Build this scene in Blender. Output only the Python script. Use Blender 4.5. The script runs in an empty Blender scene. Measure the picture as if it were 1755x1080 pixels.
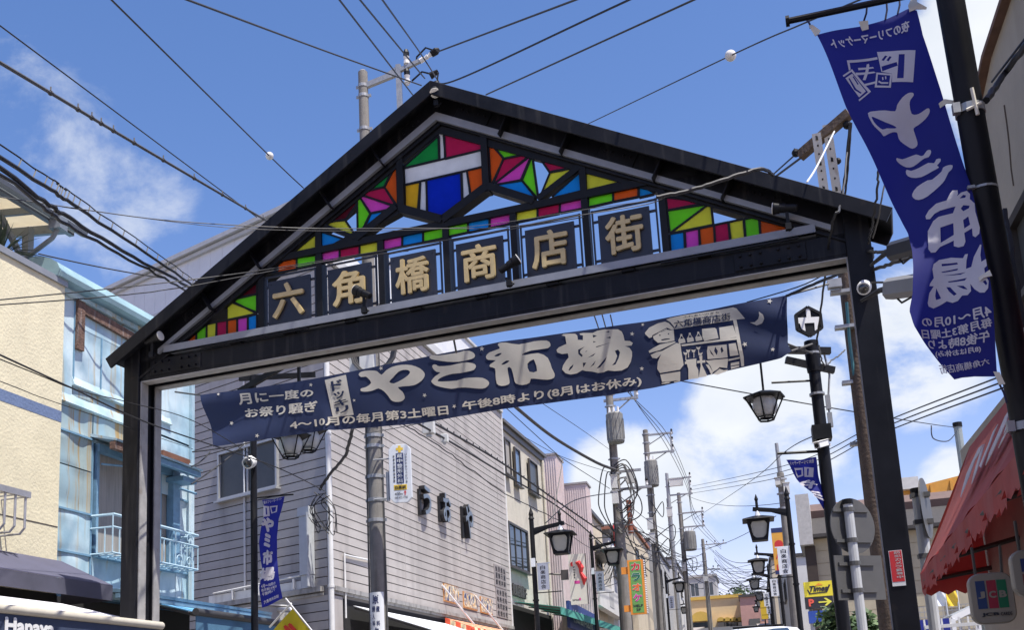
import bpy, bmesh, math, random
from mathutils import Vector, Matrix
R_ = math.radians
rnd = random.Random(7)
scene = bpy.context.scene
# ------------------------------------------------------------------ camera
FPX, CX, CY = 1895.0, 877.5, 835.0           # focal length and principal point in photo pixels (1755 x 1080)
CAM = Vector((0, 0, 1.6))
def _cv(px, py): return Vector((px-CX, -(py-CY), -FPX))
_Z = _cv(370, -8300).normalized()             # where verticals meet
_h = _cv(1300, 1202); _h = _h - _Z*_h.dot(_Z)  # the street's direction becomes +Y
_Y = _h.normalized(); _X = _Y.cross(_Z)
ROT = Matrix((_X, _Y, _Z))
cd = bpy.data.cameras.new('Camera'); cam = bpy.data.objects.new('Camera', cd)
scene.collection.objects.link(cam); scene.camera = cam
cam.matrix_world = Matrix.Translation(CAM) @ ROT.to_4x4()
cd.sensor_width = 36; cd.lens = 36*FPX/1755; cd.shift_y = (CY-540)/1755
cd.clip_start = .1; cd.clip_end = 3000
def ray(px, py): return ROT @ (_cv(px, py)/FPX)
def AD(px, py, d): return CAM + ray(px, py)*d            # point seen at a pixel, d metres deep
def ONP(px, py, p0, n):                                   # point seen at a pixel on a plane
    r = ray(px, py); return CAM + r*((p0-CAM).dot(n)/r.dot(n))
# ------------------------------------------------------------------ sky, sun, exposure
SUN = Vector((.35, -.205, .915)).normalized()
EL = math.asin(SUN.z); AZ = math.atan2(SUN.x, SUN.y)
w = bpy.data.worlds.new('World'); scene.world = w; w.use_nodes = True
nt = w.node_tree; N = nt.nodes; L = nt.links; N.clear()
def node(t, **k):
    n = N.new(t)
    for a, b in k.items(): setattr(n, a, b)
    return n
def M_(op, a, b=None, c=None):
    n = node('ShaderNodeMath', operation=op)
    for i, v in enumerate((a, b, c)):
        if v is None: continue
        if isinstance(v, (int, float)): n.inputs[i].default_value = v
        else: L.new(v, n.inputs[i])
    return n.outputs[0]
sky = node('ShaderNodeTexSky', sky_type='NISHITA', sun_disc=False, sun_elevation=EL, sun_rotation=AZ,
           air_density=1.0, dust_density=.6, ozone_density=2.2, altitude=50)
tc = node('ShaderNodeTexCoord'); sx = node('ShaderNodeSeparateXYZ'); L.new(tc.outputs['Generated'], sx.inputs[0])
cc = node('ShaderNodeMapping'); L.new(tc.outputs['Generated'], cc.inputs[0]); cc.inputs['Scale'].default_value = (1, 1, 1.55); cc.inputs['Location'].default_value = (.37, .12, .2)
nz = node('ShaderNodeTexNoise'); nz.inputs['Scale'].default_value = 6.5; nz.inputs['Detail'].default_value = 10; nz.inputs['Roughness'].default_value = .62
nz.inputs['Distortion'].default_value = .25
L.new(cc.outputs[0], nz.inputs['Vector'])
nz2 = node('ShaderNodeTexNoise'); nz2.inputs['Scale'].default_value = 16; nz2.inputs['Detail'].default_value = 6
L.new(cc.outputs[0], nz2.inputs['Vector'])
# banks of cloud: (pixel it is centred on, angular radius in degrees, weight)
mask = None
for px, py, rad, wt in ((1080, 830, 4.6, .86), (1330, 720, 6.2, .90), (1220, 800, 4.2, .74), (1560, 600, 5.5, .72), (1430, 560, 4.5, .56), (1640, 835, 3, .85), (1150, 940, 4, .66), (1440, 860, 4.5, .54),
                        (1660, 70, 4.2, .78), (1740, 170, 4, .74), (90, 290, 5.5, .42), (215, 350, 5, .40), (10, 160, 5, .37), (165, 225, 3.5, .30), (870, 95, 2.2, .24), (1000, 900, 3, .55)):
    d = ray(px, py).normalized()
    dp = node('ShaderNodeVectorMath', operation='DOT_PRODUCT'); L.new(tc.outputs['Generated'], dp.inputs[0]); dp.inputs[1].default_value = d
    mr = node('ShaderNodeMapRange', interpolation_type='SMOOTHSTEP')
    L.new(dp.outputs['Value'], mr.inputs[0]); mr.inputs[1].default_value = math.cos(R_(rad)); mr.inputs[2].default_value = 1.0-(1-math.cos(R_(rad)))*.10
    mr.inputs[3].default_value = 0; mr.inputs[4].default_value = wt
    mask = mr.outputs[0] if mask is None else M_('MAXIMUM', mask, mr.outputs[0])
dens = M_('ADD', M_('MULTIPLY', M_('SUBTRACT', nz.outputs[0], .5), 2.3), M_('SUBTRACT', M_('MULTIPLY', mask, 1.05), .42))
cl = node('ShaderNodeMapRange', interpolation_type='SMOOTHSTEP'); L.new(dens, cl.inputs[0])
cl.inputs[1].default_value = 0.0; cl.inputs[2].default_value = .50; cl.inputs[3].default_value = 0; cl.inputs[4].default_value = .93
fac = M_('MULTIPLY', cl.outputs[0], M_('MINIMUM', M_('MULTIPLY', mask, 1.5), 1.0))
ccol = node('ShaderNodeMix', data_type='RGBA'); L.new(nz2.outputs[0], ccol.inputs[0])
ccol.inputs[6].default_value = (4.9, 5.3, 5.9, 1); ccol.inputs[7].default_value = (7.2, 7.3, 7.4, 1)
mx = node('ShaderNodeMix', data_type='RGBA'); L.new(fac, mx.inputs[0]); hs = node('ShaderNodeHueSaturation'); hs.inputs['Saturation'].default_value = 1.28; hs.inputs['Value'].default_value = 1.0
L.new(sky.outputs[0], hs.inputs['Color']); tint = node('ShaderNodeMix', data_type='RGBA', blend_type='MULTIPLY'); tint.inputs[0].default_value = 1; tint.inputs[7].default_value = (1.95, 1.30, 1.30, 1)
L.new(hs.outputs[0], tint.inputs[6]); L.new(tint.outputs[2], mx.inputs[6]); L.new(ccol.outputs[2], mx.inputs[7])
bg = node('ShaderNodeBackground'); bg.inputs[1].default_value = .11; L.new(mx.outputs[2], bg.inputs[0])
ow = node('ShaderNodeOutputWorld'); L.new(bg.outputs[0], ow.inputs[0])
sd = bpy.data.lights.new('Sun', 'SUN'); so = bpy.data.objects.new('Sun', sd); scene.collection.objects.link(so)
sd.energy = 5.4; sd.angle = R_(.5); sd.color = (1, .96, .89)
so.rotation_euler = SUN.to_track_quat('Z', 'Y').to_euler(); so.location = (10, -10, 30)
vs = scene.view_settings; vs.view_transform = 'Standard'; vs.look = 'None'; vs.exposure = 0.47; vs.gamma = 1
scene.cycles.max_bounces = 6; scene.cycles.transparent_max_bounces = 12
# ------------------------------------------------------------------ mesh helpers
def V(*a): return Vector(a)
class MB:
    def __init__(s): s.v = []; s.f = []; s.m = []
    def add(s, vs, fs, mi=0):
        o = len(s.v); s.v += [Vector(p) for p in vs]
        for f in fs: s.f.append(tuple(i+o for i in f)); s.m.append(mi)
        return s
    def poly(s, pts, mi=0): return s.add(pts, [tuple(range(len(pts)))], mi)
    def prism(s, pts, ex, mi=0):                        # polygon pushed along a vector
        n = len(pts); ex = Vector(ex); a = [Vector(p) for p in pts]; b = [p+ex for p in a]
        fs = [tuple(range(n))[::-1], tuple(range(n, 2*n))]+[(i, (i+1) % n, (i+1) % n+n, i+n) for i in range(n)]
        return s.add(a+b, fs, mi)
    def box(s, o, a, b, c, mi=0):                       # corner and three edge vectors
        o = Vector(o); a = Vector(a); b = Vector(b); c = Vector(c)
        return s.prism([o, o+a, o+a+b, o+b], c, mi)
    def cbox(s, c, x, y, z, mi=0, rz=0):
        m = Matrix.Rotation(rz, 3, 'Z'); a = m@V(x, 0, 0); b = m@V(0, y, 0); e = V(0, 0, z)
        return s.box(Vector(c)-(a+b+e)/2, a, b, e, mi)
    def bar(s, p, q, wd, th, up=(0, 0, 1), mi=0):       # rectangular bar p->q: th along up, wd across
        p = Vector(p); q = Vector(q); d = (q-p).normalized(); sd_ = d.cross(Vector(up))
        if sd_.length < 1e-4: sd_ = d.cross(V(0, 1, 0))
        sd_.normalize(); u = sd_.cross(d).normalized()
        return s.prism([p-sd_*wd/2-u*th/2, p+sd_*wd/2-u*th/2, p+sd_*wd/2+u*th/2, p-sd_*wd/2+u*th/2], q-p, mi)
    def tube(s, pts, r, n=6, mi=0, cap=True):
        pts = [Vector(p) for p in pts]; k = len(pts); rs = r if isinstance(r, (list, tuple)) else [r]*k
        ref = V(0, 0, 1); d0 = (pts[1]-pts[0]).normalized()
        if abs(d0.dot(ref)) > .9: ref = V(1, 0, 0)
        vs = []
        for i, p in enumerate(pts):
            d = (pts[min(i+1, k-1)]-pts[max(i-1, 0)]).normalized()
            a = d.cross(ref)
            if a.length < 1e-5: a = d.cross(V(0, 1, 0))
            a.normalize(); b = d.cross(a).normalized(); ref = a.cross(d) if a.cross(d).length > .1 else ref
            vs += [p+(a*math.cos(t)+b*math.sin(t))*rs[i] for t in [2*math.pi*j/n for j in range(n)]]
        fs = [(i*n+j, i*n+(j+1) % n, (i+1)*n+(j+1) % n, (i+1)*n+j) for i in range(k-1) for j in range(n)]
        if cap: fs += [tuple(range(n))[::-1], tuple(range((k-1)*n, k*n))]
        return s.add(vs, fs, mi)
    def lathe(s, c, axis, prof, n=16, mi=0):            # prof: (distance along axis, radius)
        ax = Vector(axis).normalized(); c = Vector(c)
        return s.tube([c+ax*h for h, r in prof], [max(r, 1e-4) for h, r in prof], n, mi) if True else s
    def ball(s, c, r, n=14, k=8, mi=0, sq=1):
        c = Vector(c); pr = [(-r*math.cos(math.pi*i/k), r*math.sin(math.pi*i/k)) for i in range(k+1)]
        vs = []; 
        for h, q in pr: vs += [c+V(q*math.cos(2*math.pi*j/n), q*math.sin(2*math.pi*j/n), h*sq) for j in range(n)]
        fs = [(i*n+j, i*n+(j+1) % n, (i+1)*n+(j+1) % n, (i+1)*n+j) for i in range(k) for j in range(n)]
        return s.add(vs, fs, mi)
    def grid(s, fn, nu, nv, mi=0):
        vs = [fn(i/nu, j/nv) for j in range(nv+1) for i in range(nu+1)]; q = nu+1
        return s.add(vs, [(j*q+i, j*q+i+1, (j+1)*q+i+1, (j+1)*q+i) for j in range(nv) for i in range(nu)], mi)
    def build(s, name, mats, parent=None, smooth=False, bevel=0, label=None):
        off = parent_loc(parent)
        me = bpy.data.meshes.new(name); me.from_pydata([tuple(p-off) for p in s.v], [], s.f)
        mats = mats if isinstance(mats, (list, tuple)) else [mats]
        for m in mats: me.materials.append(m)
        me.polygons.foreach_set('material_index', s.m)
        if smooth is not False:
            me.polygons.foreach_set('use_smooth', [True]*len(s.f))
            bm = bmesh.new(); bm.from_mesh(me)
            ang = R_(40 if smooth is True else smooth)
            bmesh.ops.remove_doubles(bm, verts=bm.verts, dist=1e-5)
            for e in bm.edges:
                if len(e.link_faces) == 2 and e.calc_face_angle(0) > ang: e.smooth = False
            bm.to_mesh(me); bm.free()
        me.update()
        o = bpy.data.objects.new(name, me); scene.collection.objects.link(o)
        if parent is not None: o.parent = parent
        if label: o['label'] = label
        if bevel:
            b = o.modifiers.new('Bevel', 'BEVEL'); b.width = bevel; b.segments = 1; b.limit_method = 'ANGLE'; b.angle_limit = R_(50)
        return o
_loc = {}
def parent_loc(p):
    r = V(0, 0, 0)
    while p is not None: r = r+p.location; p = p.parent
    return r
def thing(name, label, cat, loc, group=None):
    o = bpy.data.objects.new(name, None); o.empty_display_size = .2; o.location = loc; scene.collection.objects.link(o)
    o['label'] = label; o['category'] = cat
    if group: o['group'] = group
    return o
def tag(o, label, cat, group=None):
    o['label'] = label; o['category'] = cat
    if group: o['group'] = group
    return o
def struct(o, kind='structure'): o['kind'] = kind; return o
def copy_tree(o, parent=None):
    c = o.copy(); scene.collection.objects.link(c); c.parent = parent
    for ch in [x for x in scene.objects if x.parent == o]: copy_tree(ch, c)
    return c
# ------------------------------------------------------------------ materials
def mat(name, col, rough=.6, metal=0, var=.12, scale=4, bump=0, bscale=60, spec=.5, streak=None, sc=(1, 1, 1)):
    m = bpy.data.materials.new(name); m.use_nodes = True; t = m.node_tree; n = t.nodes; l = t.links
    b = n['Principled BSDF']; b.inputs['Roughness'].default_value = rough; b.inputs['Metallic'].default_value = metal
    b.inputs['Specular IOR Level'].default_value = spec
    b.inputs['Base Color'].default_value = (*col, 1)
    if var or bump or streak:
        g = n.new('ShaderNodeNewGeometry'); mp = n.new('ShaderNodeMapping'); l.new(g.outputs['Position'], mp.inputs[0]); mp.inputs['Scale'].default_value = sc
        out = None
        if var:
            z = n.new('ShaderNodeTexNoise'); z.inputs['Scale'].default_value = scale; z.inputs['Detail'].default_value = 6; z.inputs['Roughness'].default_value = .65
            l.new(mp.outputs[0], z.inputs['Vector'])
            r = n.new('ShaderNodeMapRange'); l.new(z.outputs[0], r.inputs[0]); r.inputs[1].default_value = .3; r.inputs[2].default_value = .7
            r.inputs[3].default_value = 1-var; r.inputs[4].default_value = 1+var
            x = n.new('ShaderNodeMix'); x.data_type = 'RGBA'; x.blend_type = 'MULTIPLY'; x.inputs[0].default_value = 1
            x.inputs[6].default_value = (*col, 1); l.new(r.outputs[0], x.inputs[7]); out = x.outputs[2]
            rr = n.new('ShaderNodeMapRange'); l.new(z.outputs[0], rr.inputs[0]); rr.inputs[3].default_value = max(rough-.12, .03); rr.inputs[4].default_value = min(rough+.12, 1)
            l.new(rr.outputs[0], b.inputs['Roughness'])
        for st in (streak or ()):                       # (colour, xy scale, z scale, low, high, amount): runs of rust or dirt, or painted blotches of light and shade
            c2, sxy, szz, lo, hi, am = st
            mq = n.new('ShaderNodeMapping'); l.new(g.outputs['Position'], mq.inputs[0]); mq.inputs['Scale'].default_value = (sxy, sxy, szz)
            z = n.new('ShaderNodeTexNoise'); z.inputs['Scale'].default_value = 1; z.inputs['Detail'].default_value = 5; l.new(mq.outputs[0], z.inputs['Vector'])
            r = n.new('ShaderNodeMapRange'); l.new(z.outputs[0], r.inputs[0]); r.inputs[1].default_value = lo; r.inputs[2].default_value = hi; r.inputs[3].default_value = 0; r.inputs[4].default_value = am
            x = n.new('ShaderNodeMix'); x.data_type = 'RGBA'; l.new(r.outputs[0], x.inputs[0])
            if out is not None: l.new(out, x.inputs[6])
            else: x.inputs[6].default_value = (*col, 1)
            x.inputs[7].default_value = (*c2, 1); out = x.outputs[2]
        if out is not None: l.new(out, b.inputs['Base Color'])
        if bump:
            z = n.new('ShaderNodeTexNoise'); z.inputs['Scale'].default_value = bscale; z.inputs['Detail'].default_value = 4; l.new(mp.outputs[0], z.inputs['Vector'])
            bp = n.new('ShaderNodeBump'); bp.inputs['Strength'].default_value = min(bump, 1); bp.inputs['Distance'].default_value = .02*max(1, bump); l.new(z.outputs[0], bp.inputs['Height']); l.new(bp.outputs[0], b.inputs['Normal'])
    return m
def trans(m, amount, col=None):                         # thin cloth or plastic that lets light through
    t = m.node_tree; n = t.nodes; l = t.links; b = n['Principled BSDF']; o = n['Material Output']
    tr = n.new('ShaderNodeBsdfTranslucent'); mx_ = n.new('ShaderNodeMixShader'); mx_.inputs[0].default_value = amount
    if col: tr.inputs[0].default_value = (*col, 1)
    elif b.inputs['Base Color'].links: l.new(b.inputs['Base Color'].links[0].from_socket, tr.inputs[0])
    else: tr.inputs[0].default_value = b.inputs['Base Color'].default_value
    l.new(b.outputs[0], mx_.inputs[1]); l.new(tr.outputs[0], mx_.inputs[2]); l.new(mx_.outputs[0], o.inputs[0])
    return m
def glassm(name, col=(.02, .03, .035), rough=.03):
    m = mat(name, col, rough, 0, 0); m.node_tree.nodes['Principled BSDF'].inputs['Specular IOR Level'].default_value = .9
    return m
# ------------------------------------------------------------------ lettering
_tc = {}
def glyphs(txt, bold=0.0, extrude=0.0, shear=0.0, sub=0):
    k = (txt, bold, extrude, shear, sub)
    if k in _tc: return _tc[k]
    c = bpy.data.curves.new('t', 'FONT'); c.body = txt; c.size = 1; c.offset = bold; c.extrude = extrude; c.shear = shear
    c.resolution_u = 3
    o = bpy.data.objects.new('t', c); scene.collection.objects.link(o)
    dg = bpy.context.evaluated_depsgraph_get(); me = o.evaluated_get(dg).to_mesh()
    bm = bmesh.new(); bm.from_mesh(me)
    vs = [tuple(v.co) for v in bm.verts]; fs = [tuple(v.index for v in f.verts) for f in bm.faces]
    bm.free(); bpy.data.objects.remove(o); bpy.data.curves.remove(c)
    xs = [v[0] for v in vs] or [0, 1]; ys = [v[1] for v in vs] or [0, 1]
    _tc[k] = (vs, fs, min(xs), max(xs), min(ys), max(ys)); return _tc[k]
def outline(loops):                                     # filled outline (holes allowed) from closed 2-D loops
    c = bpy.data.curves.new('t', 'CURVE'); c.dimensions = '2D'; c.fill_mode = 'BOTH'
    for lp in loops:
        s = c.splines.new('POLY'); s.points.add(len(lp)-1); s.use_cyclic_u = True
        for p, q in zip(s.points, lp): p.co = (q[0], q[1], 0, 1)
    o = bpy.data.objects.new('t', c); scene.collection.objects.link(o)
    dg = bpy.context.evaluated_depsgraph_get(); me = o.evaluated_get(dg).to_mesh()
    vs = [tuple(v.co) for v in me.vertices]; fs = [tuple(p.vertices) for p in me.polygons]
    bpy.data.objects.remove(o); bpy.data.curves.remove(c); return vs, fs
def smooth_loop(pts, k=3):                              # closed Catmull-Rom through the points
    out = []; n = len(pts)
    for i in range(n):
        p0, p1, p2, p3 = pts[i-1], pts[i], pts[(i+1) % n], pts[(i+2) % n]
        for j in range(k):
            t = j/k; a = []
            for d in (0, 1):
                a.append(.5*((2*p1[d])+(-p0[d]+p2[d])*t+(2*p0[d]-5*p1[d]+4*p2[d]-p3[d])*t*t+(-p0[d]+3*p1[d]-3*p2[d]+p3[d])*t**3))
            out.append(tuple(a))
    return out
def layers(bold, n=6):                                  # heavier strokes: the glyph stacked with itself, nudged round a small circle
    if bold < .004: return [(0, 0, 0)]
    return [(0, 0, 0)]+[(bold*math.cos(2*math.pi*i/n+.4), bold*math.sin(2*math.pi*i/n+.4), i+1) for i in range(n)]
def put_text(mb, txt, fn, bold=0, extrude=0, mi=0, shear=0):  # fn maps unit box (x,y in 0..1, z metres) to the world
    vs, fs, x0, x1, y0, y1 = glyphs(txt, 0, 1 if extrude else 0, shear)
    if not vs: return mb
    for dx, dy, k in layers(bold):
        kx = (x1-x0+2*bold); ky = (y1-y0+2*bold)
        mb.add([fn((v[0]+dx-x0+bold)/kx, (v[1]+dy-y0+bold)/ky, v[2]*extrude+k*.0005) for v in vs], fs, mi)
    return mb
def quadmap(a, b, c, d, nrm=None):                      # corners: lower-left, lower-right, upper-right, upper-left
    a, b, c, d = map(Vector, (a, b, c, d)); n = nrm if nrm is not None else ((b-a).cross(d-a)).normalized()
    return lambda x, y, z=0: (a*(1-x)+b*x)*(1-y)+(d*(1-x)+c*x)*y+n*z
def wire(mb, p, q, sag, r, n=14, k=5, mi=0, wob=0):
    p = Vector(p); q = Vector(q)
    pts = [p.lerp(q, i/n)-V(0, 0, sag*4*(i/n)*(1-i/n))+(V(rnd.uniform(-1, 1), rnd.uniform(-1, 1), rnd.uniform(-1, 1))*wob if wob and 0 < i < n else V(0, 0, 0)) for i in range(n+1)]
    return mb.tube(pts, r, k, mi)
def ZV(q, py):                                           # height at which the vertical line through q is seen at picture row py
    a, c = -5.0, 60.0
    for _ in range(50):
        m = (a+c)/2; k = ROT.transposed() @ (V(q.x, q.y, m)-CAM)
        if CY-FPX*k.y/-k.z > py: a = m
        else: c = m
    return a
def spline(pts, k=6):                                   # open Catmull-Rom through 3-D points
    P = [Vector(p) for p in pts]; out = []
    for i in range(len(P)-1):
        p0, p1, p2, p3 = P[max(i-1, 0)], P[i], P[i+1], P[min(i+2, len(P)-1)]
        for j in range(k): t = j/k; out.append(.5*((2*p1)+(p2-p0)*t+(2*p0-5*p1+4*p2-p3)*t*t+(3*p1-p0-3*p2+p3)*t**3))
    return out+[P[-1]]
def GZ(y): return .08*y if y > 0 else 0.0               # the street climbs
# ================================================================== materials used all over
BLACK = mat('black paint', (.0075, .008, .011), .45, 0, .4, 3, spec=.18, streak=[((.045, .044, .042), 14, 1.0, .56, .75, .55), ((.05, .035, .025), 5, 5, .66, .78, .6)])
BLACK2 = mat('black enamel', (.008, .0085, .010), .5, 0, .3, 8, spec=.2)
SILVER = mat('dulled silver rail', (.22, .235, .265), .5, .1, .12, 6)
STRIPL = mat('dusty white light strip', (.31, .30, .285), .6, 0, .25, 5, streak=[((.2, .16, .12), 9, 9, .6, .75, .6)])
GOLD = mat('aged gold leaf', (.50, .385, .185), .4, .12, .12, 12)
NAVYP = mat('navy plate', (.012, .014, .024), .4, 0, .2, 6)
STEEL = mat('galvanised steel', (.33, .335, .335), .45, .5, .15, 10)
WHITEP = mat('white paint', (.72, .72, .70), .5, 0, .06, 5)
WIRE = mat('black cable', (.012, .012, .014), .6, 0, 0)
WIREG = mat('grey cable', (.075, .073, .07), .6, 0, .2, 20)
CONC = mat('pole concrete', (.20, .188, .17), .85, 0, .2, 5, bump=.3, bscale=80, streak=[((.10, .095, .085), 12, .8, .5, .7, .6)])
LENS = mat('lamp lens', (.75, .74, .68), .15, 0, 0)
# ================================================================== the street itself
mb = MB(); ys = [-60, 0, 10, 20, 40, 80, 160, 320]
mb.add([V(x, y, GZ(y)) for y in ys for x in (-400, 400)], [(2*i, 2*i+1, 2*i+3, 2*i+2) for i in range(len(ys)-1)])
struct(mb.build('ground', mat('packed ground', (.16, .15, .14), .9, 0, .15, 2)))
mb = MB(); mb.add([V(x, y, GZ(y)+.004) for y in ys for x in (-5.0, .55)], [(2*i, 2*i+1, 2*i+3, 2*i+2) for i in range(len(ys)-1)])
struct(mb.build('road', mat('asphalt', (.055, .055, .057), .9, 0, .2, 30, bump=.3, bscale=200)))
for x0, x1, nm in ((-8.9, -5.0, 'pavement'), (.55, 2.2, 'pavement')):
    mb = MB()
    for a, b in zip(ys, ys[1:]): mb.box(V(x0, a, GZ(a)), V(x1-x0, 0, 0), V(0, b-a, GZ(b)-GZ(a)), V(0, 0, .12))
    struct(mb.build(nm, mat('paving blocks', (.30, .27, .24), .85, 0, .2, 20)))
# ================================================================== the shopping street gate
_g = ray(-4791, 1554.7); _g.z = 0; GU = -_g.normalized(); GN = V(-GU.y, GU.x, 0)
GB = AD(1444, 439, 9.75)
def G(u, w, v=0): return V(GB.x, GB.y, 0)+GU*u+GN*v+V(0, 0, w)
def gi(px, py, v=0):
    P = ONP(px, py, GB+GN*v, GN); return ((P-GB).dot(GU), P.z)
gate = thing('street_gate', 'black gabled steel gate spanning the street with stained glass pediment and gold characters', 'gate', G(-3.7, GZ(11)))
def gbar(mb, a, b, wd, v0, v1, mi=0):                   # bar in the plane of the gate between two (u,w) points, wd across, v0..v1 deep
    d = Vector((b[0]-a[0], b[1]-a[1])).normalized(); n = Vector((-d.y, d.x))*wd/2
    q = [(a[0]+n.x, a[1]+n.y), (a[0]-n.x, a[1]-n.y), (b[0]-n.x, b[1]-n.y), (b[0]+n.x, b[1]+n.y)]
    return mb.prism([G(u, ww, v0) for u, ww in q], GN*(v1-v0), mi)
def gbox(mb, u0, u1, w0, w1, v0, v1, mi=0):
    return mb.prism([G(u0, w0, v0), G(u1, w0, v0), G(u1, w1, v0), G(u0, w1, v0)], GN*(v1-v0), mi)
# posts: front column, recessed web, back column, with pale strips on the inner side
for s, (u0, u1) in ((1, (-7.605, -7.405)), (-1, (.04, .25))):
    ztop = 5.86 if s == 1 else 5.80
    b = MB(); gz = GZ(11 if s == 1 else 9)-.1
    gbox(b, u0, u1, gz, ztop, -.03, .12); gbox(b, u0+.03, u1-.03, gz, ztop-.1, .12, .24); gbox(b, u0, u1, gz, ztop-.1, .24, .36)
    gbox(b, u0-.06, u1+.06, gz, gz+.35, -.09, .42)
    p = b.build('post', BLACK, gate, bevel=.006)
    x = u1 if s == 1 else u0
    for v0, v1 in ((.0, .115), (.245, .35)):
        b = MB(); gbox(b, x, x+s*.014, gz+.35, 5.386, v0, v1); b.build('light_strip', STRIPL, p)
# lower beam
b = MB(); gbox(b, -7.405, .04, 5.425, 5.625, 0, .012); gbox(b, -7.405, .04, 5.40, 5.425, 0, .13); gbox(b, -7.405, .04, 5.50, 5.53, .012, .35)
gbox(b, -7.405, .04, 5.40, 5.425, .235, .36); gbox(b, -7.405, .04, 5.425, 5.625, .348, .36); gbox(b, -7.405, .04, 5.613, 5.625, .012, .348)
for uu in (-6.95, -.62):
    gbox(b, uu-.32, uu+.32, 5.44, 5.61, -.014, 0)
    for du in (-.26, -.17, .17, .26, -.08, .08):
        for w_ in (5.475, 5.575): b.tube([G(uu+du, w_, -.014), G(uu+du, w_, -.04)], .014, 6)
beam = b.build('lower_beam', BLACK, gate, bevel=.004)
for v0, v1 in ((.0, .125), (.24, .355)):
    b = MB(); gbox(b, -7.405, .04, 5.388, 5.3995, v0+.004, v1); b.build('light_strip', STRIPL, beam)
# roof beams: fascia plates, web, lower flange
apex = gi(737, 137, -.24); el = gi(180, 615, -.24); er = gi(1530, 355, -.24)
for (e, sgn) in ((el, -1), (er, 1)):
    d = Vector((e[0]-apex[0], e[1]-apex[1])).normalized(); n = Vector((-d.y, d.x))
    if n.y > 0: n = -n                                   # points down out of the slope
    def pt(t, k, base=apex): return (base[0]+d.x*t+n.x*k, base[1]+d.y*t+n.y*k)
    Ln = math.hypot(e[0]-apex[0], e[1]-apex[1]); b = MB()
    def strip(t0, t1, k0, k1, v0, v1, mi=0):             # mitred at the ridge: the ridge end is cut on a vertical line
        a0 = pt(0, k0); a1 = pt(0, k1)
        a0 = (apex[0], a0[1]+(apex[0]-a0[0])*d.y/d.x); a1 = (apex[0], a1[1]+(apex[0]-a1[0])*d.y/d.x)
        q = [a0, a1, pt(t1, k1), pt(t1, k0)]
        b.prism([G(u, ww, v0) for u, ww in q], GN*(v1-v0), mi)
    strip(0, Ln, .0, .135, -.24, -.21); strip(0, Ln, .0, .135, .30, .33); strip(0, Ln, 0, .03, -.21, .30)
    strip(0, Ln-.12, .03, .30, .0, .03); strip(0, Ln-.05, .30, .325, -.02, .22)
    for t in (.35, 2.0, Ln-1.25):
        for dt in (0, .07, .2, .27):
            for kk in (.12, .22):
                c = pt(t+dt, kk); b.tube([G(c[0], c[1], 0), G(c[0], c[1], -.025)], .014, 6)
        c = pt(t+.135, .165); q = [pt(t-.06, .05), pt(t+.33, .05), pt(t+.33, .285), pt(t-.06, .285)]
        b.prism([G(*x, -.012) for x in q], GN*.012)
    for t in (.9, 1.6, 2.6, 3.3):                        # stiffener ribs under the fascia
        q = [pt(t, .03), pt(t+.015, .03), pt(t+.015, .30), pt(t, .30)]
        b.prism([G(*x, -.13) for x in q], GN*.13)
    b.build('roof_beam', BLACK, gate, bevel=.004)
# silver rails
ra = gi(748, 193, -.03); rl = (-7.15, 5.715); rr = (-.06, 5.70)
for e in (rl, rr):
    b = MB(); k = .088
    q = [ra, (ra[0], ra[1]-k), (e[0], e[1]-k*.6), e]; b.prism([G(u, ww, -.05) for u, ww in q], GN*.04); b.build('silver_rail', SILVER, gate)
b = MB(); gbox(b, -7.07, -.2, 5.655, 5.735, -.06, -.01); gbox(b, -7.07, -.2, 5.655, 5.662, -.06, .1)
b.build('silver_rail', SILVER, gate)
for u in (-6.2, -5.55, -4.83, -4.1, -3.39, -2.66, -1.92, -1.2): b = MB(); gbox(b, u-.06, u+.06, 5.627, 5.654, -.03, .16); b.build('rail_bracket', BLACK2, gate)
for u0, u1 in ((-6.6, -5.3), (-1.6, -.35)): b = MB(); b.bar(G(u0, 5.638, -.045), G(u1, 5.638, -.045), .018, .018); b.build('conduit', BLACK2, gate)
# pediment frame
MU = [-5.89, -5.19, -4.475, -3.753, -3.033, -2.297, -1.548]
def roofw(u): return (ra[1]-.06+(u-ra[0])*((ra[1]-rl[1])/(ra[0]-rl[0])) if u < ra[0] else ra[1]-.06+(u-ra[0])*((rr[1]-ra[1])/(rr[0]-ra[0])))
c4 = lambda x, y: gi(520+x/4.909, 200+y/4.909, .03); c1 = lambda x, y: gi(260+x/3.857, 380+y/3.857, .03)
c2 = lambda x, y: gi(660+x/3.857, 320+y/3.857, .03); c3 = lambda x, y: gi(1060+x/3.857, 300+y/3.857, .03)
c5 = lambda x, y: gi(450+x/2.7, y/2.7, .03); c6 = lambda x, y: gi(900+x/2.7, y/2.7, .03)
b = MB()
for i, u in enumerate(MU): gbox(b, u-.033, u+.033, 5.735, roofw(u) if i in (1, 5) else min(roofw(u), 6.50), .0, .09)
for u in (-4.225, -3.29): gbox(b, u-.035, u+.035, 6.74, roofw(u)+.02, -.012, .10)
gbox(b, MU[0]-.5, MU[-1]+.35, 6.462, 6.535, -.006, .085)
hexb = [(-4.225, 6.76), (-3.775, 6.545), (-3.285, 6.80)]
for p_, q_ in ((0, 1), (1, 2)): gbar(b, hexb[p_], hexb[q_], .085, -.02, .11)
gbar(b, (-4.225, 6.76), (-5.02, 6.50), .0701, .001, .092)
s1 = c4(460, 1030); gbar(b, c4(790, 765), s1, .08, -.018, .105); gbar(b, c5(1050, 868), c6(45, 935), .075, -.017, .104)
gbar(b, c4(190, 925), s1, .04, -.003, .08); gbar(b, c6(255, 775), c6(60, 925), .06, -.004, .08)
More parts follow.
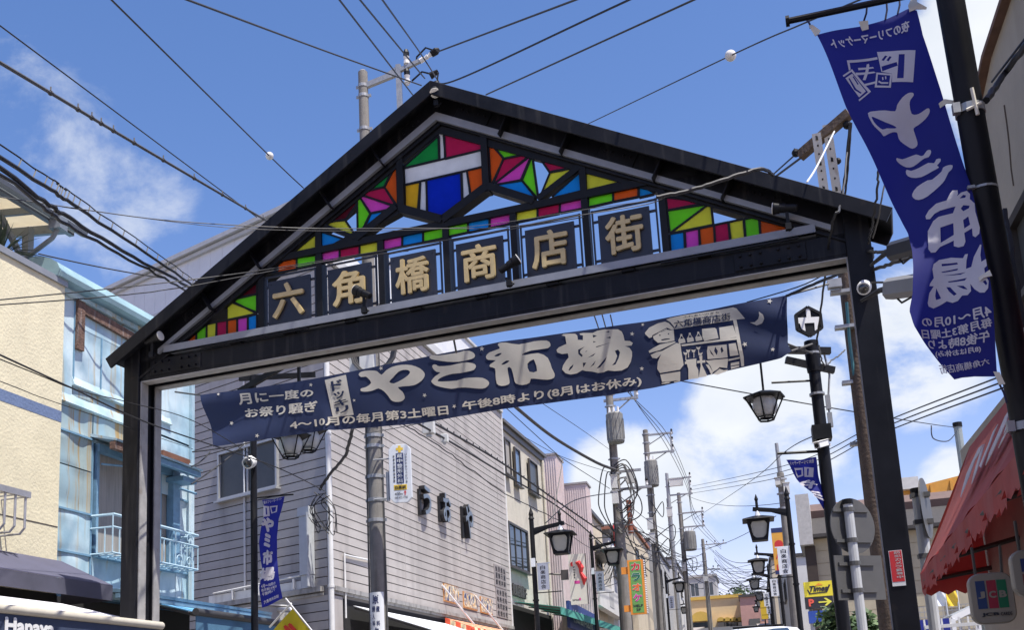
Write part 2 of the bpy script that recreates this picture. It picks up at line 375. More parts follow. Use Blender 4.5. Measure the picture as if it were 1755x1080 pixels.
# top chords under the rails
for e in (rl, rr):
    q = [(ra[0], ra[1]-.12), (ra[0], ra[1]-.21), (e[0], e[1]-.12), (e[0], e[1]-.03)]
    b.prism([G(u, ww, .012) for u, ww in q], GN*.06)
gbox(b, -7.0, -5.9, 5.735, 5.75, .01, .08); gbox(b, -1.55, -.3, 5.735, 5.75, .01, .08)
b.build('pediment_frame', BLACK2, gate)
# stained glass: each pane with its own colour
GC = {'g': (.10, .46, .10), 'G': (.03, .30, .10), 'm': (.42, .035, .14), 'w': (.62, .62, .62), 'y': (.62, .38, .04), 'b': (.012, .06, .40),
      'o': (.72, .17, .03), 'p': (.52, .13, .42), 'B': (.03, .30, .70), 'l': (.56, .56, .10), 'L': (.22, .55, .05), 'd': (.14, .015, .03), 't': (.012, .06, .12), 'k': (.55, .30, .28)}
GM = {}
for k_, c_ in GC.items():
    c_ = tuple(min(.9, x*1.7) for x in c_); m_ = mat('stained acrylic '+k_, c_, .22, 0, .06, 9); GM[k_] = trans(m_, .85)
PANES = [
 (c4, 'G', [(852, 425), (1135, 172), (1140, 355)]), (c4, 'w', [(1143, 145), (1172, 138), (1190, 345), (1150, 357)]),
 (c4, 'm', [(1196, 145), (1492, 232), (1492, 275), (1200, 348)]), (c4, 'w', [(855, 442), (1493, 290), (1500, 418), (860, 565)]),
 (c4, 'y', [(862, 583), (978, 558), (968, 778), (865, 750)]), (c4, 'w', [(990, 552), (1028, 545), (1036, 805), (972, 785)]),
 (c4, 'b', [(1045, 540), (1325, 477), (1335, 735), (1190, 858), (1048, 805)]), (c4, 'w', [(1335, 475), (1370, 465), (1405, 688), (1345, 732)]),
 (c4, 'o', [(1385, 460), (1500, 432), (1508, 605), (1415, 672)]),
 (c4, 'G', [(490, 620), (775, 400), (680, 588)]), (c4, 'o', [(690, 590), (780, 400), (790, 750)]), (c4, 'm', [(485, 650), (678, 600), (775, 745)]),
 (c4, 'p', [(475, 662), (770, 765), (570, 805)]), (c4, 'L', [(460, 665), (555, 820), (465, 1005)]), (c4, 'B', [(575, 822), (740, 790), (495, 1000)]),
 (c4, 'd', [(150, 885), (445, 650), (440, 742), (350, 865)]), (c4, 'l', [(160, 908), (345, 875), (440, 1015)]),
 (c1, 'B', [(1127, 75), (1295, 130), (1127, 168)]), (c1, 'l', [(920, 212), (1082, 85), (1082, 185)]),
 (c1, 't', [(690, 330), (828, 262), (828, 335)]), (c1, 'o', [(832, 265), (955, 250), (955, 310), (832, 333)]), (c1, 'L', [(965, 245), (1082, 228), (1082, 282), (965, 305)]),
 (c1, 'p', [(1127, 212), (1238, 190), (1238, 247), (1127, 270)]), (c1, 'm', [(1250, 188), (1370, 165), (1370, 220), (1250, 244)]), (c1, 'l', [(1380, 162), (1492, 138), (1492, 196), (1382, 218)]),
 (c1, 'p', [(1537, 125), (1652, 103), (1652, 160), (1537, 185)]), (c2, 'B', [(120, 328), (247, 303), (247, 365), (120, 390)]), (c2, 'L', [(258, 300), (380, 276), (380, 337), (258, 362)]),
 (c2, 'L', [(420, 265), (543, 240), (543, 298), (420, 325)]), (c2, 'B', [(555, 237), (686, 212), (686, 270), (555, 297)]), (c2, 'p', [(697, 208), (828, 182), (828, 240), (697, 267)]),
 (c2, 'l', [(872, 170), (1002, 142), (1002, 203), (872, 230)]), (c2, 'm', [(1014, 138), (1152, 110), (1148, 172), (1016, 200)]), (c2, 'p', [(1163, 107), (1302, 80), (1302, 140), (1163, 167)]),
 (c2, 'L', [(1350, 68), (1502, 35), (1502, 95), (1350, 130)]), (c2, 'o', [(1515, 32), (1668, 0), (1668, 62), (1515, 92)]), (c3, 'B', [(142, 75), (230, 122), (142, 142)]),
 (c5, 'o', [(1050, 665), (1112, 735), (1060, 848)]), (c5, 'L', [(1060, 655), (1242, 705), (1117, 730)]), (c5, 'm', [(1117, 740), (1235, 716), (1075, 845)]),
 (c5, 'p', [(1240, 727), (1198, 832), (1080, 850)]), (c5, 'L', [(1245, 730), (1270, 908), (1202, 830)]), (c5, 'B', [(1080, 860), (1198, 838), (1262, 920)]),
 (c6, 'm', [(65, 718), (245, 770), (117, 795)]), (c6, 'l', [(120, 800), (243, 775), (75, 910)]), (c6, 'B', [(262, 795), (262, 880), (130, 912)]), (c6, 'l', [(285, 798), (435, 842), (288, 877)]),
 (c3, 'm', [(320, 155), (590, 187), (330, 228)]), (c3, 'L', [(330, 240), (592, 190), (345, 375)]), (c3, 'l', [(605, 195), (620, 325), (365, 377)]),
 (c3, 'B', [(345, 397), (432, 380), (437, 492), (352, 510)]), (c3, 'p', [(442, 380), (525, 362), (535, 470), (448, 490)]), (c3, 'o', [(540, 360), (625, 342), (632, 450), (545, 468)]),
 (c3, 'm', [(640, 337), (722, 320), (735, 435), (645, 452)]), (c3, 'l', [(735, 318), (820, 300), (830, 415), (745, 432)]), (c3, 'L', [(838, 297), (920, 280), (932, 397), (848, 412)]),
 (c3, 'o', [(940, 278), (1185, 345), (945, 392)]),
 (c1, 'd', [(540, 510), (692, 375), (692, 475)]), (c1, 'L', [(525, 515), (692, 488), (692, 600)]), (c1, 'l', [(503, 530), (690, 605), (503, 645)]),
 (c1, 'o', [(165, 822), (290, 702), (290, 798)]), (c1, 'L', [(302, 697), (360, 686), (358, 785), (302, 797)]), (c1, 'l', [(370, 685), (425, 673), (425, 773), (370, 785)]),
 (c1, 'm', [(435, 670), (495, 660), (495, 760), (432, 772)]), (c1, 'o', [(505, 658), (562, 648), (562, 748), (505, 758)]), (c1, 'p', [(572, 647), (632, 635), (632, 735), (572, 748)]), (c1, 'B', [(642, 632), (692, 620), (692, 725), (642, 735)])]
bf = MB()
for fn, k_, pts in PANES:
    q = [fn(*p) for p in pts]; b = MB(); b.prism([G(u, ww, .028) for u, ww in q], GN*.008); b.build('glass_pane', GM[k_], gate)
    cx = sum(p[0] for p in q)/len(q); cy = sum(p[1] for p in q)/len(q)
    for i in range(len(q)):                               # dark lead round every pane
        a = Vector(q[i]); c = Vector(q[(i+1) % len(q)]); o_ = Vector((cx, cy))
        dn = Vector((-(c-a).y, (c-a).x)).normalized()
        if dn.dot(o_-a) > 0: dn = -dn
        gbar(bf, a+dn*.010-(c-a).normalized()*.008, c+dn*.010+(c-a).normalized()*.008, .020, .020+.0004*(i+1), .044-.0004*i)
bf.build('lead_strip', BLACK2, gate)
# six name plates
CH = '六角橋商店街'
PL = [(-5.845, -5.235), (-5.135, -4.53), (-4.42, -3.81), (-3.70, -3.085), (-2.975, -2.35), (-2.245, -1.60)]
for i, (u0, u1) in enumerate(PL):
    b = MB(); cu = (u0+u1)/2; hw = .25
    gbox(b, cu-hw, cu+hw, 5.755, 6.245, -.01, .012)
    for du in (-hw+.035, hw-.035):
        for w_ in (5.79, 6.21): b.tube([G(cu+du, w_, -.01), G(cu+du, w_, -.016)], .006, 6)
    for uu in (u0+.012, u1-.012): gbox(b, uu-.008, uu+.008, 5.735, 6.325, .02, .04)
    gbox(b, u0, u1, 6.305, 6.322, .021, .039)
    for w_ in (5.80, 6.2): gbox(b, u0+.02, u1-.02, w_-.01, w_+.01, .013, .036)
    sp = b.build('name_plate', NAVYP, gate)
    b = MB(); hx = .185; hy = .19
    fnn = lambda x, y, z: G(cu-hx+2*hx*x, 6.0-hy+2*hy*y, -.03-z)
    put_text(b, CH[i], fnn, .024, .014)
    b.build('character', GOLD, sp)
# spotlights clamped to the rail and the posts
def spotlight(u, w_, v, aim, label):
    c = G(u, w_, v); t = thing('spotlight', label, 'spotlight', c, 'spotlights on the street gate')
    d = (GU*aim[0]+GN*aim[1]+V(0, 0, aim[2])).normalized(); b = MB()
    b.lathe(c-d*.10, d, [(0, .02), (.01, .033), (.10, .036), (.105, .042), (.155, .043), (.16, .05), (.215, .056)], 14)
    b.build('housing', BLACK2, t, smooth=True)
    b = MB(); b.lathe(c+d*.115, d, [(0, .054), (.006, .054), (.012, .02)], 14); b.build('lens', LENS, t, smooth=True)
    b = MB(); b.bar(c-V(0, 0, .03), c-V(0, 0, .17), .03, .012, GN); b.tube([c-V(0, 0, .15), c-V(0, 0, .19)+GU*.05, c-V(0, 0, .22)], .009, 6); b.cbox(c-V(0, 0, .18), .05, .05, .06)
    b.build('bracket', BLACK2, t)
spotlight(-7.14, 5.79, -.16, (.95, -.1, .12), 'spotlight at the left foot of the gable beside the left post')
spotlight(-4.58, 5.83, -.20, (-.75, .1, .45), 'spotlight on the silver rail below the second gold character')
spotlight(-3.04, 5.83, -.20, (.75, .1, .40), 'spotlight on the silver rail between the fourth and fifth gold characters')
spotlight(-.42, 5.88, -.18, (-.95, .0, .15), 'spotlight at the right foot of the gable beside the right post')
spotlight(-3.72, 7.92, -.16, (.1, -.5, -.8), 'spotlight hanging under the ridge at the top of the gable')
# ================================================================== left side of the street
class Face:                                              # a vertical wall plane: s metres along it, z up, o metres out
    def __init__(f, p0, az, out):
        f.p0 = V(p0.x, p0.y, 0); f.F = V(math.cos(az), math.sin(az), 0); n = V(f.F.y, -f.F.x, 0)
        f.N = n if n.dot(Vector(out)) > 0 else -n
    def p(f, s, z, o=0): return f.p0+f.F*s+f.N*o+V(0, 0, z)
    def px(f, x, y, o=0):
        P = ONP(x, y, f.p0+f.N*o, f.N); return ((P-f.p0).dot(f.F), P.z)
    def box(f, mb, s0, s1, z0, z1, o0, o1, mi=0):
        return mb.prism([f.p(s0, z0, o0), f.p(s1, z0, o0), f.p(s1, z1, o0), f.p(s0, z1, o0)], f.N*(o1-o0), mi)
    def quad(f, mb, s0, s1, z0, z1, o, mi=0): return mb.poly([f.p(s0, z0, o), f.p(s1, z0, o), f.p(s1, z1, o), f.p(s0, z1, o)], mi)
    def tmap(f, s0, s1, z0, z1, o, flip=False):
        return lambda x, y, z=0: f.p(s0+(s1-s0)*x, z0+(z1-z0)*y, o+z)
def az_of(x, y): r = ray(x, y); return math.atan2(r.y, r.x)
CORN = AD(560, 850, 21)
LF = Face(CORN, R_(86.7), (1, 0, 0)); GL = Face(CORN, R_(155.1), (-.3, -1, 0))
GROOVE = mat('siding groove', (.03, .028, .028), .9, 0, 0)
SIDE = mat('mauve grey siding', (.435, .405, .375), .6, 0, .09, .9, bump=.06, bscale=120, streak=[((.22, .20, .185), 1.6, .30, .50, .74, .6), ((.30, .27, .25), 1.0, 6.0, .48, .70, .35), ((.20, .18, .165), 2.2, .25, .56, .76, .45)])
FRAMEA = mat('aluminium frame', (.44, .44, .43), .4, .4, .1, 8); FRAMED = mat('dark bronze frame', (.07, .062, .055), .45, .3, .1, 8)
GLASSD = glassm('dark window glass'); GLASSG = mat('grey screened glass', (.075, .08, .08), .35, 0, .15, 3, spec=.35)
DARK = mat('unlit interior', (.012, .012, .012), .9, 0, 0)
CURT = mat('old curtain', (.30, .285, .26), .9, 0, .25, 3, sc=(6, 6, .4))
def siding(mb, f, s0, s1, z0, z1, pitch, gap=.02, dep=.022, phase=0):
    z = z0+phase
    while z < z1-.01:
        zt = min(z+pitch-gap, z1)
        f.quad(mb, s0, s1, z, zt, dep, 0); mb.poly([f.p(s0, z, 0), f.p(s1, z, 0), f.p(s1, z, dep), f.p(s0, z, dep)], 0)
        if zt < z1: mb.poly([f.p(s0, zt, dep), f.p(s1, zt, dep), f.p(s1, zt+gap, 0), f.p(s0, zt+gap, 0)], 1)
        z += pitch
def window(f, s0, s1, z0, z1, parent, fm, pm, cols=2, fw=.06, proud=.06, sill=True, label=None, rows=1):
    b = MB()
    f.box(b, s0, s1, z1-fw, z1, 0, proud); f.box(b, s0, s1, z0, z0+fw, 0, proud)
    f.box(b, s0, s0+fw, z0+fw, z1-fw, 0, proud); f.box(b, s1-fw, s1, z0+fw, z1-fw, 0, proud)
    for i in range(1, cols):
        m = s0+(s1-s0)*i/cols; f.box(b, m-fw*.35, m+fw*.35, z0+fw, z1-fw, 0, proud*.7)
    for i in range(1, rows):
        m = z0+(z1-z0)*i/rows; f.box(b, s0+fw, s1-fw, m-fw*.3, m+fw*.3, 0, proud*.6)
    w_ = b.build('window', fm, parent, label=label)
    b = MB(); f.box(b, s0+fw*.5, s1-fw*.5, z0+fw*.5, z1-fw*.5, .004, proud*.3); b.build('pane', pm, w_)
    if sill:
        b = MB(); f.box(b, s0-.04, s1+.04, z0-.04, z0-.003, 0, proud+.06); b.build('sill', fm, w_)
    return w_
# ------------------------------------------------------------------ the grey siding building at the corner
sb = thing('siding_building', 'tall corner building in mauve grey siding with three dark letters', 'building', LF.p(0, GZ(20)))
b = MB(); siding(b, LF, 0, 12.65, 4.18, 10.72, .1765); b.build('street_wall', [SIDE, GROOVE], sb)
b = MB(); siding(b, GL, 0, 9, 4.18, 10.72, .1765); siding(b, GL, 0, 9, GZ(20), 4.0, .1765)
b.build('side_wall', [SIDE, GROOVE], sb)
PARA = mat('white ribbed parapet', (.66, .67, .68), .5, 0, .05, 3)
b = MB(); GL.box(b, -.02, 9, 10.95, 12.0, .0, .06)
for i in range(22): GL.box(b, .2+i*.4, .215+i*.4, 10.95, 11.9, .06, .066)
LF.box(b, 2.6, 12.65, 10.95, 12.0, .0, .06)
for i in range(25): LF.box(b, 2.8+i*.4, 2.815+i*.4, 10.95, 11.9, .06, .066)
LF.box(b, 0, 2.598, 10.95, 11.3, .0, .06)
b.build('parapet', PARA, sb)
b = MB(); GL.box(b, -.06, 9.1, 11.9, 11.98, .067, .14); GL.box(b, -.06, 9.1, 12.0, 12.1, -.1, .22); GL.box(b, -.06, 9.1, 10.72, 10.95, .0, .13)
LF.box(b, 2.55, 12.7, 12.0, 12.07, -.1, .12); LF.box(b, .14, 12.65, 10.72, 10.94, .0, .10)
b.build('cornice', mat('pale cornice metal', (.50, .50, .49), .5, 0, .1, 4), sb)
b = MB(); LF.box(b, .05, 12.62, 10.7, 10.94, -.3, -.05)                     # core and roof deck
core = [LF.p(0, 0, -.02), LF.p(12.65, 0, -.02), LF.p(12.65, 0, -8), GL.p(9, 0, -.02)]
zb = GZ(20); b.prism([p+V(0, 0, zb) for p in core], V(0, 0, 11.2-zb)); b.build('core', mat('backing board', (.25, .24, .23), .8, 0, 0), sb)
b = MB(); LF.box(b, 12.652, 12.70, 4.1, 12.0, -.02, .05); b.build('edge_trim', WHITEP, sb)
for s in (4.0, 8.0, 11.8): b = MB(); LF.box(b, s, s+.02, 4.2, 10.7, .022, .026); b.build('joint_cover', SIDE, sb)
BAND = mat('stained flashing', (.34, .33, .31), .5, .2, .2, 4, streak=[((.10, .09, .08), 6, 2, .5, .7, .7)])
b = MB(); LF.box(b, .12, 12.65, 4.09, 4.175, 0, .09); LF.box(b, .12, 12.65, 4.03, 4.088, 0, .05); GL.box(b, .1, 9, 4.07, 4.165, 0, .12); GL.box(b, .1, 9, 4.0, 4.05, 0, .05)
b.build('flashing', BAND, sb)
window(GL, 1.31, 3.15, 6.27, 7.30, sb, FRAMEA, GLASSG, 2, .05, .09)
PIPE = mat('white downpipe', (.66, .66, .64), .4, 0, .1, 5, streak=[((.4, .38, .35), 6, .6, .55, .75, .6)])
b = MB(); b.tube([LF.p(-.02, GZ(20), .06), LF.p(-.02, 10.7, .06)], .055, 10)
for z in (3.0, 4.15, 5.6, 7.1, 8.6): b.tube([LF.p(-.02, z-.025, .06), LF.p(-.02, z+.025, .06)], .066, 10)
b.build('downpipe', PIPE, sb, smooth=True)
b = MB(); GL.box(b, .33, .60, 4.42, 5.72, .03, .17); GL.box(b, .31, .62, 5.55, 5.72, .171, .19); GL.box(b, .34, .60, 4.17, 4.415, .03, .14); b.tube([GL.p(.36, 4.19, .17), GL.p(.36, 5.6, .17)], .035, 8); b.build('cable_duct', mat('grey duct', (.46, .48, .49), .4, 0, .1, 5), sb)
b = MB(); b.tube([GL.p(2.33, 4.2, .05), GL.p(2.33, 9.8, .05)], .022, 8); b.build('conduit', PIPE, sb)
b = MB(); b.tube([GL.p(.62, 4.42, .14), GL.p(3.2, 4.36, .14)], .02, 6)
for s in (.8, 1.8, 2.6): b.tube([GL.p(s, 4.38, .14), GL.p(s, 4.18, .14)], .03, 6); 
GL.box(b, .65, 3.4, 4.17, 4.33, .03, .10); b.build('pipe_tray', PIPE, sb)
b = MB(); b.tube([LF.p(.62, 4.82, .06), LF.p(2.3, 4.88, .06)], .02, 6); b.tube([LF.p(.62, 3.6, .06), LF.p(.62, 4.86, .06)], .02, 6); b.build('conduit', PIPE, sb)
# shop front underneath
b = MB(); LF.box(b, .6, 12.4, GZ(22), 3.98, -.015, .0); b.build('shop_front', DARK, sb)
b = MB(); LF.box(b, .0, .55, GZ(21), 4.0, .0, .03); b.build('corner_pier', SIDE, sb)
# three deep letters
LETB = mat('black letter return', (.012, .012, .014), .5, 0, .2, 5); LETF = mat('blue steel letter face', (.22, .26, .30), .35, .5, .15, 8)
for ch, s0, s1, z0, z1 in (('う', 4.94, 5.46, 6.32, 7.02), ('お', 6.36, 6.94, 6.38, 7.1), ('や', 8.14, 8.78, 6.22, 7.14)):
    b = MB(); put_text(b, ch, lambda x, y, z: LF.p(s0+(s1-s0)*x, z0+(z1-z0)*y, .10+z), .03, .07); lt = b.build('letter', LETB, sb)
    b = MB(); put_text(b, ch, lambda x, y, z: LF.p(s0+(s1-s0)*x, z0+(z1-z0)*y, .174+z), .02, .004); b.build('letter_face', LETF, lt)
    b = MB(); LF.box(b, s0-.02, s0+.10, z0-.02, z1-.1, .026, .08); b.build('letter_bracket', LETB, lt)
# painted panels and the darker panel of small characters
def fishmat():
    m = mat('fishermen panel', (.55, .45, .25), .5, 0, 0); t = m.node_tree; n = t.nodes; l = t.links
    g = n.new('ShaderNodeNewGeometry'); mp = n.new('ShaderNodeMapping'); mp.inputs['Scale'].default_value = (8, 8, 3); l.new(g.outputs['Position'], mp.inputs[0])
    z = n.new('ShaderNodeTexNoise'); z.inputs['Scale'].default_value = 1.6; z.inputs['Detail'].default_value = 3; l.new(mp.outputs[0], z.inputs['Vector'])
    r = n.new('ShaderNodeValToRGB'); r.color_ramp.interpolation = 'CONSTANT'; e = r.color_ramp.elements
    e[0].position = 0; e[0].color = (.05, .07, .16, 1); e[1].position = .45; e[1].color = (.75, .68, .5, 1)
    for p_, c_ in ((.53, (.62, .34, .07, 1)), (.58, (.12, .14, .25, 1)), (.66, (.8, .76, .66, 1))):
        k = e.new(p_); k.color = c_
    l.new(z.outputs[0], r.inputs[0]); l.new(r.outputs[0], n['Principled BSDF'].inputs['Base Color']); return m
FISH = fishmat(); ORF = mat('orange panel frame', (.55, .25, .08), .5, 0, .2, 8)
for s0, s1, z0, z1 in ((6.5, 7.65, 4.42, 4.86), (8.02, 9.2, 4.38, 4.80), (9.5, 10.6, 4.36, 4.80)):
    b = MB(); LF.box(b, s0, s1, z0, z1, .022, .05); p_ = b.build('painted_panel', ORF, sb); b = MB(); LF.box(b, s0+.02, s1-.02, z0+.03, z1-.01, .0505, .056); b.build('picture', FISH, p_)
PANG = mat('grey menu panel', (.27, .245, .235), .6, 0, .12, 6); INK = mat('black ink', (.015, .015, .017), .6, 0, 0)
b = MB(); LF.box(b, 11.0, 12.2, 5.22, 5.86, .022, .04); LF.box(b, 11.05, 12.2, 4.36, 5.19, .022, .04); mp_ = b.build('menu_panel', PANG, sb)
b = MB(); cs = '魚屋鮮旬味海老貝類刺身寿司焼煮天丼酒処宴会'
k = 0
for cI in range(4):
    for rI in range(3): put_text(b, cs[k % len(cs)], LF.tmap(11.1+cI*.27, 11.1+cI*.27+.2, 5.66-rI*.19, 5.82-rI*.19, .042), .01); k += 1
    for rI in range(4): put_text(b, cs[k % len(cs)], LF.tmap(11.13+cI*.27, 11.13+cI*.27+.2, 4.99-rI*.2, 5.15-rI*.2, .042), .01); k += 1
b.build('characters', INK, mp_)
# ------------------------------------------------------------------ the blue tin-clad house
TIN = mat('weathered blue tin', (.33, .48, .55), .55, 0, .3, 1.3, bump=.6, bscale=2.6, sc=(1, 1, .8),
          streak=[((.55, .66, .70), 1.7, 1.1, .44, .62, .85), ((.20, .33, .42), 2.6, 1.4, .53, .68, .7), ((.40, .29, .12), 9, .22, .57, .70, .85)])  # pale and dark blotches paint highlights and dent shading; last streak is rust
TINR = mat('rust streaked tin', (.33, .42, .42), .5, .1, .2, 1.5, bump=.35, bscale=3, streak=[((.30, .44, .50), 2.5, 1.2, .48, .62, .8), ((.40, .25, .07), 11, .12, .5, .62, .9), ((.16, .09, .04), 22, .3, .62, .72, .7)])
ROTW = mat('rotten brown wood', (.13, .075, .055), .9, 0, .45, 14, bump=.8, bscale=40, streak=[((.35, .33, .32), 20, 3, .55, .7, .5)])
RUSTB = mat('rust red flashing', (.14, .055, .03), .8, 0, .25, 7)
BLUP = mat('blue painted wood', (.16, .30, .42), .55, 0, .2, 6); RAILB = mat('pale blue railing', (.40, .55, .63), .45, 0, .12, 9)
tb = thing('tin_house', 'weathered pale blue house clad in rusty tin sheets with a railed window', 'building', LF.p(-6.2, GZ(14)))
def gridwall(b, s0, s1, z0, z1, nu, nv, amp, seed, mi=0):
    r2 = random.Random(seed); ph = [r2.uniform(0, 6.3) for _ in range(6)]
    def fn(u, v):
        s = s0+(s1-s0)*u; z = z0+(z1-z0)*v
        e = min(u, 1-u, v, 1-v); k = min(1, e*6)
        o = amp*k*(math.sin(s*4.1+ph[0])*math.sin(z*3.3+ph[1])+.6*math.sin(s*9+z*5+ph[2])+.4*math.sin(z*13+ph[3]))
        return LF.p(s, z, .012+o)
    b.grid(fn, nu, nv, mi)
b = MB(); LF.box(b, -7.95, -4.74, GZ(14), 7.45, -7, -.03); b.build('core', BLUP, tb)
b = MB(); ps = [-7.95, -7.08]
for i, (s0, s1, z0, z1) in enumerate([(-7.95, -7.5, 5.75, 7.2), (-7.95, -7.08, 5.37, 5.75), (-7.95, -7.08, 4.94, 5.35), (-7.95, -7.08, 4.385, 4.925), (-7.95, -7.08, 3.86, 4.37), (-7.95, -7.06, 3.35, 3.845),
    (-7.08, -5.15, 3.35, 3.86), (-5.15, -4.80, 3.35, 3.86), (-5.15, -4.80, 3.87, 4.40), (-5.15, -4.80, 4.41, 4.93), (-7.07, -5.9, 5.38, 5.77), (-5.88, -4.80, 4.94, 5.77), (-7.08, -4.80, 5.33, 5.375),
    (-7.5, -6.95, 6.08, 6.78), (-6.94, -6.15, 6.08, 6.78), (-6.14, -5.55, 6.08, 6.9), (-5.54, -4.80, 5.80, 6.9), (-7.5, -5.6, 5.83, 6.06), (-7.95, -4.8, 7.12, 7.3), (-5.55, -4.80, 6.9, 7.11)]):
    gridwall(b, s0+.004, s1-.004, z0, z1, 12, 12, .015, i, 1 if i in (1, 2, 3, 10, 17) else 0)
LF.box(b, -7.5, -5.55, 6.78, 7.12, -.0, .015)
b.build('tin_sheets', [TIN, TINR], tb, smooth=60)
for s0, s1, z in ((-7.95, -7.08, 4.377), (-7.95, -7.08, 3.853), (-5.15, -4.8, 4.405), (-5.15, -4.8, 3.865), (-5.15, -4.8, 4.935), (-7.95, -7.08, 5.36)):
    b = MB(); LF.box(b, s0, s1, z-.012, z+.012, .012, .035); b.build('seam', BLUP, tb)
for s, z0, z1 in ((-6.945, 6.08, 6.78), (-6.145, 6.08, 7.12), (-7.08, 3.35, 5.33), (-7.5, 6.06, 7.1)): b = MB(); LF.box(b, s-.008, s+.008, z0, z1, .012, .03); b.build('seam', BLUP, tb)
b = MB()                                                  # flashings that cross the wall
b.prism([LF.p(-7.95, 5.86, .01), LF.p(-7.95, 5.72, .06), LF.p(-7.95, 5.71, .01)], LF.F*2.0); b.prism([LF.p(-7.52, 6.1, .01), LF.p(-7.52, 5.98, .06), LF.p(-7.52, 5.97, .01)], LF.F*2.2)
b.prism([LF.p(-7.95, 7.16, .02), LF.p(-7.95, 7.12, .09), LF.p(-7.95, 7.11, .02)], LF.F*3.2)
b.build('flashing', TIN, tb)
b = MB(); LF.box(b, -5.55, -4.85, 5.42, 5.56, .02, .06); b.build('rusty_flashing', RUSTB, tb)
b = MB(); LF.box(b, -7.5, -7.36, 6.46, 7.12, .015, .07); bb = [LF.p(-7.36, 6.97, .015), LF.p(-5.55, 6.90, .015), LF.p(-5.55, 7.03, .015), LF.p(-7.36, 7.10, .015)]; b.prism(bb, LF.N*.05)
b.build('rotten_frame', ROTW, tb)
b = MB()                                                  # rounded ridge flashing along the eaves
prof = [(.0, 7.22), (.16, 7.24), (.18, 7.30), (.12, 7.42), (.0, 7.50), (-.2, 7.55), (-.5, 7.5), (-.5, 7.2)]
b.prism([LF.p(-8.0, z, o) for o, z in prof], LF.F*3.3); b.build('ridge_cap', mat('faded green blue tin', (.30, .45, .48), .45, .2, .2, 2, bump=.3, bscale=4), tb, smooth=True)
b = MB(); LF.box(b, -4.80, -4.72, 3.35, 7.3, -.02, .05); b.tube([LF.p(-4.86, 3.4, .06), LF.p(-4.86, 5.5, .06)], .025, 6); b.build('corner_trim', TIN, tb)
# window bay with canopy and railing
b = MB(); LF.quad(b, -7.0, -5.2, 3.9, 5.3, -.02); w_ = b.build('window', CURT, tb)
b = MB()
for s in (-7.02, -6.1, -5.62): LF.box(b, s, s+.05, 3.88, 5.30, -.01, .05)
LF.box(b, -7.02, -5.18, 5.22, 5.32, -.01, .08); LF.box(b, -7.02, -5.18, 3.84, 3.9, -.01, .10); LF.box(b, -5.35, -5.18, 3.88, 5.3, -.01, .10); b.build('window_frame', BLUP, w_)
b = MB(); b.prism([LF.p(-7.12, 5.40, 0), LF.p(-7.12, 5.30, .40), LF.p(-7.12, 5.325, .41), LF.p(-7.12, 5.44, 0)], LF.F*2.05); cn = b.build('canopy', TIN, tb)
b = MB(); LF.box(b, -7.12, -6.35, 5.20, 5.298, .30, .38); b.build('rotten_edge', ROTW, cn)
b = MB(); LF.box(b, -6.345, -5.07, 5.22, 5.298, .30, .37); b.build('canopy_edge', BLUP, cn)
b = MB(); LF.box(b, -5.42, -5.07, 5.12, 5.19, .02, .3); b.build('canopy_bracket', BLUP, cn); b = MB(); b.tube([LF.p(-5.5, 4.98, .30), LF.p(-5.08, 4.98, .30)], .018, 6); b.build('hook_bar', BLUP, cn); b = MB(); b.tube([LF.p(-7.0, 5.05, .1), LF.p(-6.5, 5.08, .3)], .014, 6); b.build('hook_bar', BLUP, cn); b = MB(); b.tube([LF.p(-6.47, 3.9, .32), LF.p(-6.47, 5.3, .32)], .012, 6); b.build('laundry_pole', BLUP, cn)
b = MB(); o1 = .34
for z in (4.36, 4.20, 3.87): b.tube([LF.p(-7.08, z, .02), LF.p(-7.08, z, o1), LF.p(-5.1, z, o1), LF.p(-5.1, z, .02)], .014 if z < 4.3 else .02, 6)
for i in range(15): s = -7.08+i*(1.98/14); b.tube([LF.p(s, 3.87, o1), LF.p(s, 4.20 if i % 5 else 4.36, o1)], .009, 5)
for i in range(1, 3): 
    for s in (-7.08, -5.1): b.tube([LF.p(s, 3.87, o1*i/3), LF.p(s, 4.2, o1*i/3)], .009, 5)
for i in range(12): s = -7.0+i*.165; b.tube([LF.p(s, 3.86, .02), LF.p(s, 3.86, o1)], .009, 5)
for cs_, zc in ((-5.35, 4.28), (-5.6, 3.95), (-5.35, 3.95)):   # iron scrolls
    b.tube([LF.p(cs_+math.cos(t*.7)*(.09-.009*t), zc+math.sin(t*.7)*(.09-.009*t), o1+.012) for t in range(9)], .008, 5)
b.build('railing', RAILB, tb)
b = MB(); b.prism([LF.p(-7.2, 3.42, .0), LF.p(-7.2, 3.34, .55), LF.p(-7.2, 3.38, .56), LF.p(-7.2, 3.47, 0)], LF.F*3.9); LF.box(b, -7.2, -3.3, 3.28, 3.335, .48, .54); b.build('lower_eave', mat('blue eave tin', (.15, .25, .33), .5, .1, .25, 4), tb)
b = MB(); LF.box(b, -7.9, -4.75, GZ(14), 3.3, -.02, .0); b.build('shop_front', DARK, tb)
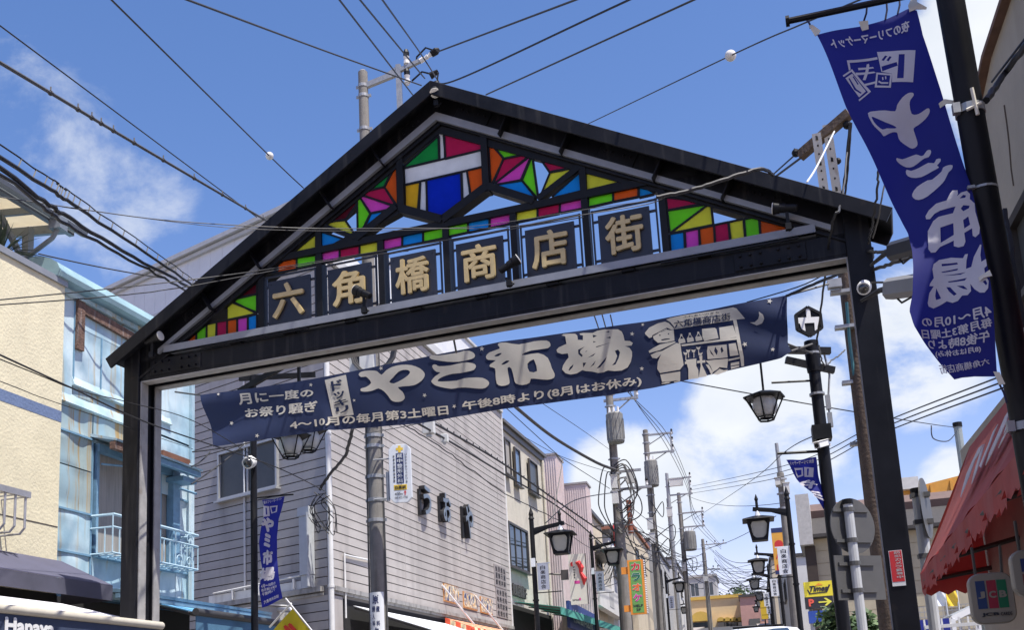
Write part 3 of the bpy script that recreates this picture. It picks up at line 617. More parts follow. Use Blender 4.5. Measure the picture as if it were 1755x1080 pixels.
# ------------------------------------------------------------------ the cream stucco house
CREAM = mat('cream stucco', (.66, .60, .42), .9, 0, .08, 2.5, bump=.35, bscale=30, streak=[((.45, .36, .24), 2.5, .5, .62, .8, .45)])
STRB = mat('blue painted stucco', (.13, .18, .30), .9, 0, .1, 4, bump=.35, bscale=30)
cbld = thing('stucco_house', 'cream stucco house wall with a blue stripe and grey capping', 'building', LF.p(-9.5, GZ(11)))
b = MB(); LF.box(b, -14, -7.81, GZ(10), 5.405, -6, .10); LF.box(b, -14, -7.81, 5.545, 7.16, -6, .10); LF.box(b, -13.9, -7.815, 5.4, 5.55, -5.9, .09); b.build('wall', CREAM, cbld)
b = MB(); LF.box(b, -14, -7.808, 5.405, 5.545, .05, .103); b.build('blue_stripe', STRB, cbld)
b = MB(); LF.box(b, -14, -7.79, 7.16, 7.24, -6, .13); b.build('capping', mat('grey capping', (.25, .26, .28), .5, .2, .1, 4), cbld)
b = MB(); LF.box(b, -14, -7.82, 4.10, 4.112, .1, .104); b.build('joint', mat('dark joint', (.06, .05, .04), .9, 0, 0), cbld)
RK = mat('grey rack metal', (.33, .33, .35), .45, .4, .15, 8)
b = MB(); b.bar(LF.p(-11, 4.30, .42), LF.p(-8.72, 4.30, .42), .05, .07, mi=0)
for i in range(14): s = -8.78-i*.16; b.tube([LF.p(s, 4.27, .42), LF.p(s, 3.92, .42), LF.p(s, 3.86, .36), LF.p(s, 3.86, .10)], .014, 6); b.tube([LF.p(s, 4.27, .42), LF.p(s, 4.27, .1)], .01, 5)
b.build('window_rack', RK, cbld)
# pergola on its roof
PG = mat('grey pergola metal', (.20, .225, .25), .5, .2, .12, 6); POLY = trans(mat('ivory polycarbonate', (.80, .74, .60), .5, 0, .06, 6), .6)
pg = thing('roof_pergola', 'grey roof terrace pergola with ivory translucent roof and rain gutter', 'pergola', LF.p(-8.5, 7.24, -.5))
ZP = lambda o: 8.10+(-o)*.10
def pp(s, o, dz=0): return LF.p(s, ZP(o)+dz, o)
b = MB(); b.poly([pp(-12, 0, .06), pp(-7.55, 0, .06), pp(-7.55, -2.2, .06), pp(-12, -2.2, .06)]); b.poly([pp(-12, 0, .07), pp(-7.55, 0, .07), pp(-7.55, -2.2, .07), pp(-12, -2.2, .07)][::-1]); b.build('roof_sheet', POLY, pg)
b = MB(); b.tube([pp(-12, .09, -.05), pp(-7.45, .09, -.05)], .06, 8); b.cbox(pp(-7.95, .08, -.14), .16, .16, .16); b.tube([pp(-7.95, .08, -.2), pp(-7.95, .0, -.32), pp(-7.9, -.55, -.62)], .032, 7); b.build('gutter', PG, pg)
b = MB(); b.bar(pp(-12, -.02, -.05), pp(-7.55, -.02, -.05), .07, .16); b.bar(pp(-12, -2.18, -.02), pp(-7.55, -2.18, -.02), .07, .14); b.bar(pp(-7.56, 0, -.02), pp(-7.56, -2.2, -.02), .06, .12)
b.bar(pp(-12, -1.1, -.06), pp(-7.6, -1.1, -.06), .05, .1)
for i in range(8): s = -8.1-i*.52; b.bar(pp(s, 0, 0), pp(s, -2.2, 0), .045, .09)
b.build('roof_frame', PG, pg)
for s, o in ((-7.72, -.55), (-7.72, -2.0), (-11, -.55)):
    b = MB(); q = pp(s, o, -.05); b.bar(V(q.x, q.y, 7.2), q, .1, .1, GN); b.bar(q-V(0, 0, .55), pp(s-.55, o, -.05), .06, .06, GN); b.build('post', PG, pg)
# yucca on the roof edge
yl = thing('yucca_plant', 'spiky dark yucca plant at the edge of the cream house roof', 'plant', LF.p(-8.55, 7.24, -.25))
b = MB(); LF.box(b, -8.72, -8.4, 7.24, 7.38, -.42, -.1); b.build('planter', PG, yl)
b = MB(); c = LF.p(-8.55, 7.34, -.25)
for i in range(46):
    a = rnd.uniform(0, 6.28); el_ = rnd.uniform(.15, 1.45); ln = rnd.uniform(.4, .7); d = V(math.cos(a)*math.cos(el_), math.sin(a)*math.cos(el_), math.sin(el_))
    sd_ = d.cross(V(0, 0, 1)).normalized()*.018; t1 = c+d*ln*.55; t2 = c+d*ln-V(0, 0, .08*math.cos(el_))
    b.add([c-sd_*.7, c+sd_*.7, t1+sd_, t1-sd_, t2, t1-V(0, 0, .006)], [(0, 1, 2, 3), (3, 2, 4), (0, 1, 5)])
b.build('leaves', mat('yucca leaf', (.035, .055, .03), .6, 0, .3, 9), yl)
# ================================================================== banners and flags
NAVY = trans(mat('navy banner cloth', (.013, .026, .085), .75, 0, .1, 3), .10)
INDIGO = trans(mat('indigo flag cloth', (.022, .028, .22), .75, 0, .1, 3), .5, (.02, .03, .34))
PRINT = trans(mat('unprinted pale cloth', (.72, .69, .62), .8, 0, .05, 8), .2)
PRINTF = trans(mat('unprinted flag cloth', (.76, .74, .78), .8, 0, .05, 8), .35)
TAPE = mat('cream tape tab', (.66, .62, .52), .7, 0, .08, 9)
def dice(vs, fs, step):
    bm = bmesh.new(); bv = [bm.verts.new((v[0], v[1], 0)) for v in vs]
    for f in fs:
        try: bm.faces.new([bv[i] for i in f])
        except ValueError: pass
    for ax in (0, 1):
        lo = min(v.co[ax] for v in bm.verts); hi = max(v.co[ax] for v in bm.verts); k = math.ceil(lo/step)*step
        while k < hi:
            n = [0, 0, 0]; n[ax] = 1; c = [0, 0, 0]; c[ax] = k
            bmesh.ops.bisect_plane(bm, geom=bm.verts[:]+bm.edges[:]+bm.faces[:], plane_co=c, plane_no=n); k += step
    bm.verts.index_update(); o = [tuple(v.co) for v in bm.verts], [tuple(v.index for v in f.verts) for f in bm.faces]; bm.free(); return o
class Cloth:                                              # a hanging sheet in a vertical plane with folds; addressed by where it is seen
    def __init__(c, p, q, disp):
        c.p = Vector(p); d = Vector(q)-c.p; d.z = 0; c.d = d.normalized(); c.n = V(c.d.y, -c.d.x, 0)
        if c.n.dot(CAM-c.p) < 0: c.n = -c.n
        c.disp = disp
    def at(c, px, py, off=0): return ONP(px, py, c.p, c.n)+c.n*(c.disp(px, py)+off)
    def sheet(c, left, right, top, bot, nu, nv):          # Coons patch between four pixel polylines
        def L_(pl, t):
            ds = [0]
            for a, b in zip(pl, pl[1:]): ds.append(ds[-1]+math.hypot(b[0]-a[0], b[1]-a[1]))
            s = t*ds[-1]
            for i in range(len(pl)-1):
                if s <= ds[i+1]+1e-9:
                    k = (s-ds[i])/max(ds[i+1]-ds[i], 1e-9); return (pl[i][0]+(pl[i+1][0]-pl[i][0])*k, pl[i][1]+(pl[i+1][1]-pl[i][1])*k)
            return pl[-1]
        c00, c10, c01, c11 = top[0], top[-1], bot[0], bot[-1]
        def fn(u, v):
            a = L_(left, v); b = L_(right, v); t = L_(top, u); o = L_(bot, u); r = []
            for k in (0, 1): r.append((1-u)*a[k]+u*b[k]+(1-v)*t[k]+v*o[k]-((1-u)*(1-v)*c00[k]+u*(1-v)*c10[k]+(1-u)*v*c01[k]+u*v*c11[k]))
            return r
        mb = MB(); mb.grid(lambda u, v: c.at(*fn(u, v)), nu, nv); return mb
    def shape(c, mb, loops, cr, off, mi=0, sm=0, step=14):
        ox, oy, k = cr; lp = [[(ox+x/k, -(oy+y/k)) for x, y in (smooth_loop(l, sm) if sm else l)] for l in loops]
        vs, fs = dice(*outline(lp), step)
        return mb.add([c.at(v[0], -v[1], off) for v in vs], fs, mi)
    def text(c, mb, txt, q, cr, off, mi=0, bold=.02):     # q: start-bottom, end-bottom, end-top, start-top
        ox, oy, k = cr; q = [(ox+x/k, oy+y/k) for x, y in q]
        vs, fs, x0, x1, y0, y1 = glyphs(txt)
        for dx, dy, k in layers(bold, 5):
            pts = []
            for v in vs:
                x = (v[0]+dx-x0)/(x1-x0); y = (v[1]+dy-y0)/(y1-y0)
                pts.append(tuple((q[0][i]*(1-x)+q[1][i]*x)*(1-y)+(q[3][i]*(1-x)+q[2][i]*x)*y for i in (0, 1)))
            v2, f2 = dice([(p[0], -p[1]) for p in pts], fs, 18)
            mb.add([c.at(v[0], -v[1], off+k*.0004) for v in v2], f2, mi)
        return mb
    def star(c, mb, x, y, r, off, mi=0):
        a0 = rnd.uniform(0, 1); c.shape(mb, [[(x+math.sin(a0+math.pi*i/5)*(r if i % 2 == 0 else r*.42), y-math.cos(a0+math.pi*i/5)*(r if i % 2 == 0 else r*.42)) for i in range(10)]], (0, 0, 1), off, mi)
# ------------------------------------------------------------------ the long banner under the gate
def bdisp(px, py):
    t = (px-345)/1010; e = max(0, 1-t*5); r = max(0, (t-.86)/.14)
    return .005*math.sin(px*.021+py*.03)+.003*math.sin(px*.05-py*.07)+.035*e*math.sin((py-680)*.075+px*.02)+.018*r*math.sin((py-505)*.09-px*.02)+.05*math.exp(-((px-560)/9)**2)*max(0, (py-690)/45)
BN = Cloth(AD(345, 680, 14.6), AD(1350, 510, 11.6), bdisp)
ban = thing('street_banner', 'long navy banner with pale lettering hung across the street beneath the gate', 'banner', BN.at(850, 720))
b = BN.sheet([(345, 678), (356, 722), (368, 767)], [(1348, 505), (1350, 560), (1350, 590), (1357, 603)],
             [(345, 678), (450, 664), (540, 649), (700, 618), (860, 585.5), (920, 577.5), (1110, 551), (1348, 505)],
             [(368, 767), (545, 740), (720, 726), (853, 703), (1040, 678), (1120, 665), (1277, 629), (1339, 615), (1357, 603)], 150, 16)
b.build('cloth', NAVY, ban, smooth=60)
A_ = (600, 560, 7.2); B_ = (740, 580, 9.0); C_ = (700, 560, 4.18); D_ = (920, 550, 9.237); E_ = (1040, 500, 5.484); H_ = (340, 600, 4.618)
of = .007
b = MB()
BN.shape(b, [[(110, 595), (130, 565), (190, 548), (270, 545), (340, 555), (395, 598), (450, 545), (530, 500), (640, 475), (760, 478), (860, 515), (915, 565), (922, 610), (890, 665), (820, 715), (740, 735), (595, 750), (650, 805), (675, 860), (670, 895), (630, 925), (560, 930), (510, 910), (470, 855), (420, 800), (355, 765), (290, 790), (220, 805), (150, 803), (135, 785), (145, 765), (200, 750), (265, 698), (225, 640), (195, 620), (140, 625)],
 [(490, 685), (530, 640), (600, 565), (660, 538), (720, 540), (745, 565), (720, 605), (650, 655), (545, 705)]], A_, of, 0, 2)
BN.shape(b, [[(-30, 295), (0, 270), (50, 265), (130, 268), (400, 225), (500, 195), (580, 195), (645, 225), (668, 270), (640, 310), (560, 335), (420, 365), (250, 365), (100, 345), (0, 325)]], B_, of, 0, 2)
BN.shape(b, [[(10, 430), (40, 405), (80, 415), (120, 435), (300, 420), (480, 378), (590, 378), (665, 400), (682, 440), (650, 490), (560, 515), (440, 540), (320, 550), (210, 580), (130, 615), (90, 655), (140, 668), (380, 655), (500, 620), (640, 608), (780, 612), (860, 650), (890, 695), (860, 750), (790, 780), (650, 772), (520, 760), (400, 765), (300, 780), (150, 755), (50, 725), (0, 680), (0, 650), (50, 590), (135, 530), (80, 520), (30, 480)]], B_, of, 0, 2)
BN.shape(b, [[(643, 135), (650, 120), (700, 115), (790, 128), (900, 105), (990, 100), (1018, 125), (1000, 155), (880, 172), (815, 200), (840, 205), (930, 190), (1000, 225), (1030, 300), (1050, 340), (1045, 370), (1000, 383), (930, 378), (880, 375), (870, 405), (820, 420), (770, 408), (757, 370), (738, 300), (710, 298), (725, 385), (720, 415), (670, 427), (635, 410), (625, 350), (620, 300), (585, 290), (585, 270), (625, 242), (570, 238), (555, 215), (580, 185), (655, 158)],
 [(615, 212), (640, 195), (670, 190), (645, 212)], [(665, 272), (700, 245), (725, 248), (690, 270)], [(855, 268), (890, 240), (905, 245), (925, 320), (870, 325)]], C_, of, 0, 2)
BN.shape(b, [[(395, 235), (430, 215), (520, 208), (610, 208), (645, 235), (655, 305), (735, 312), (735, 235), (690, 225), (680, 205), (740, 195), (890, 195), (960, 160), (1080, 140), (1290, 140), (1350, 175), (1375, 230), (1395, 320), (1480, 325), (1525, 355), (1505, 395), (1400, 405), (1470, 430), (1510, 490), (1510, 560), (1490, 650), (1440, 740), (1350, 790), (1230, 800), (1130, 790), (1060, 820), (980, 830), (880, 808), (780, 800), (725, 785), (640, 835), (540, 855), (460, 835), (405, 775), (420, 710), (470, 630), (510, 585), (497, 520), (400, 530), (330, 505), (315, 465), (350, 425), (475, 370), (455, 250)],
 [(890, 225), (955, 243), (895, 270)], [(1090, 182), (1150, 165), (1155, 188)], [(1105, 270), (1170, 252), (1172, 285)], [(900, 325), (940, 335), (900, 352)], [(940, 415), (1180, 345), (950, 427)], [(660, 465), (765, 415), (700, 470), (690, 510), (735, 555), (715, 578), (665, 530)], [(770, 497), (815, 473), (790, 497)], [(805, 595), (940, 515), (900, 560)], [(735, 670), (790, 668), (740, 745)], [(845, 745), (940, 635), (910, 700)], [(950, 765), (1110, 575), (1090, 640), (1010, 740)], [(1195, 710), (1245, 650), (1275, 560), (1240, 480), (1290, 458), (1320, 500), (1300, 590), (1250, 695)], [(505, 790), (530, 740), (588, 690), (570, 740), (525, 790)]], D_, of, 0, 0)
b.build('large_lettering', PRINT, ban)
b = MB(); BN.text(b, '月に一度の', [(330, 435), (910, 368), (905, 308), (318, 348)], H_, of, 0, .03); b.build('lettering_line', PRINT, ban)
b = MB(); BN.text(b, 'お祭り騒ぎ', [(370, 535), (948, 490), (942, 405), (362, 465)], H_, of, 0, .03); b.build('lettering_line', PRINT, ban)
b = MB(); BN.text(b, '4〜10月の毎月第3土曜日', [(500, 737), (769, 711), (767, 695), (498, 722)], (0, 0, 1), of, 0, .03); b.build('lettering_line', PRINT, ban)
b = MB(); BN.text(b, '午後8時より(8月はお休み)', [(395, 610), (1672, 428), (1662, 352), (386, 540)], C_, of, 0, .03); b.build('lettering_line', PRINT, ban)
for x, y, r in ((377, 677, 3), (395, 725, 4), (443, 748, 4), (533, 660, 3.5), (654, 632, 4), (608, 687, 3), (728, 678, 4), (779, 697, 4), (826, 598, 4.5), (1084, 573, 4), (1102, 557, 3), (1319, 516, 5), (1277, 591, 5), (1325, 600, 4), (1100, 632, 4)): b = MB(); BN.star(b, x, y, r, of); b.build('star', PRINT, ban)
b = MB(); BN.shape(b, [[(1003, 240), (1170, 197), (1232, 515), (1070, 535)]], H_, of); tg = b.build('title_box', PRINT, ban)
b = MB()
for ch, q in zip('ドッキリ', ([(1068, 330), (1145, 305), (1135, 235), (1055, 255)], [(1085, 395), (1165, 375), (1155, 325), (1075, 345)], [(1085, 455), (1195, 430), (1180, 385), (1080, 405)], [(1105, 510), (1195, 485), (1185, 440), (1095, 460)])): BN.text(b, ch, q, H_, of+.004, 0, .03)
b.build('title_characters', NAVY, tg)
b = MB(); S_ = lambda *l, sm=0: BN.shape(b, list(l), E_, of, 0, sm)
S_([(560, 265), (600, 250), (720, 225), (1190, 150), (1220, 160), (1300, 255), (1215, 262), (640, 355), (632, 330), (600, 290)])
S_([(1186, 268), (1218, 263), (1290, 620), (1292, 700), (1266, 705), (1256, 622)]); S_([(700, 497), (1234, 430), (1236, 452), (705, 514)]); S_([(1145, 638), (1252, 618), (1252, 632), (1145, 654)])
for x, y in ((700, 0), (780, -12), (860, -22)): S_([(x-22, 490+y), (x-28, 455+y), (x-10, 425+y), (x-8, 400+y), (x+8, 398+y), (x+12, 420+y), (x+34, 450+y), (x+40, 478+y)], [(x-12, 445+y), (x-2, 420+y), (x+4, 418+y), (x+20, 442+y)])
S_([(895, 352), (1015, 340), (1030, 352), (1052, 440), (962, 456), (918, 468), (900, 430)]); S_([(1056, 338), (1185, 315), (1195, 345), (1222, 428), (1130, 444), (1066, 450)])
S_([(360, 390), (400, 340), (480, 300), (550, 283), (585, 298), (636, 350), (624, 366), (566, 340), (430, 412), (424, 432), (402, 438), (366, 405)])
S_([(434, 424), (480, 396), (520, 376), (560, 360), (630, 366), (636, 460), (560, 478), (480, 482), (444, 450)], [(494, 405), (506, 405), (506, 417), (494, 417)], [(574, 392), (586, 392), (586, 404), (574, 404)], [(512, 452), (545, 443), (590, 440), (592, 448), (548, 456), (516, 462)], [(488, 388), (560, 350), (568, 360), (520, 380)])
S_([(395, 560), (440, 530), (500, 498), (640, 468), (648, 478), (500, 552), (402, 578)]); S_([(412, 596), (470, 570), (520, 560), (655, 482), (692, 492), (700, 560), (724, 690), (690, 736), (500, 766), (474, 728), (480, 660), (512, 590), (470, 630), (430, 624)])
S_([(502, 780), (692, 752), (692, 836), (520, 850)]); S_([(512, 864), (560, 850), (604, 850), (580, 864), (520, 870)]); S_([(630, 850), (690, 836), (688, 846), (640, 858)])
S_([(742, 642), (842, 630), (842, 700), (862, 740), (866, 818), (770, 830), (768, 730)]); S_([(868, 606), (898, 602), (896, 690), (944, 790), (936, 802), (866, 812), (884, 700)])
for x, y in ((765, 555), (815, 555), (860, 530), (880, 585), (740, 580)): S_([(x-22, y-12), (x, y-6), (x+22, y-14), (x+12, y+14), (x+6, y+14), (x+8, y+66), (x, y+66), (x, y+14), (x-12, y+14)])
S_([(930, 650), (1142, 632), (1132, 720), (1060, 712), (1044, 730), (1000, 760), (975, 700)]); S_([(942, 560), (950, 515), (1128, 500), (1138, 622), (948, 636)], [(965, 540), (1000, 590), (1010, 612), (980, 585)], [(1020, 520), (1045, 560), (1035, 600), (1010, 560)], [(1070, 540), (1085, 520), (1100, 560), (1080, 580)])
S_([(1148, 496), (1214, 486), (1242, 600), (1160, 610)]); S_([(1166, 674), (1246, 660), (1246, 686), (1166, 700)]); S_([(1166, 708), (1246, 694), (1244, 710), (1170, 730)]); S_([(930, 685), (960, 690), (1000, 760), (985, 790), (965, 740)]); S_([(1000, 778), (1060, 728), (1100, 740), (1142, 735), (1120, 755), (1040, 785)])
S_([(735, 660), (760, 655), (760, 680), (735, 684)]); S_([(850, 652), (926, 645), (926, 668), (850, 674)])
S_([(1432, 192), (1470, 220), (1482, 260), (1460, 300), (1410, 318), (1345, 290), (1390, 288), (1425, 260), (1436, 225)])
st = b.build('stall_drawing', PRINT, ban)
b = MB(); BN.text(b, '六角橋商店街', [(640, 345), (1162, 268), (1158, 200), (633, 280)], E_, of+.004, 0, .02); BN.text(b, 'ふれあいのまち', [(720, 252), (1058, 203), (1055, 185), (718, 235)], E_, of+.004, 0, .01); b.build('stall_lettering', NAVY, st)
for p_, q_ in (((345, 678, 14.6), (300, 672, 14.9)), ((1348, 507, 11.6), (1420, 487, 11.9)), ((1356, 602, 11.6), (1392, 590, 11.9)), ((1350, 590, 11.6), (1392, 606, 11.9)), ((782, 604, 12.6), (776, 572, 11.3)), ((345, 679, 14.6), (430, 672, 15.4))): b = MB(); b.tube([AD(*p_), AD(*q_)], .012, 5); b.build('tie_rope', WIREG, ban)
# ------------------------------------------------------------------ near black pole with the big flag
def pole_line(p0, d0, p1, d1, zlo, zhi):                  # a straight pole through two seen points, extended to two heights
    a = AD(*p0, d0); c = AD(*p1, d1); d = (c-a)/(c.z-a.z); return a+d*(zlo-a.z), a+d*(zhi-a.z)
def flag_arm(parent, a, c, r=.02):
    b = MB(); b.tube([a, c], r, 8); d = (c-a).normalized(); b.tube([c-d*.01, c+d*.006], r*1.7, 8); b.build('flag_arm', BLACK2, parent)
np_ = thing('flag_pole', 'thick black steel pole carrying the large indigo flag before the plaster building', 'pole', V(1.3, 4.4, GZ(4.4)))
lo, hi = pole_line((1629, 0), 4.75, (1778, 850), 4.6, GZ(4.5), 6.9)
b = MB(); b.tube([lo, lo.lerp(hi, .35), hi], [.066, .058, .055], 16); b.build('pole', BLACK, np_, smooth=True)
def pole_at(z): return lo.lerp(hi, (z-lo.z)/(hi.z-lo.z))
for zz_, r_, h_ in ((AD(1667, 187, 4.7).z, .062, .035), (AD(1753, 733, 4.62).z, .066, .035), (AD(1690, 327, 4.7).z, .059, .01)):
    b = MB(); c_ = pole_at(zz_); b.tube([c_-V(0, 0, h_/2), c_+V(0, 0, h_/2)], r_, 16)
    b.cbox(c_+V(-r_, -.04, 0), .03, .03, h_*1.3); b.build('clamp_band', STEEL, np_)
c_ = pole_at(AD(1667, 187, 4.7).z)
b = MB(); b.tube([c_+V(.01, -.075, -.06), c_+V(.0, -.085, .06)], .008, 6); b.tube([c_+V(-.03, -.075, -.03), c_+V(.03, -.08, -.01)], .007, 6); b.build('wooden_peg', TAPE, np_)
a_ = AD(1632, -24, 4.74); t_ = AD(1349, 36, 4.95)
flag_arm(np_, a_, t_, .0145)
def fdisp(px, py):
    v = (py-30)/615; u = (px-(1398+v*165))/170
    return .035*math.sin(v*9+1.2*u)+.012*math.sin((px*.8+py*.35)*.05)+.05*v*math.sin(u*5+2.5)+.03*math.sin(v*21-u*3)*max(0, .55-abs(v-.42))
FC = Cloth(AD(1620, 300, 4.72), AD(1400, 300, 4.86), fdisp)
fl = thing('street_flag', 'largest indigo flag, hanging from the thick black pole, lettering mirrored', 'flag', FC.at(1640, 640), 'indigo festival flags')
b = FC.sheet([(1400, 66), (1450, 185), (1470, 224), (1505, 290), (1544, 360), (1558, 390), (1564, 425), (1565, 458), (1563, 507), (1557, 537), (1565, 561), (1584, 587), (1615, 623), (1638, 646)],
             [(1570, 26), (1580, 70), (1612, 156), (1645, 255), (1662, 311), (1677, 394), (1688, 466), (1696, 530), (1708, 633), (1710, 645)],
             [(1400, 66), (1454, 54), (1474, 49), (1519, 35), (1556, 20), (1570, 26)], [(1638, 646), (1651, 643), (1672, 642), (1710, 645)], 40, 100)
b.build('cloth', INDIGO, fl, smooth=60)
P6 = (1380, 0, 5.4); P7 = (1470, 150, 5.14); P8 = (1530, 330, 4.695); P3 = (1480, 400, 3.858); fo = .006
b = MB(); SF = lambda cr, *l, sm=2: FC.shape(b, list(l), cr, fo, 0, sm, 8)
SF(P7, [(90, 225), (140, 208), (240, 203), (330, 210), (345, 165), (390, 110), (440, 78), (480, 75), (488, 95), (462, 125), (455, 160), (475, 225), (520, 230), (560, 215), (610, 185), (632, 190), (632, 220), (600, 262), (540, 305), (498, 330), (510, 370), (535, 435), (530, 470), (490, 490), (440, 470), (380, 435), (360, 400), (350, 370), (310, 372), (265, 395), (230, 415), (205, 385), (150, 340), (115, 290)],
   [(122, 255), (160, 265), (240, 295), (310, 315), (343, 330), (330, 340), (260, 345), (220, 358), (180, 335), (145, 300)])
SF(P7, [(350, 585), (400, 590), (460, 565), (525, 540), (560, 553), (590, 550), (620, 510), (650, 508), (655, 535), (635, 570), (600, 578), (560, 605), (500, 650), (440, 660), (380, 635), (350, 610)])
SF(P7, [(440, 680), (480, 690), (550, 665), (630, 625), (680, 635), (700, 600), (735, 598), (735, 625), (715, 650), (705, 665), (720, 685), (660, 715), (570, 755), (480, 752), (435, 720)])
SF(P7, [(490, 895), (530, 840), (620, 795), (660, 795), (740, 730), (755, 690), (800, 672), (838, 675), (830, 715), (800, 745), (765, 820), (720, 870), (620, 940), (545, 955), (500, 930)])
SF(P8, [(275, 190), (270, 165), (295, 125), (350, 85), (430, 75), (455, 25), (475, 0), (515, 0), (518, 30), (510, 50), (545, 20), (590, 5), (615, 30), (612, 75), (650, 110), (655, 180), (690, 310), (685, 360), (655, 385), (635, 370), (630, 310), (570, 340), (580, 410), (565, 445), (525, 450), (490, 435), (490, 390), (385, 430), (345, 475), (310, 475), (290, 445), (288, 290), (330, 215), (370, 190), (480, 180), (500, 130), (380, 145), (340, 160), (305, 195)],
   [(530, 70), (560, 40), (582, 45), (575, 65)], [(540, 150), (560, 125), (610, 130), (605, 150), (560, 172)], [(385, 275), (485, 255), (490, 345), (388, 398)], [(560, 240), (600, 215), (615, 280), (570, 305)], sm=0)
SF(P8, [(320, 620), (330, 575), (375, 540), (470, 528), (560, 545), (575, 515), (597, 515), (585, 570), (580, 640), (620, 630), (640, 550), (690, 450), (700, 455), (690, 540), (695, 600), (730, 580), (735, 640), (715, 660), (720, 720), (745, 770), (740, 830), (715, 860), (680, 855), (640, 820), (610, 770), (615, 830), (590, 855), (550, 850), (520, 885), (480, 893), (435, 875), (380, 905), (330, 928), (290, 915), (282, 890), (295, 810), (330, 755), (295, 755), (300, 735), (330, 690)],
   [(393, 575), (515, 575), (520, 590), (395, 594)], [(390, 640), (520, 625), (515, 640), (400, 648)], [(400, 671), (580, 667), (540, 680)], [(440, 722), (585, 716), (570, 734), (450, 731)], [(350, 770), (365, 800), (390, 850), (350, 862), (343, 830)], [(430, 765), (460, 770), (510, 830), (490, 840), (450, 800)], [(510, 765), (560, 775), (590, 810), (560, 800)], [(700, 770), (720, 760), (735, 790), (725, 805)], sm=0)
b.build('large_lettering', PRINTF, fl)
b = MB(); FC.text(b, '夜のフリーマーケット', [(1556, 62), (1427, 95), (1420, 79), (1557, 43)], (0, 0, 1), fo, 0, .04); b.build('lettering_line', PRINTF, fl)
b = MB(); FC.text(b, '4月〜10月の', [(828, 588), (385, 618), (388, 560), (815, 518)], P3, fo, 0, .03); b.build('lettering_line', PRINTF, fl)
b = MB(); FC.text(b, '毎月第3土曜日', [(834, 650), (390, 700), (380, 640), (825, 592)], P3, fo, 0, .03); b.build('lettering_line', PRINTF, fl)
b = MB(); FC.text(b, '午後8時より', [(820, 735), (432, 762), (427, 702), (818, 668)], P3, fo, 0, .03); b.build('lettering_line', PRINTF, fl)
b = MB(); FC.text(b, '(8月はお休み)', [(772, 795), (482, 818), (478, 768), (767, 755)], P3, fo, 0, .03); b.build('lettering_line', PRINTF, fl)
b = MB(); FC.text(b, '六角橋商店街', [(832, 868), (515, 922), (500, 862), (822, 835)], P3, fo, 0, .02); b.build('lettering_line', PRINTF, fl)
b = MB(); SE = lambda *l: FC.shape(b, list(l), P6, fo, 0, 0, 8)
SE([(660, 513), (1010, 520), (990, 805), (797, 800), (797, 728), (700, 702)], [(858, 553), (912, 555), (902, 772), (842, 770), (850, 668)], [(700, 655), (838, 625), (848, 660), (708, 698)], [(700, 595), (735, 553), (755, 560), (722, 603)], [(745, 600), (775, 563), (793, 572), (765, 612)])
SE([(418, 678), (402, 690), (382, 603), (662, 562), (666, 585), (408, 622)]); SE([(548, 796), (652, 778), (652, 796), (556, 812)]); SE([(566, 628), (584, 622), (590, 636), (580, 700), (556, 765), (530, 762), (552, 700)]); SE([(486, 660), (622, 652), (634, 664), (490, 680)]); SE([(464, 702), (632, 694), (650, 706), (470, 724)])
SE([(345, 735), (425, 678), (434, 690), (354, 747)]); SE([(428, 672), (607, 862), (500, 942), (494, 928), (580, 866), (420, 690)]); SE([(370, 755), (432, 712), (560, 858), (498, 908)], [(398, 756), (408, 750), (470, 838), (520, 868), (514, 878), (452, 846)], [(436, 738), (446, 732), (492, 796), (484, 804)])
SE([(655, 703), (797, 730), (787, 845), (640, 830)], [(668, 722), (780, 742), (770, 828), (660, 815)]); SE([(678, 775), (700, 790), (765, 798), (762, 810), (700, 806), (672, 788)]); SE([(706, 750), (716, 748), (720, 772), (710, 776)]); SE([(732, 745), (744, 745), (746, 768), (736, 772)])
b.build('emblem', PRINTF, fl)
b = MB()
for q in ([(1386, 48), (1392, 47), (1406, 62), (1403, 68), (1397, 72)], [(1471, 44), (1487, 41), (1488, 56), (1477, 60)], [(1555, 18), (1562, 2), (1569, 1), (1570, 14), (1586, 26), (1585, 29), (1569, 27), (1557, 30)], [(1608, 180), (1618, 173), (1638, 176), (1637, 180), (1622, 180), (1611, 187)], [(1672, 487), (1690, 476), (1694, 487), (1680, 489), (1674, 494)], [(1702, 638), (1712, 640), (1722, 660), (1712, 660)]):
    b = MB(); b.prism([FC.at(x, y, .012) for x, y in q], FC.n*.004); b.build('tape_tab', TAPE, fl)
CORD = mat('dark blue cord', (.02, .022, .06), .8, 0, 0)
for p_, q_ in (((1486, 8), (1479, 43)), ((1519, 1), (1517, 36)), ((1541, -4), (1538, 27)), ((1382, 30), (1389, 50)), ((1567, 4), (1572, -10)), ((1712, 655), (1726, 690))): b = MB(); b.tube([FC.at(*p_), FC.at((p_[0]+q_[0])/2+2, (p_[1]+q_[1])/2), FC.at(*q_)], .0045, 5); b.build('cord', CORD, fl)
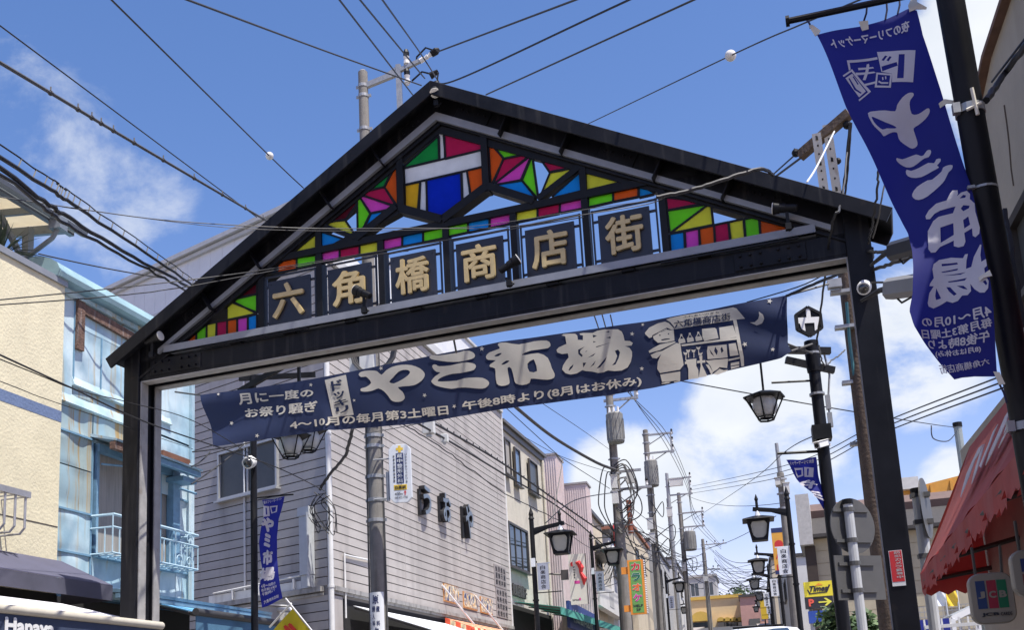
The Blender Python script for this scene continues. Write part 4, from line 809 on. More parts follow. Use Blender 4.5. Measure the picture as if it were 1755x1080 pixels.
# ------------------------------------------------------------------ lantern and gear of the gate-style lamp posts
GLOBE = trans(mat('milk glass globe', (.72, .72, .70), .2, 0, .05, 5), .35)
def lantern(parent, c, r, hang=True, rodlen=.3):
    lp = bpy.data.objects.new('lantern', None); 
    b = MB(); n = 6; rr_ = r*1.75
    top = [c+V(math.cos(t)*rr_, math.sin(t)*rr_, r*.78) for t in [math.pi/3*i+.3 for i in range(n)]]
    in_ = [c+V(math.cos(t)*r*.7, math.sin(t)*r*.7, r*1.15) for t in [math.pi/3*i+.3 for i in range(n)]]
    ap = c+V(0, 0, r*1.3)
    b.add(top+in_+[ap], [(i, (i+1) % n, (i+1) % n+n, i+n) for i in range(n)]+[(i+n, (i+1) % n+n, 2*n) for i in range(n)]); b.prism([p-V(0, 0, .015) for p in top], V(0, 0, .013))
    if hang: b.tube([ap, ap+V(0, 0, rodlen)], .014, 6)
    rb = r*.62; bot = [c+V(math.cos(t)*rb, math.sin(t)*rb, -r*1.15) for t in [math.pi/3*i+.3 for i in range(n)]]
    for i in range(n):
        e = c+V((top[i]-c).x*.92, (top[i]-c).y*.92, r*.75)
        b.tube([e, bot[i]], .009, 5); b.tube([bot[i], bot[(i+1) % n]], .012, 5); b.tube([bot[i].lerp(e, .1), bot[(i+1) % n].lerp(top[(i+1) % n], .1)], .007, 5)
    o = b.build('lantern', BLACK2, parent)
    b = MB(); b.ball(c, r, 18, 12, sq=1.05); b.build('globe', GLOBE, o, smooth=True)
    return o
def cctv(name, label, c, aim, dome, k=1.0, grp='security cameras'):
    t = thing(name, label, 'camera', c, grp); d = Vector(aim).normalized(); b = MB()
    if dome:
        b.lathe(c-d*.10*k, d, [(0, .06*k), (.02*k, .085*k), (.12*k, .09*k), (.17*k, .082*k)], 18); b.tube([c-d*.08*k, c-d*.08*k+V(0, .12, .02)], .03*k, 8); b.build('housing', WHITEP, t, smooth=True)
        b = MB(); b.lathe(c+d*.04*k, d, [(0, .07*k), (.03*k, .066*k), (.06*k, .04*k), (.068*k, .005)], 16); b.build('lens', glassm('camera lens', (.03, .03, .03), .1), t, smooth=True)
    else:
        s = d.cross(V(0, 0, 1)).normalized(); u = s.cross(d)
        b.bar(c-d*.11, c+d*.11, .07, .062); b.bar(c-d*.12+u*.038, c+d*.14+u*.038, .085, .009); b.build('housing', WHITEP, t, bevel=.008)
        b = MB(); b.tube([c+d*.111, c+d*.117], .024, 12); b.build('lens', glassm('camera lens', (.02, .02, .02), .1), t)
        b = MB(); b.bar(c-d*.08, c-d*.18-V(0, 0, .03), .025, .025); b.build('bracket', WHITEP, t)
    return t
# right lamp post with the hexagon emblem
bp_ = AD(1403, 700, 12.0); B0 = V(bp_.x, bp_.y, GZ(bp_.y)); Zt = AD(1384, 562, 12.0).z-.10
def onpost(z): return V(B0.x, B0.y, z)
rl_ = thing('emblem_lamp_post', 'black lamp post with a hexagon emblem on top and one globe lantern', 'lamp post', B0)
b = MB(); b.tube([B0, onpost(B0.z+1.2), onpost(Zt)], [.09, .072, .062], 14); b.tube([onpost(Zt-.35), onpost(Zt-.3), onpost(Zt)], [.075, .08, .078], 14); b.build('pole', BLACK, rl_, smooth=True)
zc = AD(1379, 541, 12.0).z; ex = (AD(1400, 600, 12)-AD(1350, 600, 12)); ex.z = 0; ex.normalize(); en = V(ex.y, -ex.x, 0)
b = MB(); hx_ = [(math.sin(math.pi/3*i)*.155, math.cos(math.pi/3*i)*.165) for i in range(6)]
for i in range(6):
    p0, p1 = hx_[i], hx_[(i+1) % 6]; b.bar(onpost(zc)+ex*p0[0]+V(0, 0, p0[1]), onpost(zc)+ex*p1[0]+V(0, 0, p1[1]), .03, .05, en)
EP = lambda x, y, o=0: onpost(zc)+ex*x+V(0, 0, y)+en*o
for q in ([(-.15, .04), (-.15, .09), (-.02, .155), (-.02, .04)], [(.02, .04), (.02, .155), (.15, .09), (.15, .04)], [(-.15, -.02), (-.10, -.02), (-.08, -.12), (-.15, -.09)], [(.15, -.02), (.10, -.02), (.08, -.12), (.15, -.09)], [(-.06, -.02), (.06, -.02), (.05, -.16), (-.05, -.16)]):
    b.prism([EP(x, y, -.01) for x, y in q], en*.02)
b.build('emblem', BLACK2, rl_)
b = MB(); b.prism([EP(x, y, .0) for x, y in [(-.145, -.022), (.145, -.022), (.145, .045), (.024, .045), (.024, .15), (-.024, .15), (-.024, .045), (-.145, .045)]], en*.02); b.prism([EP(x, y, .0) for x, y in [(-.105, -.0225), (-.055, -.0225), (-.05, -.15), (-.085, -.13)]], en*.021); b.prism([EP(x, y, .0) for x, y in [(.105, -.0225), (.055, -.0225), (.05, -.15), (.085, -.13)]], en*.021); b.build('emblem_mark', WHITEP, rl_)
za = AD(1392, 597, 12).z; zl_ = AD(1395, 625, 12).z
b = MB(); b.bar(onpost(za)-ex*.60+V(0, 0, .06), onpost(za)+ex*.20-V(0, 0, .0), .07, .07); b.bar(onpost(zl_)-ex*.30+V(0, 0, .10), onpost(zl_)+ex*.22-V(0, 0, .05), .06, .07); b.build('arm', BLACK2, rl_)
lc = AD(1311, 696, 12.05); lantern(rl_, lc, .135, True, za+.05-lc.z-.18)
fa = onpost(AD(1388, 650, 12).z); b = MB(); b.tube([fa, fa-ex*.48], .012, 6); b.build('flag_arm', BLACK2, rl_)
f2 = onpost(AD(1412, 777, 12).z); b = MB(); b.tube([f2, f2-ex*.50], .016, 6); b.build('flag_arm', BLACK2, rl_)
b = MB(); zb_ = AD(1410, 745, 12).z; b.cbox(onpost(zb_), .20, .2, .16); b.build('junction_box', BLACK2, rl_)
b = MB()
for yy in (690, 722): q = onpost(AD(1408, yy, 12).z)+ex*.11; b.cbox(q, .05, .05, .16)
b.tube([onpost(AD(1410, 590, 12).z)+ex*.12, onpost(AD(1412, 640, 12).z)+ex*.16, onpost(AD(1410, 690, 12).z)+ex*.11, onpost(AD(1410, 722, 12).z)+ex*.11, onpost(zb_)+ex*.05], .012, 5)
for yy in (600, 675): q = onpost(AD(1400, yy, 12).z); b.tube([q-V(0, 0, .012), q+V(0, 0, .012)], .083, 14)
b.build('cable_gear', STEEL, rl_)
cctv('security_camera', 'white box security camera on the emblem lamp post under its junction box', onpost(AD(1402, 770, 12).z)-ex*.05+en*.13, (-.5, -.75, -.25), False)
# small mirrored flag hanging from the emblem lamp post
def small_flag(label, cl, left, right, top, bot, marks, mirror, name='street_flag'):
    t = thing(name, label, 'flag', cl.at(*bot[-1]), 'indigo festival flags')
    cl.sheet(left, right, top, bot, 16, 40).build('cloth', INDIGO, t, smooth=60)
    for txt, q, bo in marks: b = MB(); cl.text(b, txt, q, (0, 0, 1), .006, 0, bo); b.build('lettering_line', PRINTF, t)
    return t
c2_ = Cloth(onpost(0), onpost(0)-ex, lambda px, py: .03*math.sin(py*.09)+.015*math.sin(px*.15))
sf = small_flag('small indigo flag blown in a slant beside the emblem lamp post', c2_, [(1346, 790), (1368, 822), (1392, 848), (1424, 888)], [(1397, 785), (1404, 815), (1414, 850), (1426, 888)], [(1346, 790), (1372, 789), (1397, 785)], [(1424, 888), (1426, 889)],
  [('夜のフリーマーケット', [(1393, 795), (1353, 799), (1351, 793), (1393, 789)], .03), ('や', [(1402, 838), (1374, 838), (1374, 822), (1398, 824)], .06), ('ミ', [(1412, 862), (1392, 852), (1388, 842), (1406, 846)], .06)], True)
b = MB(); c2_.shape(b, [[(1378, 801), (1394, 803), (1394, 818), (1380, 817)], [(1383, 804), (1386, 804), (1386, 815), (1384, 815)]], (0, 0, 1), .006); c2_.shape(b, [[(1361, 803), (1376, 802), (1378, 815), (1368, 818)], [(1364, 806), (1374, 805), (1375, 813), (1369, 815)]], (0, 0, 1), .006); b.build('emblem', PRINTF, sf)
# ------------------------------------------------------------------ left lamp post with twin lanterns, dome camera and flag
lpb = AD(435, 850, 15.6); L0 = V(lpb.x, lpb.y, GZ(lpb.y)); onl = lambda z: V(L0.x, L0.y, z); lzt = AD(430, 560, 15.6).z
ll = thing('twin_lamp_post', 'slim black lamp post in front of the grey siding wall with twin globe lanterns', 'lamp post', L0)
b = MB(); b.tube([L0, onl(L0.z+1), onl(lzt)], [.07, .05, .047], 12); b.build('pole', BLACK, ll, smooth=True)
g1 = AD(498, 762, 15.3); g2 = AD(528, 752, 15.9); az_ = AD(440, 640, 15.6).z
b = MB(); b.bar(onl(az_-.15)-ex*.2, AD(512, 612, 15.6), .06, .08); b.bar(onl(az_+.05)-ex*.2, onl(az_+.05)+ex*.9, .05, .07); b.bar(AD(498, 700, 15.3), AD(528, 690, 15.9), .05, .05); b.bar(AD(512, 612, 15.6), AD(513, 694, 15.6), .04, .04, (0, 1, 0)); b.build('arm', BLACK2, ll)
lantern(ll, g1, .165, True, .15); lantern(ll, g2, .165, True, .15)
fz = AD(440, 854, 15.6).z; fpl = AD(503, 848, 15.6); b = MB(); b.tube([onl(fz), fpl], .012, 6); b.build('flag_arm', BLACK2, ll)
cctv('security_camera', 'white round security camera on the slim left lamp post', onl(AD(431, 788, 15.4).z)+V(0, -.14, 0), (.05, -.9, -.35), True)
c3_ = Cloth(onl(0), fpl, lambda px, py: .05*math.sin(py*.04)+.02*math.sin(px*.2+py*.05))
sf = small_flag('narrow indigo flag on the slim left lamp post, lettering not mirrored', c3_, [(450, 858), (455, 875), (446, 905), (443, 930), (446, 955), (452, 980), (445, 1010), (448, 1042)], [(489, 852), (484, 870), (477, 890), (474, 920), (475, 955), (479, 985), (482, 1010), (484, 1026)], [(450, 858), (470, 856), (489, 852)], [(448, 1042), (466, 1036), (484, 1026)],
  [('夜のフリーマーケット', [(453, 865), (483, 858), (484, 854), (452, 860)], .03), ('や', [(448, 910), (467, 910), (467, 888), (449, 888)], .07), ('ミ', [(452, 938), (463, 938), (462, 916), (452, 915)], .07), ('市', [(452, 970), (468, 967), (467, 944), (452, 946)], .07), ('場', [(447, 1000), (471, 993), (471, 973), (449, 977)], .05), ('4月〜10月の', [(449, 1010), (473, 1003), (473, 998), (449, 1004)], .02), ('毎月第3土曜日', [(449, 1016), (475, 1008), (475, 1004), (449, 1011)], .02), ('午後8時より', [(450, 1023), (472, 1014), (472, 1009), (450, 1017)], .02), ('六角橋商店街', [(452, 1036), (478, 1025), (478, 1020), (451, 1030)], .02)], False)
b = MB(); c3_.shape(b, [[(452, 868), (461, 868), (461, 884), (451, 886)], [(455, 871), (457, 871), (457, 882), (455, 882)]], (0, 0, 1), .006); c3_.shape(b, [[(462, 868), (476, 867), (474, 878), (464, 880)], [(464, 870), (473, 869), (472, 876), (466, 878)]], (0, 0, 1), .006); b.build('emblem', PRINTF, sf)
# camera and red notice on the right gate post
cctv('security_camera', 'white dome security camera on the right post of the gate', G(.145, gi(1477, 497, -.1)[1], -.15), (-.25, -.9, -.55), True, .68)
nu, nz_ = gi(1537, 974, -.034); nt_ = thing('warning_sticker', 'red sticker with white lettering on the right post of the gate', 'sticker', G(nu, nz_, -.034))
b = MB(); gbox(b, nu-.05, nu+.055, nz_-.15, nz_+.145, -.036, -.0305); b.build('sheet', WHITEP, nt_)
b = MB(); gbox(b, nu-.046, nu+.051, nz_-.115, nz_+.141, -.0375, -.0362); b.build('red_field', mat('red print', (.55, .025, .03), .5, 0, .05, 5), nt_)
b = MB()
for i, ch in enumerate('防犯カメラ監視中'): put_text(b, ch, lambda x, y, z: G(nu-.008+.05*x, nz_+.115-i*.029+.022*y, -.039), .03)
b.build('characters', WHITEP, nt_)
# ================================================================== awnings on the left
def awning(name, label, f, s0, s1, ob, zb, of_, zf, val, m, mv=None, und=None, grp=None, bar=None, text=None, thick=.012):
    t = thing(name, label, 'awning', f.p((s0+s1)/2, zb, ob), grp)
    b = MB(); b.prism([f.p(s0, zb, ob), f.p(s0, zf, of_), f.p(s0, zf-thick, of_), f.p(s0, zb-thick, ob)], f.F*(s1-s0)); b.build('canopy', m, t)
    b = MB(); f.box(b, s0, s1, zf-val, zf-thick-.002, of_-.012, of_); b.build('valance', mv or m, t)
    if bar: b = MB(); b.tube([f.p(s0-.02, zf, of_), f.p(s1+.02, zf, of_)], bar[0], 10); b.build('front_bar', bar[1], t, smooth=True)
    n = max(2, int((s1-s0)/1.6))
    for i in range(n+1): s = s0+.05+(s1-s0-.1)*i/n; b = MB(); b.bar(f.p(s, zb-.05, ob), f.p(s, zf-.04, of_-.03), .03, .03); b.build('frame_arm', FRAMED, t)
    return t
PLUM = mat('dusty plum awning cloth', (.075, .075, .115), .85, 0, .12, 3); PLUMV = mat('faded plum valance', (.06, .06, .085), .85, 0, .22, 3)
aw = awning('shop_awning', 'dusty plum box awning below the cream stucco house', LF, -13, -7.75, .12, 3.70, .82, 3.355, .185, PLUM, PLUMV)
b = MB(); b.prism([LF.p(-7.748, 3.69, .12), LF.p(-7.748, 3.35, .82), LF.p(-7.748, 3.17, .82), LF.p(-7.748, 3.17, .12)], LF.F*.01); b.build('end_panel', PLUMV, aw)
b = MB(); LF.box(b, -13, -7.8, GZ(11), 3.3, .1, .104); b.build('dark_shop_front', DARK, cbld)
CREAMW = mat('cream white awning cloth', (.74, .72, .74), .8, 0, .05, 4); NAVYV = mat('navy valance cloth', (.035, .05, .095), .8, 0, .12, 5); IVB = mat('ivory roller bar', (.50, .46, .37), .4, 0, .08, 6)
ha = awning('shop_awning', 'cream white awning with an ivory roller bar and a navy lettered valance', LF, -13, -8.57, .75, 3.08, 2.0, 2.74, .5, CREAMW, NAVYV, bar=(.042, IVB))
b = MB(); put_text(b, 'Hanaya', LF.tmap(-10.92, -10.27, 2.49, 2.675, 2.004), .05); b.build('lettering', WHITEP, ha); b = MB(); put_text(b, 'フラワー', LF.tmap(-10.05, -9.75, 2.47, 2.56, 2.004), .04); b.build('lettering', WHITEP, ha); b = MB(); b.tube([LF.p(-11.13+.055*math.cos(i*.7), 2.60+.055*math.sin(i*.7), 2.004) for i in range(8)], .007, 4); b.build('lettering', WHITEP, ha)
BLUEA = mat('highlit blue awning cloth', (.13, .36, .58), .75, 0, .15, 2.5); BLUEV = mat('blue valance cloth', (.06, .15, .24), .8, 0, .15, 3)  # canopy lighter than valance: the top's highlight is put into the cloth colour
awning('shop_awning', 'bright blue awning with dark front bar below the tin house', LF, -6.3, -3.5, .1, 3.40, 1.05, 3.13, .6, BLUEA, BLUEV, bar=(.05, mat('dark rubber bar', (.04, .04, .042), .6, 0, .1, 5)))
AW1 = trans(mat('silvery white awning cloth', (.78, .80, .82), .7, 0, .05, 4), .15)
awning('shop_awning', 'silvery white sloping awning under the grey siding building', LF, .9, 7.4, .1, 3.86, 1.75, 3.26, .25, AW1)
# red and cream striped awning with two white stay rods
STR = mat('striped awning red', (.62, .085, .035), .8, 0, .08, 5); STC = mat('striped awning cream', (.72, .58, .34), .8, 0, .08, 5)
sa = thing('striped_awning', 'red and cream striped awning held by two white rods on the siding wall', 'awning', LF.p(9, 4, .1))
b = MB(); n = 24; s0_, s1_ = 6.35, 12.2
for i in range(n):
    a = s0_+(s1_-s0_)*i/n; c = s0_+(s1_-s0_)*(i+1)/n; b.prism([LF.p(a, 4.0, .09), LF.p(a, 3.74, .75), LF.p(a, 3.50, .78), LF.p(a, 3.52, .76), LF.p(a, 3.73, .74), LF.p(a, 3.985, .09)], LF.F*(c-a), i % 2)
for i in range(5):
    o0 = .10+i*.13; o1 = o0+.13; zt = lambda o: 3.995-(o-.09)*.394
    b.prism([LF.p(s0_-.003, zt(o0), o0), LF.p(s0_-.003, zt(o1), o1), LF.p(s0_-.003, 3.5, o1), LF.p(s0_-.003, 3.5, o0)], LF.F*-.01, i % 2)
b.build('canopy', [STR, STC], sa)
for s, z in ((6.42, 4.80), (8.98, 4.80)):
    b = MB(); b.tube([LF.p(s, z, .03), LF.p(s+.75, 3.86, .56)], .022, 6); b.build('stay_rod', WHITEP, sa)
GRN = trans(mat('turquoise awning cloth', (.10, .40, .32), .8, 0, .1, 3), .2)
awning('shop_awning', 'turquoise green awning under the beige rough plaster building', LF, 12.75, 24, .1, 4.93, 1.5, 4.66, .22, GRN)
# air conditioner and yellow flag by the siding building
ac = thing('air_conditioner', 'weathered outdoor air conditioner unit on the side wall of the siding building', 'air conditioner', GL.p(1.6, 3.4, .25))
b = MB(); GL.box(b, .95, 2.05, 3.15, 3.86, .12, .62); b.build('casing', mat('aged ivory metal', (.40, .40, .39), .5, .1, .15, 4, streak=[((.25, .12, .05), 6, 1.5, .62, .75, .8)]), ac, bevel=.01)
b = MB(); b.tube([GL.p(1.72, 3.5, .62), GL.p(1.72, 3.5, .632)], .27, 20); b.build('fan_grille', DARK, ac)
b = MB(); b.tube([GL.p(.95, 3.80, .4), GL.p(.62, 3.78, .4), GL.p(.55, 3.7, .4), GL.p(.55, 3.1, .4)], .035, 8); GL.box(b, .9, 2.1, 3.865, 3.89, .1, .66); b.build('pipe', PIPE, ac)
yf = thing('yellow_flag', 'yellow banner flag with a red character on a slanted white rod at the bottom left', 'flag', AD(500, 1070, 14.6))
b = MB(); b.tube([AD(489, 1026, 14.6), AD(545, 1095, 14.6)], .013, 6); b.tube([AD(499, 1035, 14.6), AD(462, 1076, 14.9)], .013, 6); b.build('rod', WHITEP, yf)
q0, q1, q2, q3 = AD(501, 1044, 14.6), AD(536, 1086, 14.6), AD(505, 1120, 14.6), AD(466, 1084, 14.65)
fn_ = quadmap(q3, q2, q1, q0); b = MB(); b.grid(lambda u, v: fn_(u, v, .02*math.sin(u*7+v*4)), 14, 14); b.build('cloth', trans(mat('yellow flag cloth', (.62, .50, .03), .8, 0, .06, 5), .4), yf, smooth=60)
b = MB(); put_text(b, 'ラ', lambda x, y, z: fn_(.18+.62*x, .08+.6*y, .035), .07); b.build('character', mat('red flag print', (.50, .03, .02), .7, 0, 0), yf)
# ================================================================== buildings farther up on the left
BEI = mat('rough beige plaster', (.52, .485, .40), .9, 0, .12, 2.5, bump=.5, bscale=22, streak=[((.28, .25, .2), 2.2, .5, .58, .8, .5)])
bb_ = thing('beige_building', 'rough beige plaster building with dark cornice beyond the siding building', 'building', LF.p(15.3, GZ(36)))
b = MB(); b.prism([LF.p(12.72, GZ(36), -.05), LF.p(17.95, GZ(36), -.05), LF.p(17.95, GZ(36), -8), LF.p(12.72, GZ(36), -8)], V(0, 0, 10.28-GZ(36))); b.build('wall', BEI, bb_)
b = MB(); LF.box(b, 12.70, 18.1, 10.28, 10.46, -8, .02); LF.box(b, 12.70, 18.15, 10.46, 10.56, -8, .10); b.build('cornice', mat('dark cornice', (.13, .12, .11), .5, .2, .2, 3), bb_)
for s0, s1, z0, z1, m_, lab in ((12.8, 13.45, 8.85, 10.0, CURT, 'narrow window with curtain'), (13.95, 14.6, 8.72, 9.95, mat('blue window film', (.16, .24, .36), .3, 0, .05, 4), 'narrow pale blue window'), (15.75, 16.85, 8.8, 9.95, GLASSG, 'shuttered grey window')):
    window(LF, s0, s1, z0, z1, bb_, FRAMED, m_, 1, .05, .07, True, lab)
window(LF, 12.78, 15.05, 5.98, 7.38, bb_, FRAMED, GLASSD, 3, .07, .06, True, 'wide dark three part window')
b = MB(); put_text(b, '青果店御菓子', LF.tmap(12.85, 14.5, 5.12, 5.5, .02), .05, .03); b.build('wall_lettering', mat('dark letter', (.06, .055, .05), .6, 0, 0), bb_)
b = MB(); LF.box(b, 12.76, 17.9, GZ(35), 4.85, -.04, .02); b.build('shop_front', DARK, bb_)
b = MB(); b.tube([LF.p(17.8, GZ(37), .02), LF.p(17.8, 10.3, .02)], .05, 8); b.build('downpipe', BEI, bb_)
# pink ribbed buildings, standing a little forward
PINK = mat('pink grey ribbed metal', (.64, .545, .53), .5, .1, .08, 2, streak=[((.30, .26, .25), 3, .5, .6, .8, .5)])
def ribbed(name, label, x0, y0, y1, depth, width, top, pitch=.085):
    t = thing(name, label, 'building', V(x0, y0, GZ(y0))); b = MB(); zb = GZ(y0)
    b.box(V(x0-width, y0, zb), V(width, 0, 0), V(0, y1-y0, 0), V(0, 0, top-zb))
    n = int(width/pitch)
    for i in range(n): b.box(V(x0-i*pitch-.04, y0, zb), V(.022, 0, 0), V(0, -.018, 0), V(0, 0, top-zb-.1))
    for i in range(int((y1-y0)/pitch)): b.box(V(x0, y0+i*pitch+.03, zb), V(.018, 0, 0), V(0, .022, 0), V(0, 0, top-zb-.1))
    b.build('wall', PINK, t)
    b = MB(); b.box(V(x0-width, y0-.05, top), V(width+.05, 0, 0), V(0, y1-y0+.1, 0), V(0, 0, .07)); b.build('coping', mat('grey coping', (.30, .28, .28), .6, 0, .1, 4), t); return t
p1c = AD(952, 780, 40); ribbed('pink_building', 'taller pink grey ribbed metal building next to the beige plaster building', p1c.x, p1c.y, p1c.y+1.45, 0, 4.5, p1c.z)
p2c = AD(1004, 829, 41.8); pk = ribbed('pink_building', 'lower pink grey ribbed metal building behind the white vertical banner', p2c.x, p2c.y, p2c.y+1.0, 0, 5.0, p2c.z)
def generic(name, label, x, y0, y1, top, m, wins=(), roof=None, width=7, wm=None):
    t = thing(name, label, 'building', V(x, y0, GZ(y0))); b = MB(); zb = GZ(y0)-.3
    sg = 1 if x < 0 else -1
    b.box(V(x, y0, zb), V(-sg*width, 0, 0), V(0, y1-y0, 0), V(0, 0, top-zb)); b.build('wall', m, t)
    b = MB(); b.box(V(x+sg*.12, y0-.1, top+.004), V(-sg*(width+.2), 0, 0), V(0, y1-y0+.2, 0), V(0, 0, .16)); b.build('roof', roof or FRAMED, t)
    ff = Face(V(x, y0, 0), R_(90), (sg, 0, 0)); fs_ = Face(V(x, y0, 0), R_(180) if sg > 0 else 0, (0, -1, 0))
    for (k_, s0, s1, z0, z1) in wins: window(ff if k_ == 'f' else fs_, s0, s1, z0, z1, t, FRAMED if k_ == 'f' else FRAMEA, wm or GLASSD, 2, .07, .05)
    return t
CR2 = mat('warm cream render', (.58, .50, .37), .85, 0, .1, 2, streak=[((.35, .3, .22), 2, .4, .6, .8, .4)]); GRY = mat('grey render', (.40, .40, .39), .85, 0, .1, 2); WHR = mat('off white render', (.60, .59, .56), .8, 0, .08, 2)
TER = mat('terracotta tiles', (.30, .12, .07), .8, 0, .2, 12)
db = generic('cream_building', 'cream building with thin dark roof and laundry behind the second lamp', -6.1, 42.8, 48.5, 9.65, CR2, (('f', .8, 2.2, 7.6, 8.7), ('f', 3.2, 4.8, 7.6, 8.7), ('f', .6, 2.0, 5.4, 6.6)))
generic('render_building', 'off white rendered building beyond the laundry balcony', -5.9, 49, 56, 9.4, WHR, (('f', 1, 2.4, 7.6, 8.8), ('f', 3.6, 5.2, 7.6, 8.8), ('s', .5, 1.6, 7.4, 8.6)))
generic('render_building', 'cream rendered building with terracotta roof behind the karaoke sign', -5.6, 57, 66, 10.9, CR2, (('f', 1, 2.6, 9, 10), ('f', 4, 6, 9, 10), ('s', .5, 1.8, 8.6, 10)), TER)
generic('render_building', 'grey rendered building far up the street on the left', -5.5, 67, 82, 11.6, GRY, (('f', 1, 3, 9.4, 10.6), ('f', 5, 7, 9.4, 10.6), ('f', 10, 12, 9.4, 10.6)))
generic('render_building', 'off white building at the far left end of the street', -5.3, 84, 104, 12.6, WHR, (('f', 1, 3, 10.4, 11.6), ('f', 6, 8, 10.4, 11.6)))
# laundry on the balcony of the cream building
bal = MB()
y0_ = 44.3
for z in (8.0, 8.5, 9.0): bal.tube([V(-6.08, y0_, z), V(-5.2, y0_, z), V(-5.2, y0_+3.2, z), V(-6.08, y0_+3.2, z)], .03, 5)
for i in range(9): bal.tube([V(-5.2, y0_+i*.4, 7.95), V(-5.2, y0_+i*.4, 9.0)], .018, 5)
bal.box(V(-6.1, y0_, 7.85), V(.95, 0, 0), V(0, 3.2, 0), V(0, 0, .1)); bal.build('balcony', FRAMED, db)
for i, (c_, nm, dy) in enumerate((((.5, .03, .04), 'red shirt', .2), ((.03, .28, .14), 'green shirt', 1.1), ((.75, .28, .03), 'orange shirt', 2.0))):
    t = thing('laundry', nm+' hung out to dry on the balcony of the cream building', 'laundry', V(-5.15, y0_+dy, 9), 'laundry on the balcony'); b = MB()
    b.grid(lambda u, v: V(-5.12+.04*math.sin(u*9+v*2), y0_+dy+.7*u, 9.05-1.05*v), 10, 8); b.build('cloth', mat(nm, c_, .8, 0, .3, 4), t, smooth=60)
    b = MB(); b.tube([V(-5.12, y0_+dy+.1, 9.06), V(-5.12, y0_+dy+.35, 9.14), V(-5.12, y0_+dy+.6, 9.06)], .012, 4); b.build('hanger', WHITEP, t)
# the buildings that close the street
YEL = mat('yellow render', (.62, .47, .26), .85, 0, .08, 1.5); YTR = mat('ochre trim', (.55, .36, .07), .8, 0, .1, 3)
eb = thing('arcade_building', 'yellow building with ochre arched awnings closing the far end of the street', 'building', V(-4, 125, GZ(125)))
zt = AD(1240, 1031, 125).z; b = MB(); xl = AD(1165, 1040, 125).x; xr = AD(1273, 1040, 125).x; b.box(V(xl, 124, 7), V(xr-xl, 0, 0), V(0, 12, 0), V(0, 0, zt-7)); b.build('wall', YEL, eb)
b = MB(); b.box(V(xl-.1, 123.8, zt), V(xr-xl+.2, 0, 0), V(0, 12.4, 0), V(0, 0, .35)); b.build('cornice', YTR, eb)
for px, r in ((1202, 1.05), (1236, .42), (1247, .42), (1258, .42), (1268, .42)):
    c = ONP(px, 1066, V(0, 123.95, 0), V(0, 1, 0)); b = MB(); pr = [c+V(math.cos(math.pi*i/10)*r*1.1, 0, math.sin(math.pi*i/10)*r) for i in range(11)]; b.prism(pr, V(0, -.7, 0)); b.build('arched_awning', YTR, eb)
    b = MB(); b.box(c+V(-r*.9, -.05, -2), V(r*1.8, 0, 0), V(0, .04, 0), V(0, 0, 1.9)); b.build('window', GLASSD, eb)
pkb = thing('rose_building', 'rose pink house right of the yellow arcade building at the end of the street', 'building', V(0, 120, GZ(120)))
a_, c_ = AD(1269, 1040, 119), AD(1300, 1052, 119); b = MB(); b.box(V(a_.x, 119, 7), V(3.2, 0, 0), V(0, 10, 0), V(0, 0, a_.z+.7-7)); b.build('wall', mat('rose render', (.48, .27, .22), .85, 0, .1, 2), pkb)
b = MB(); b.box(V(a_.x-.1, 118.8, a_.z+.7), V(3.4, 0, 0), V(0, 10.4, 0), V(0, 0, .25)); b.build('roof', FRAMED, pkb); b = MB(); c_ = AD(1285, 1072, 118.95); b.box(V(c_.x, 118.93, c_.z-.6), V(1.1, 0, 0), V(0, .06, 0), V(0, 0, 1.0)); b.build('window', GLASSD, pkb)
gb = thing('flat_block', 'grey flat roofed apartment block above the yellow arcade building', 'building', V(-9, 150, GZ(150)))
a_, c_ = AD(1150, 995, 150), AD(1228, 1000, 150); b = MB(); b.box(V(a_.x, 150, 9), V(c_.x-a_.x, 0, 0), V(0, 10, 0), V(0, 0, a_.z-9)); b.build('wall', GRY, gb); b = MB(); b.box(V(a_.x-.2, 149.8, a_.z), V(c_.x-a_.x+.4, 0, 0), V(0, 10.4, 0), V(0, 0, .3)); b.build('roof', GRY, gb)
fgb = Face(V(a_.x, 150, 0), 0, (0, -1, 0)); W_ = c_.x-a_.x
for k in (.1, .42, .74): window(fgb, W_*k, W_*(k+.2), a_.z-2.6, a_.z-.7, gb, FRAMEA, GLASSD, 2, .1, .08)
LEAF = [mat('leaf green '+str(i), c, .6, 0, .35, 6) for i, c in enumerate(((.045, .085, .025), (.065, .115, .03), (.03, .06, .02)))]
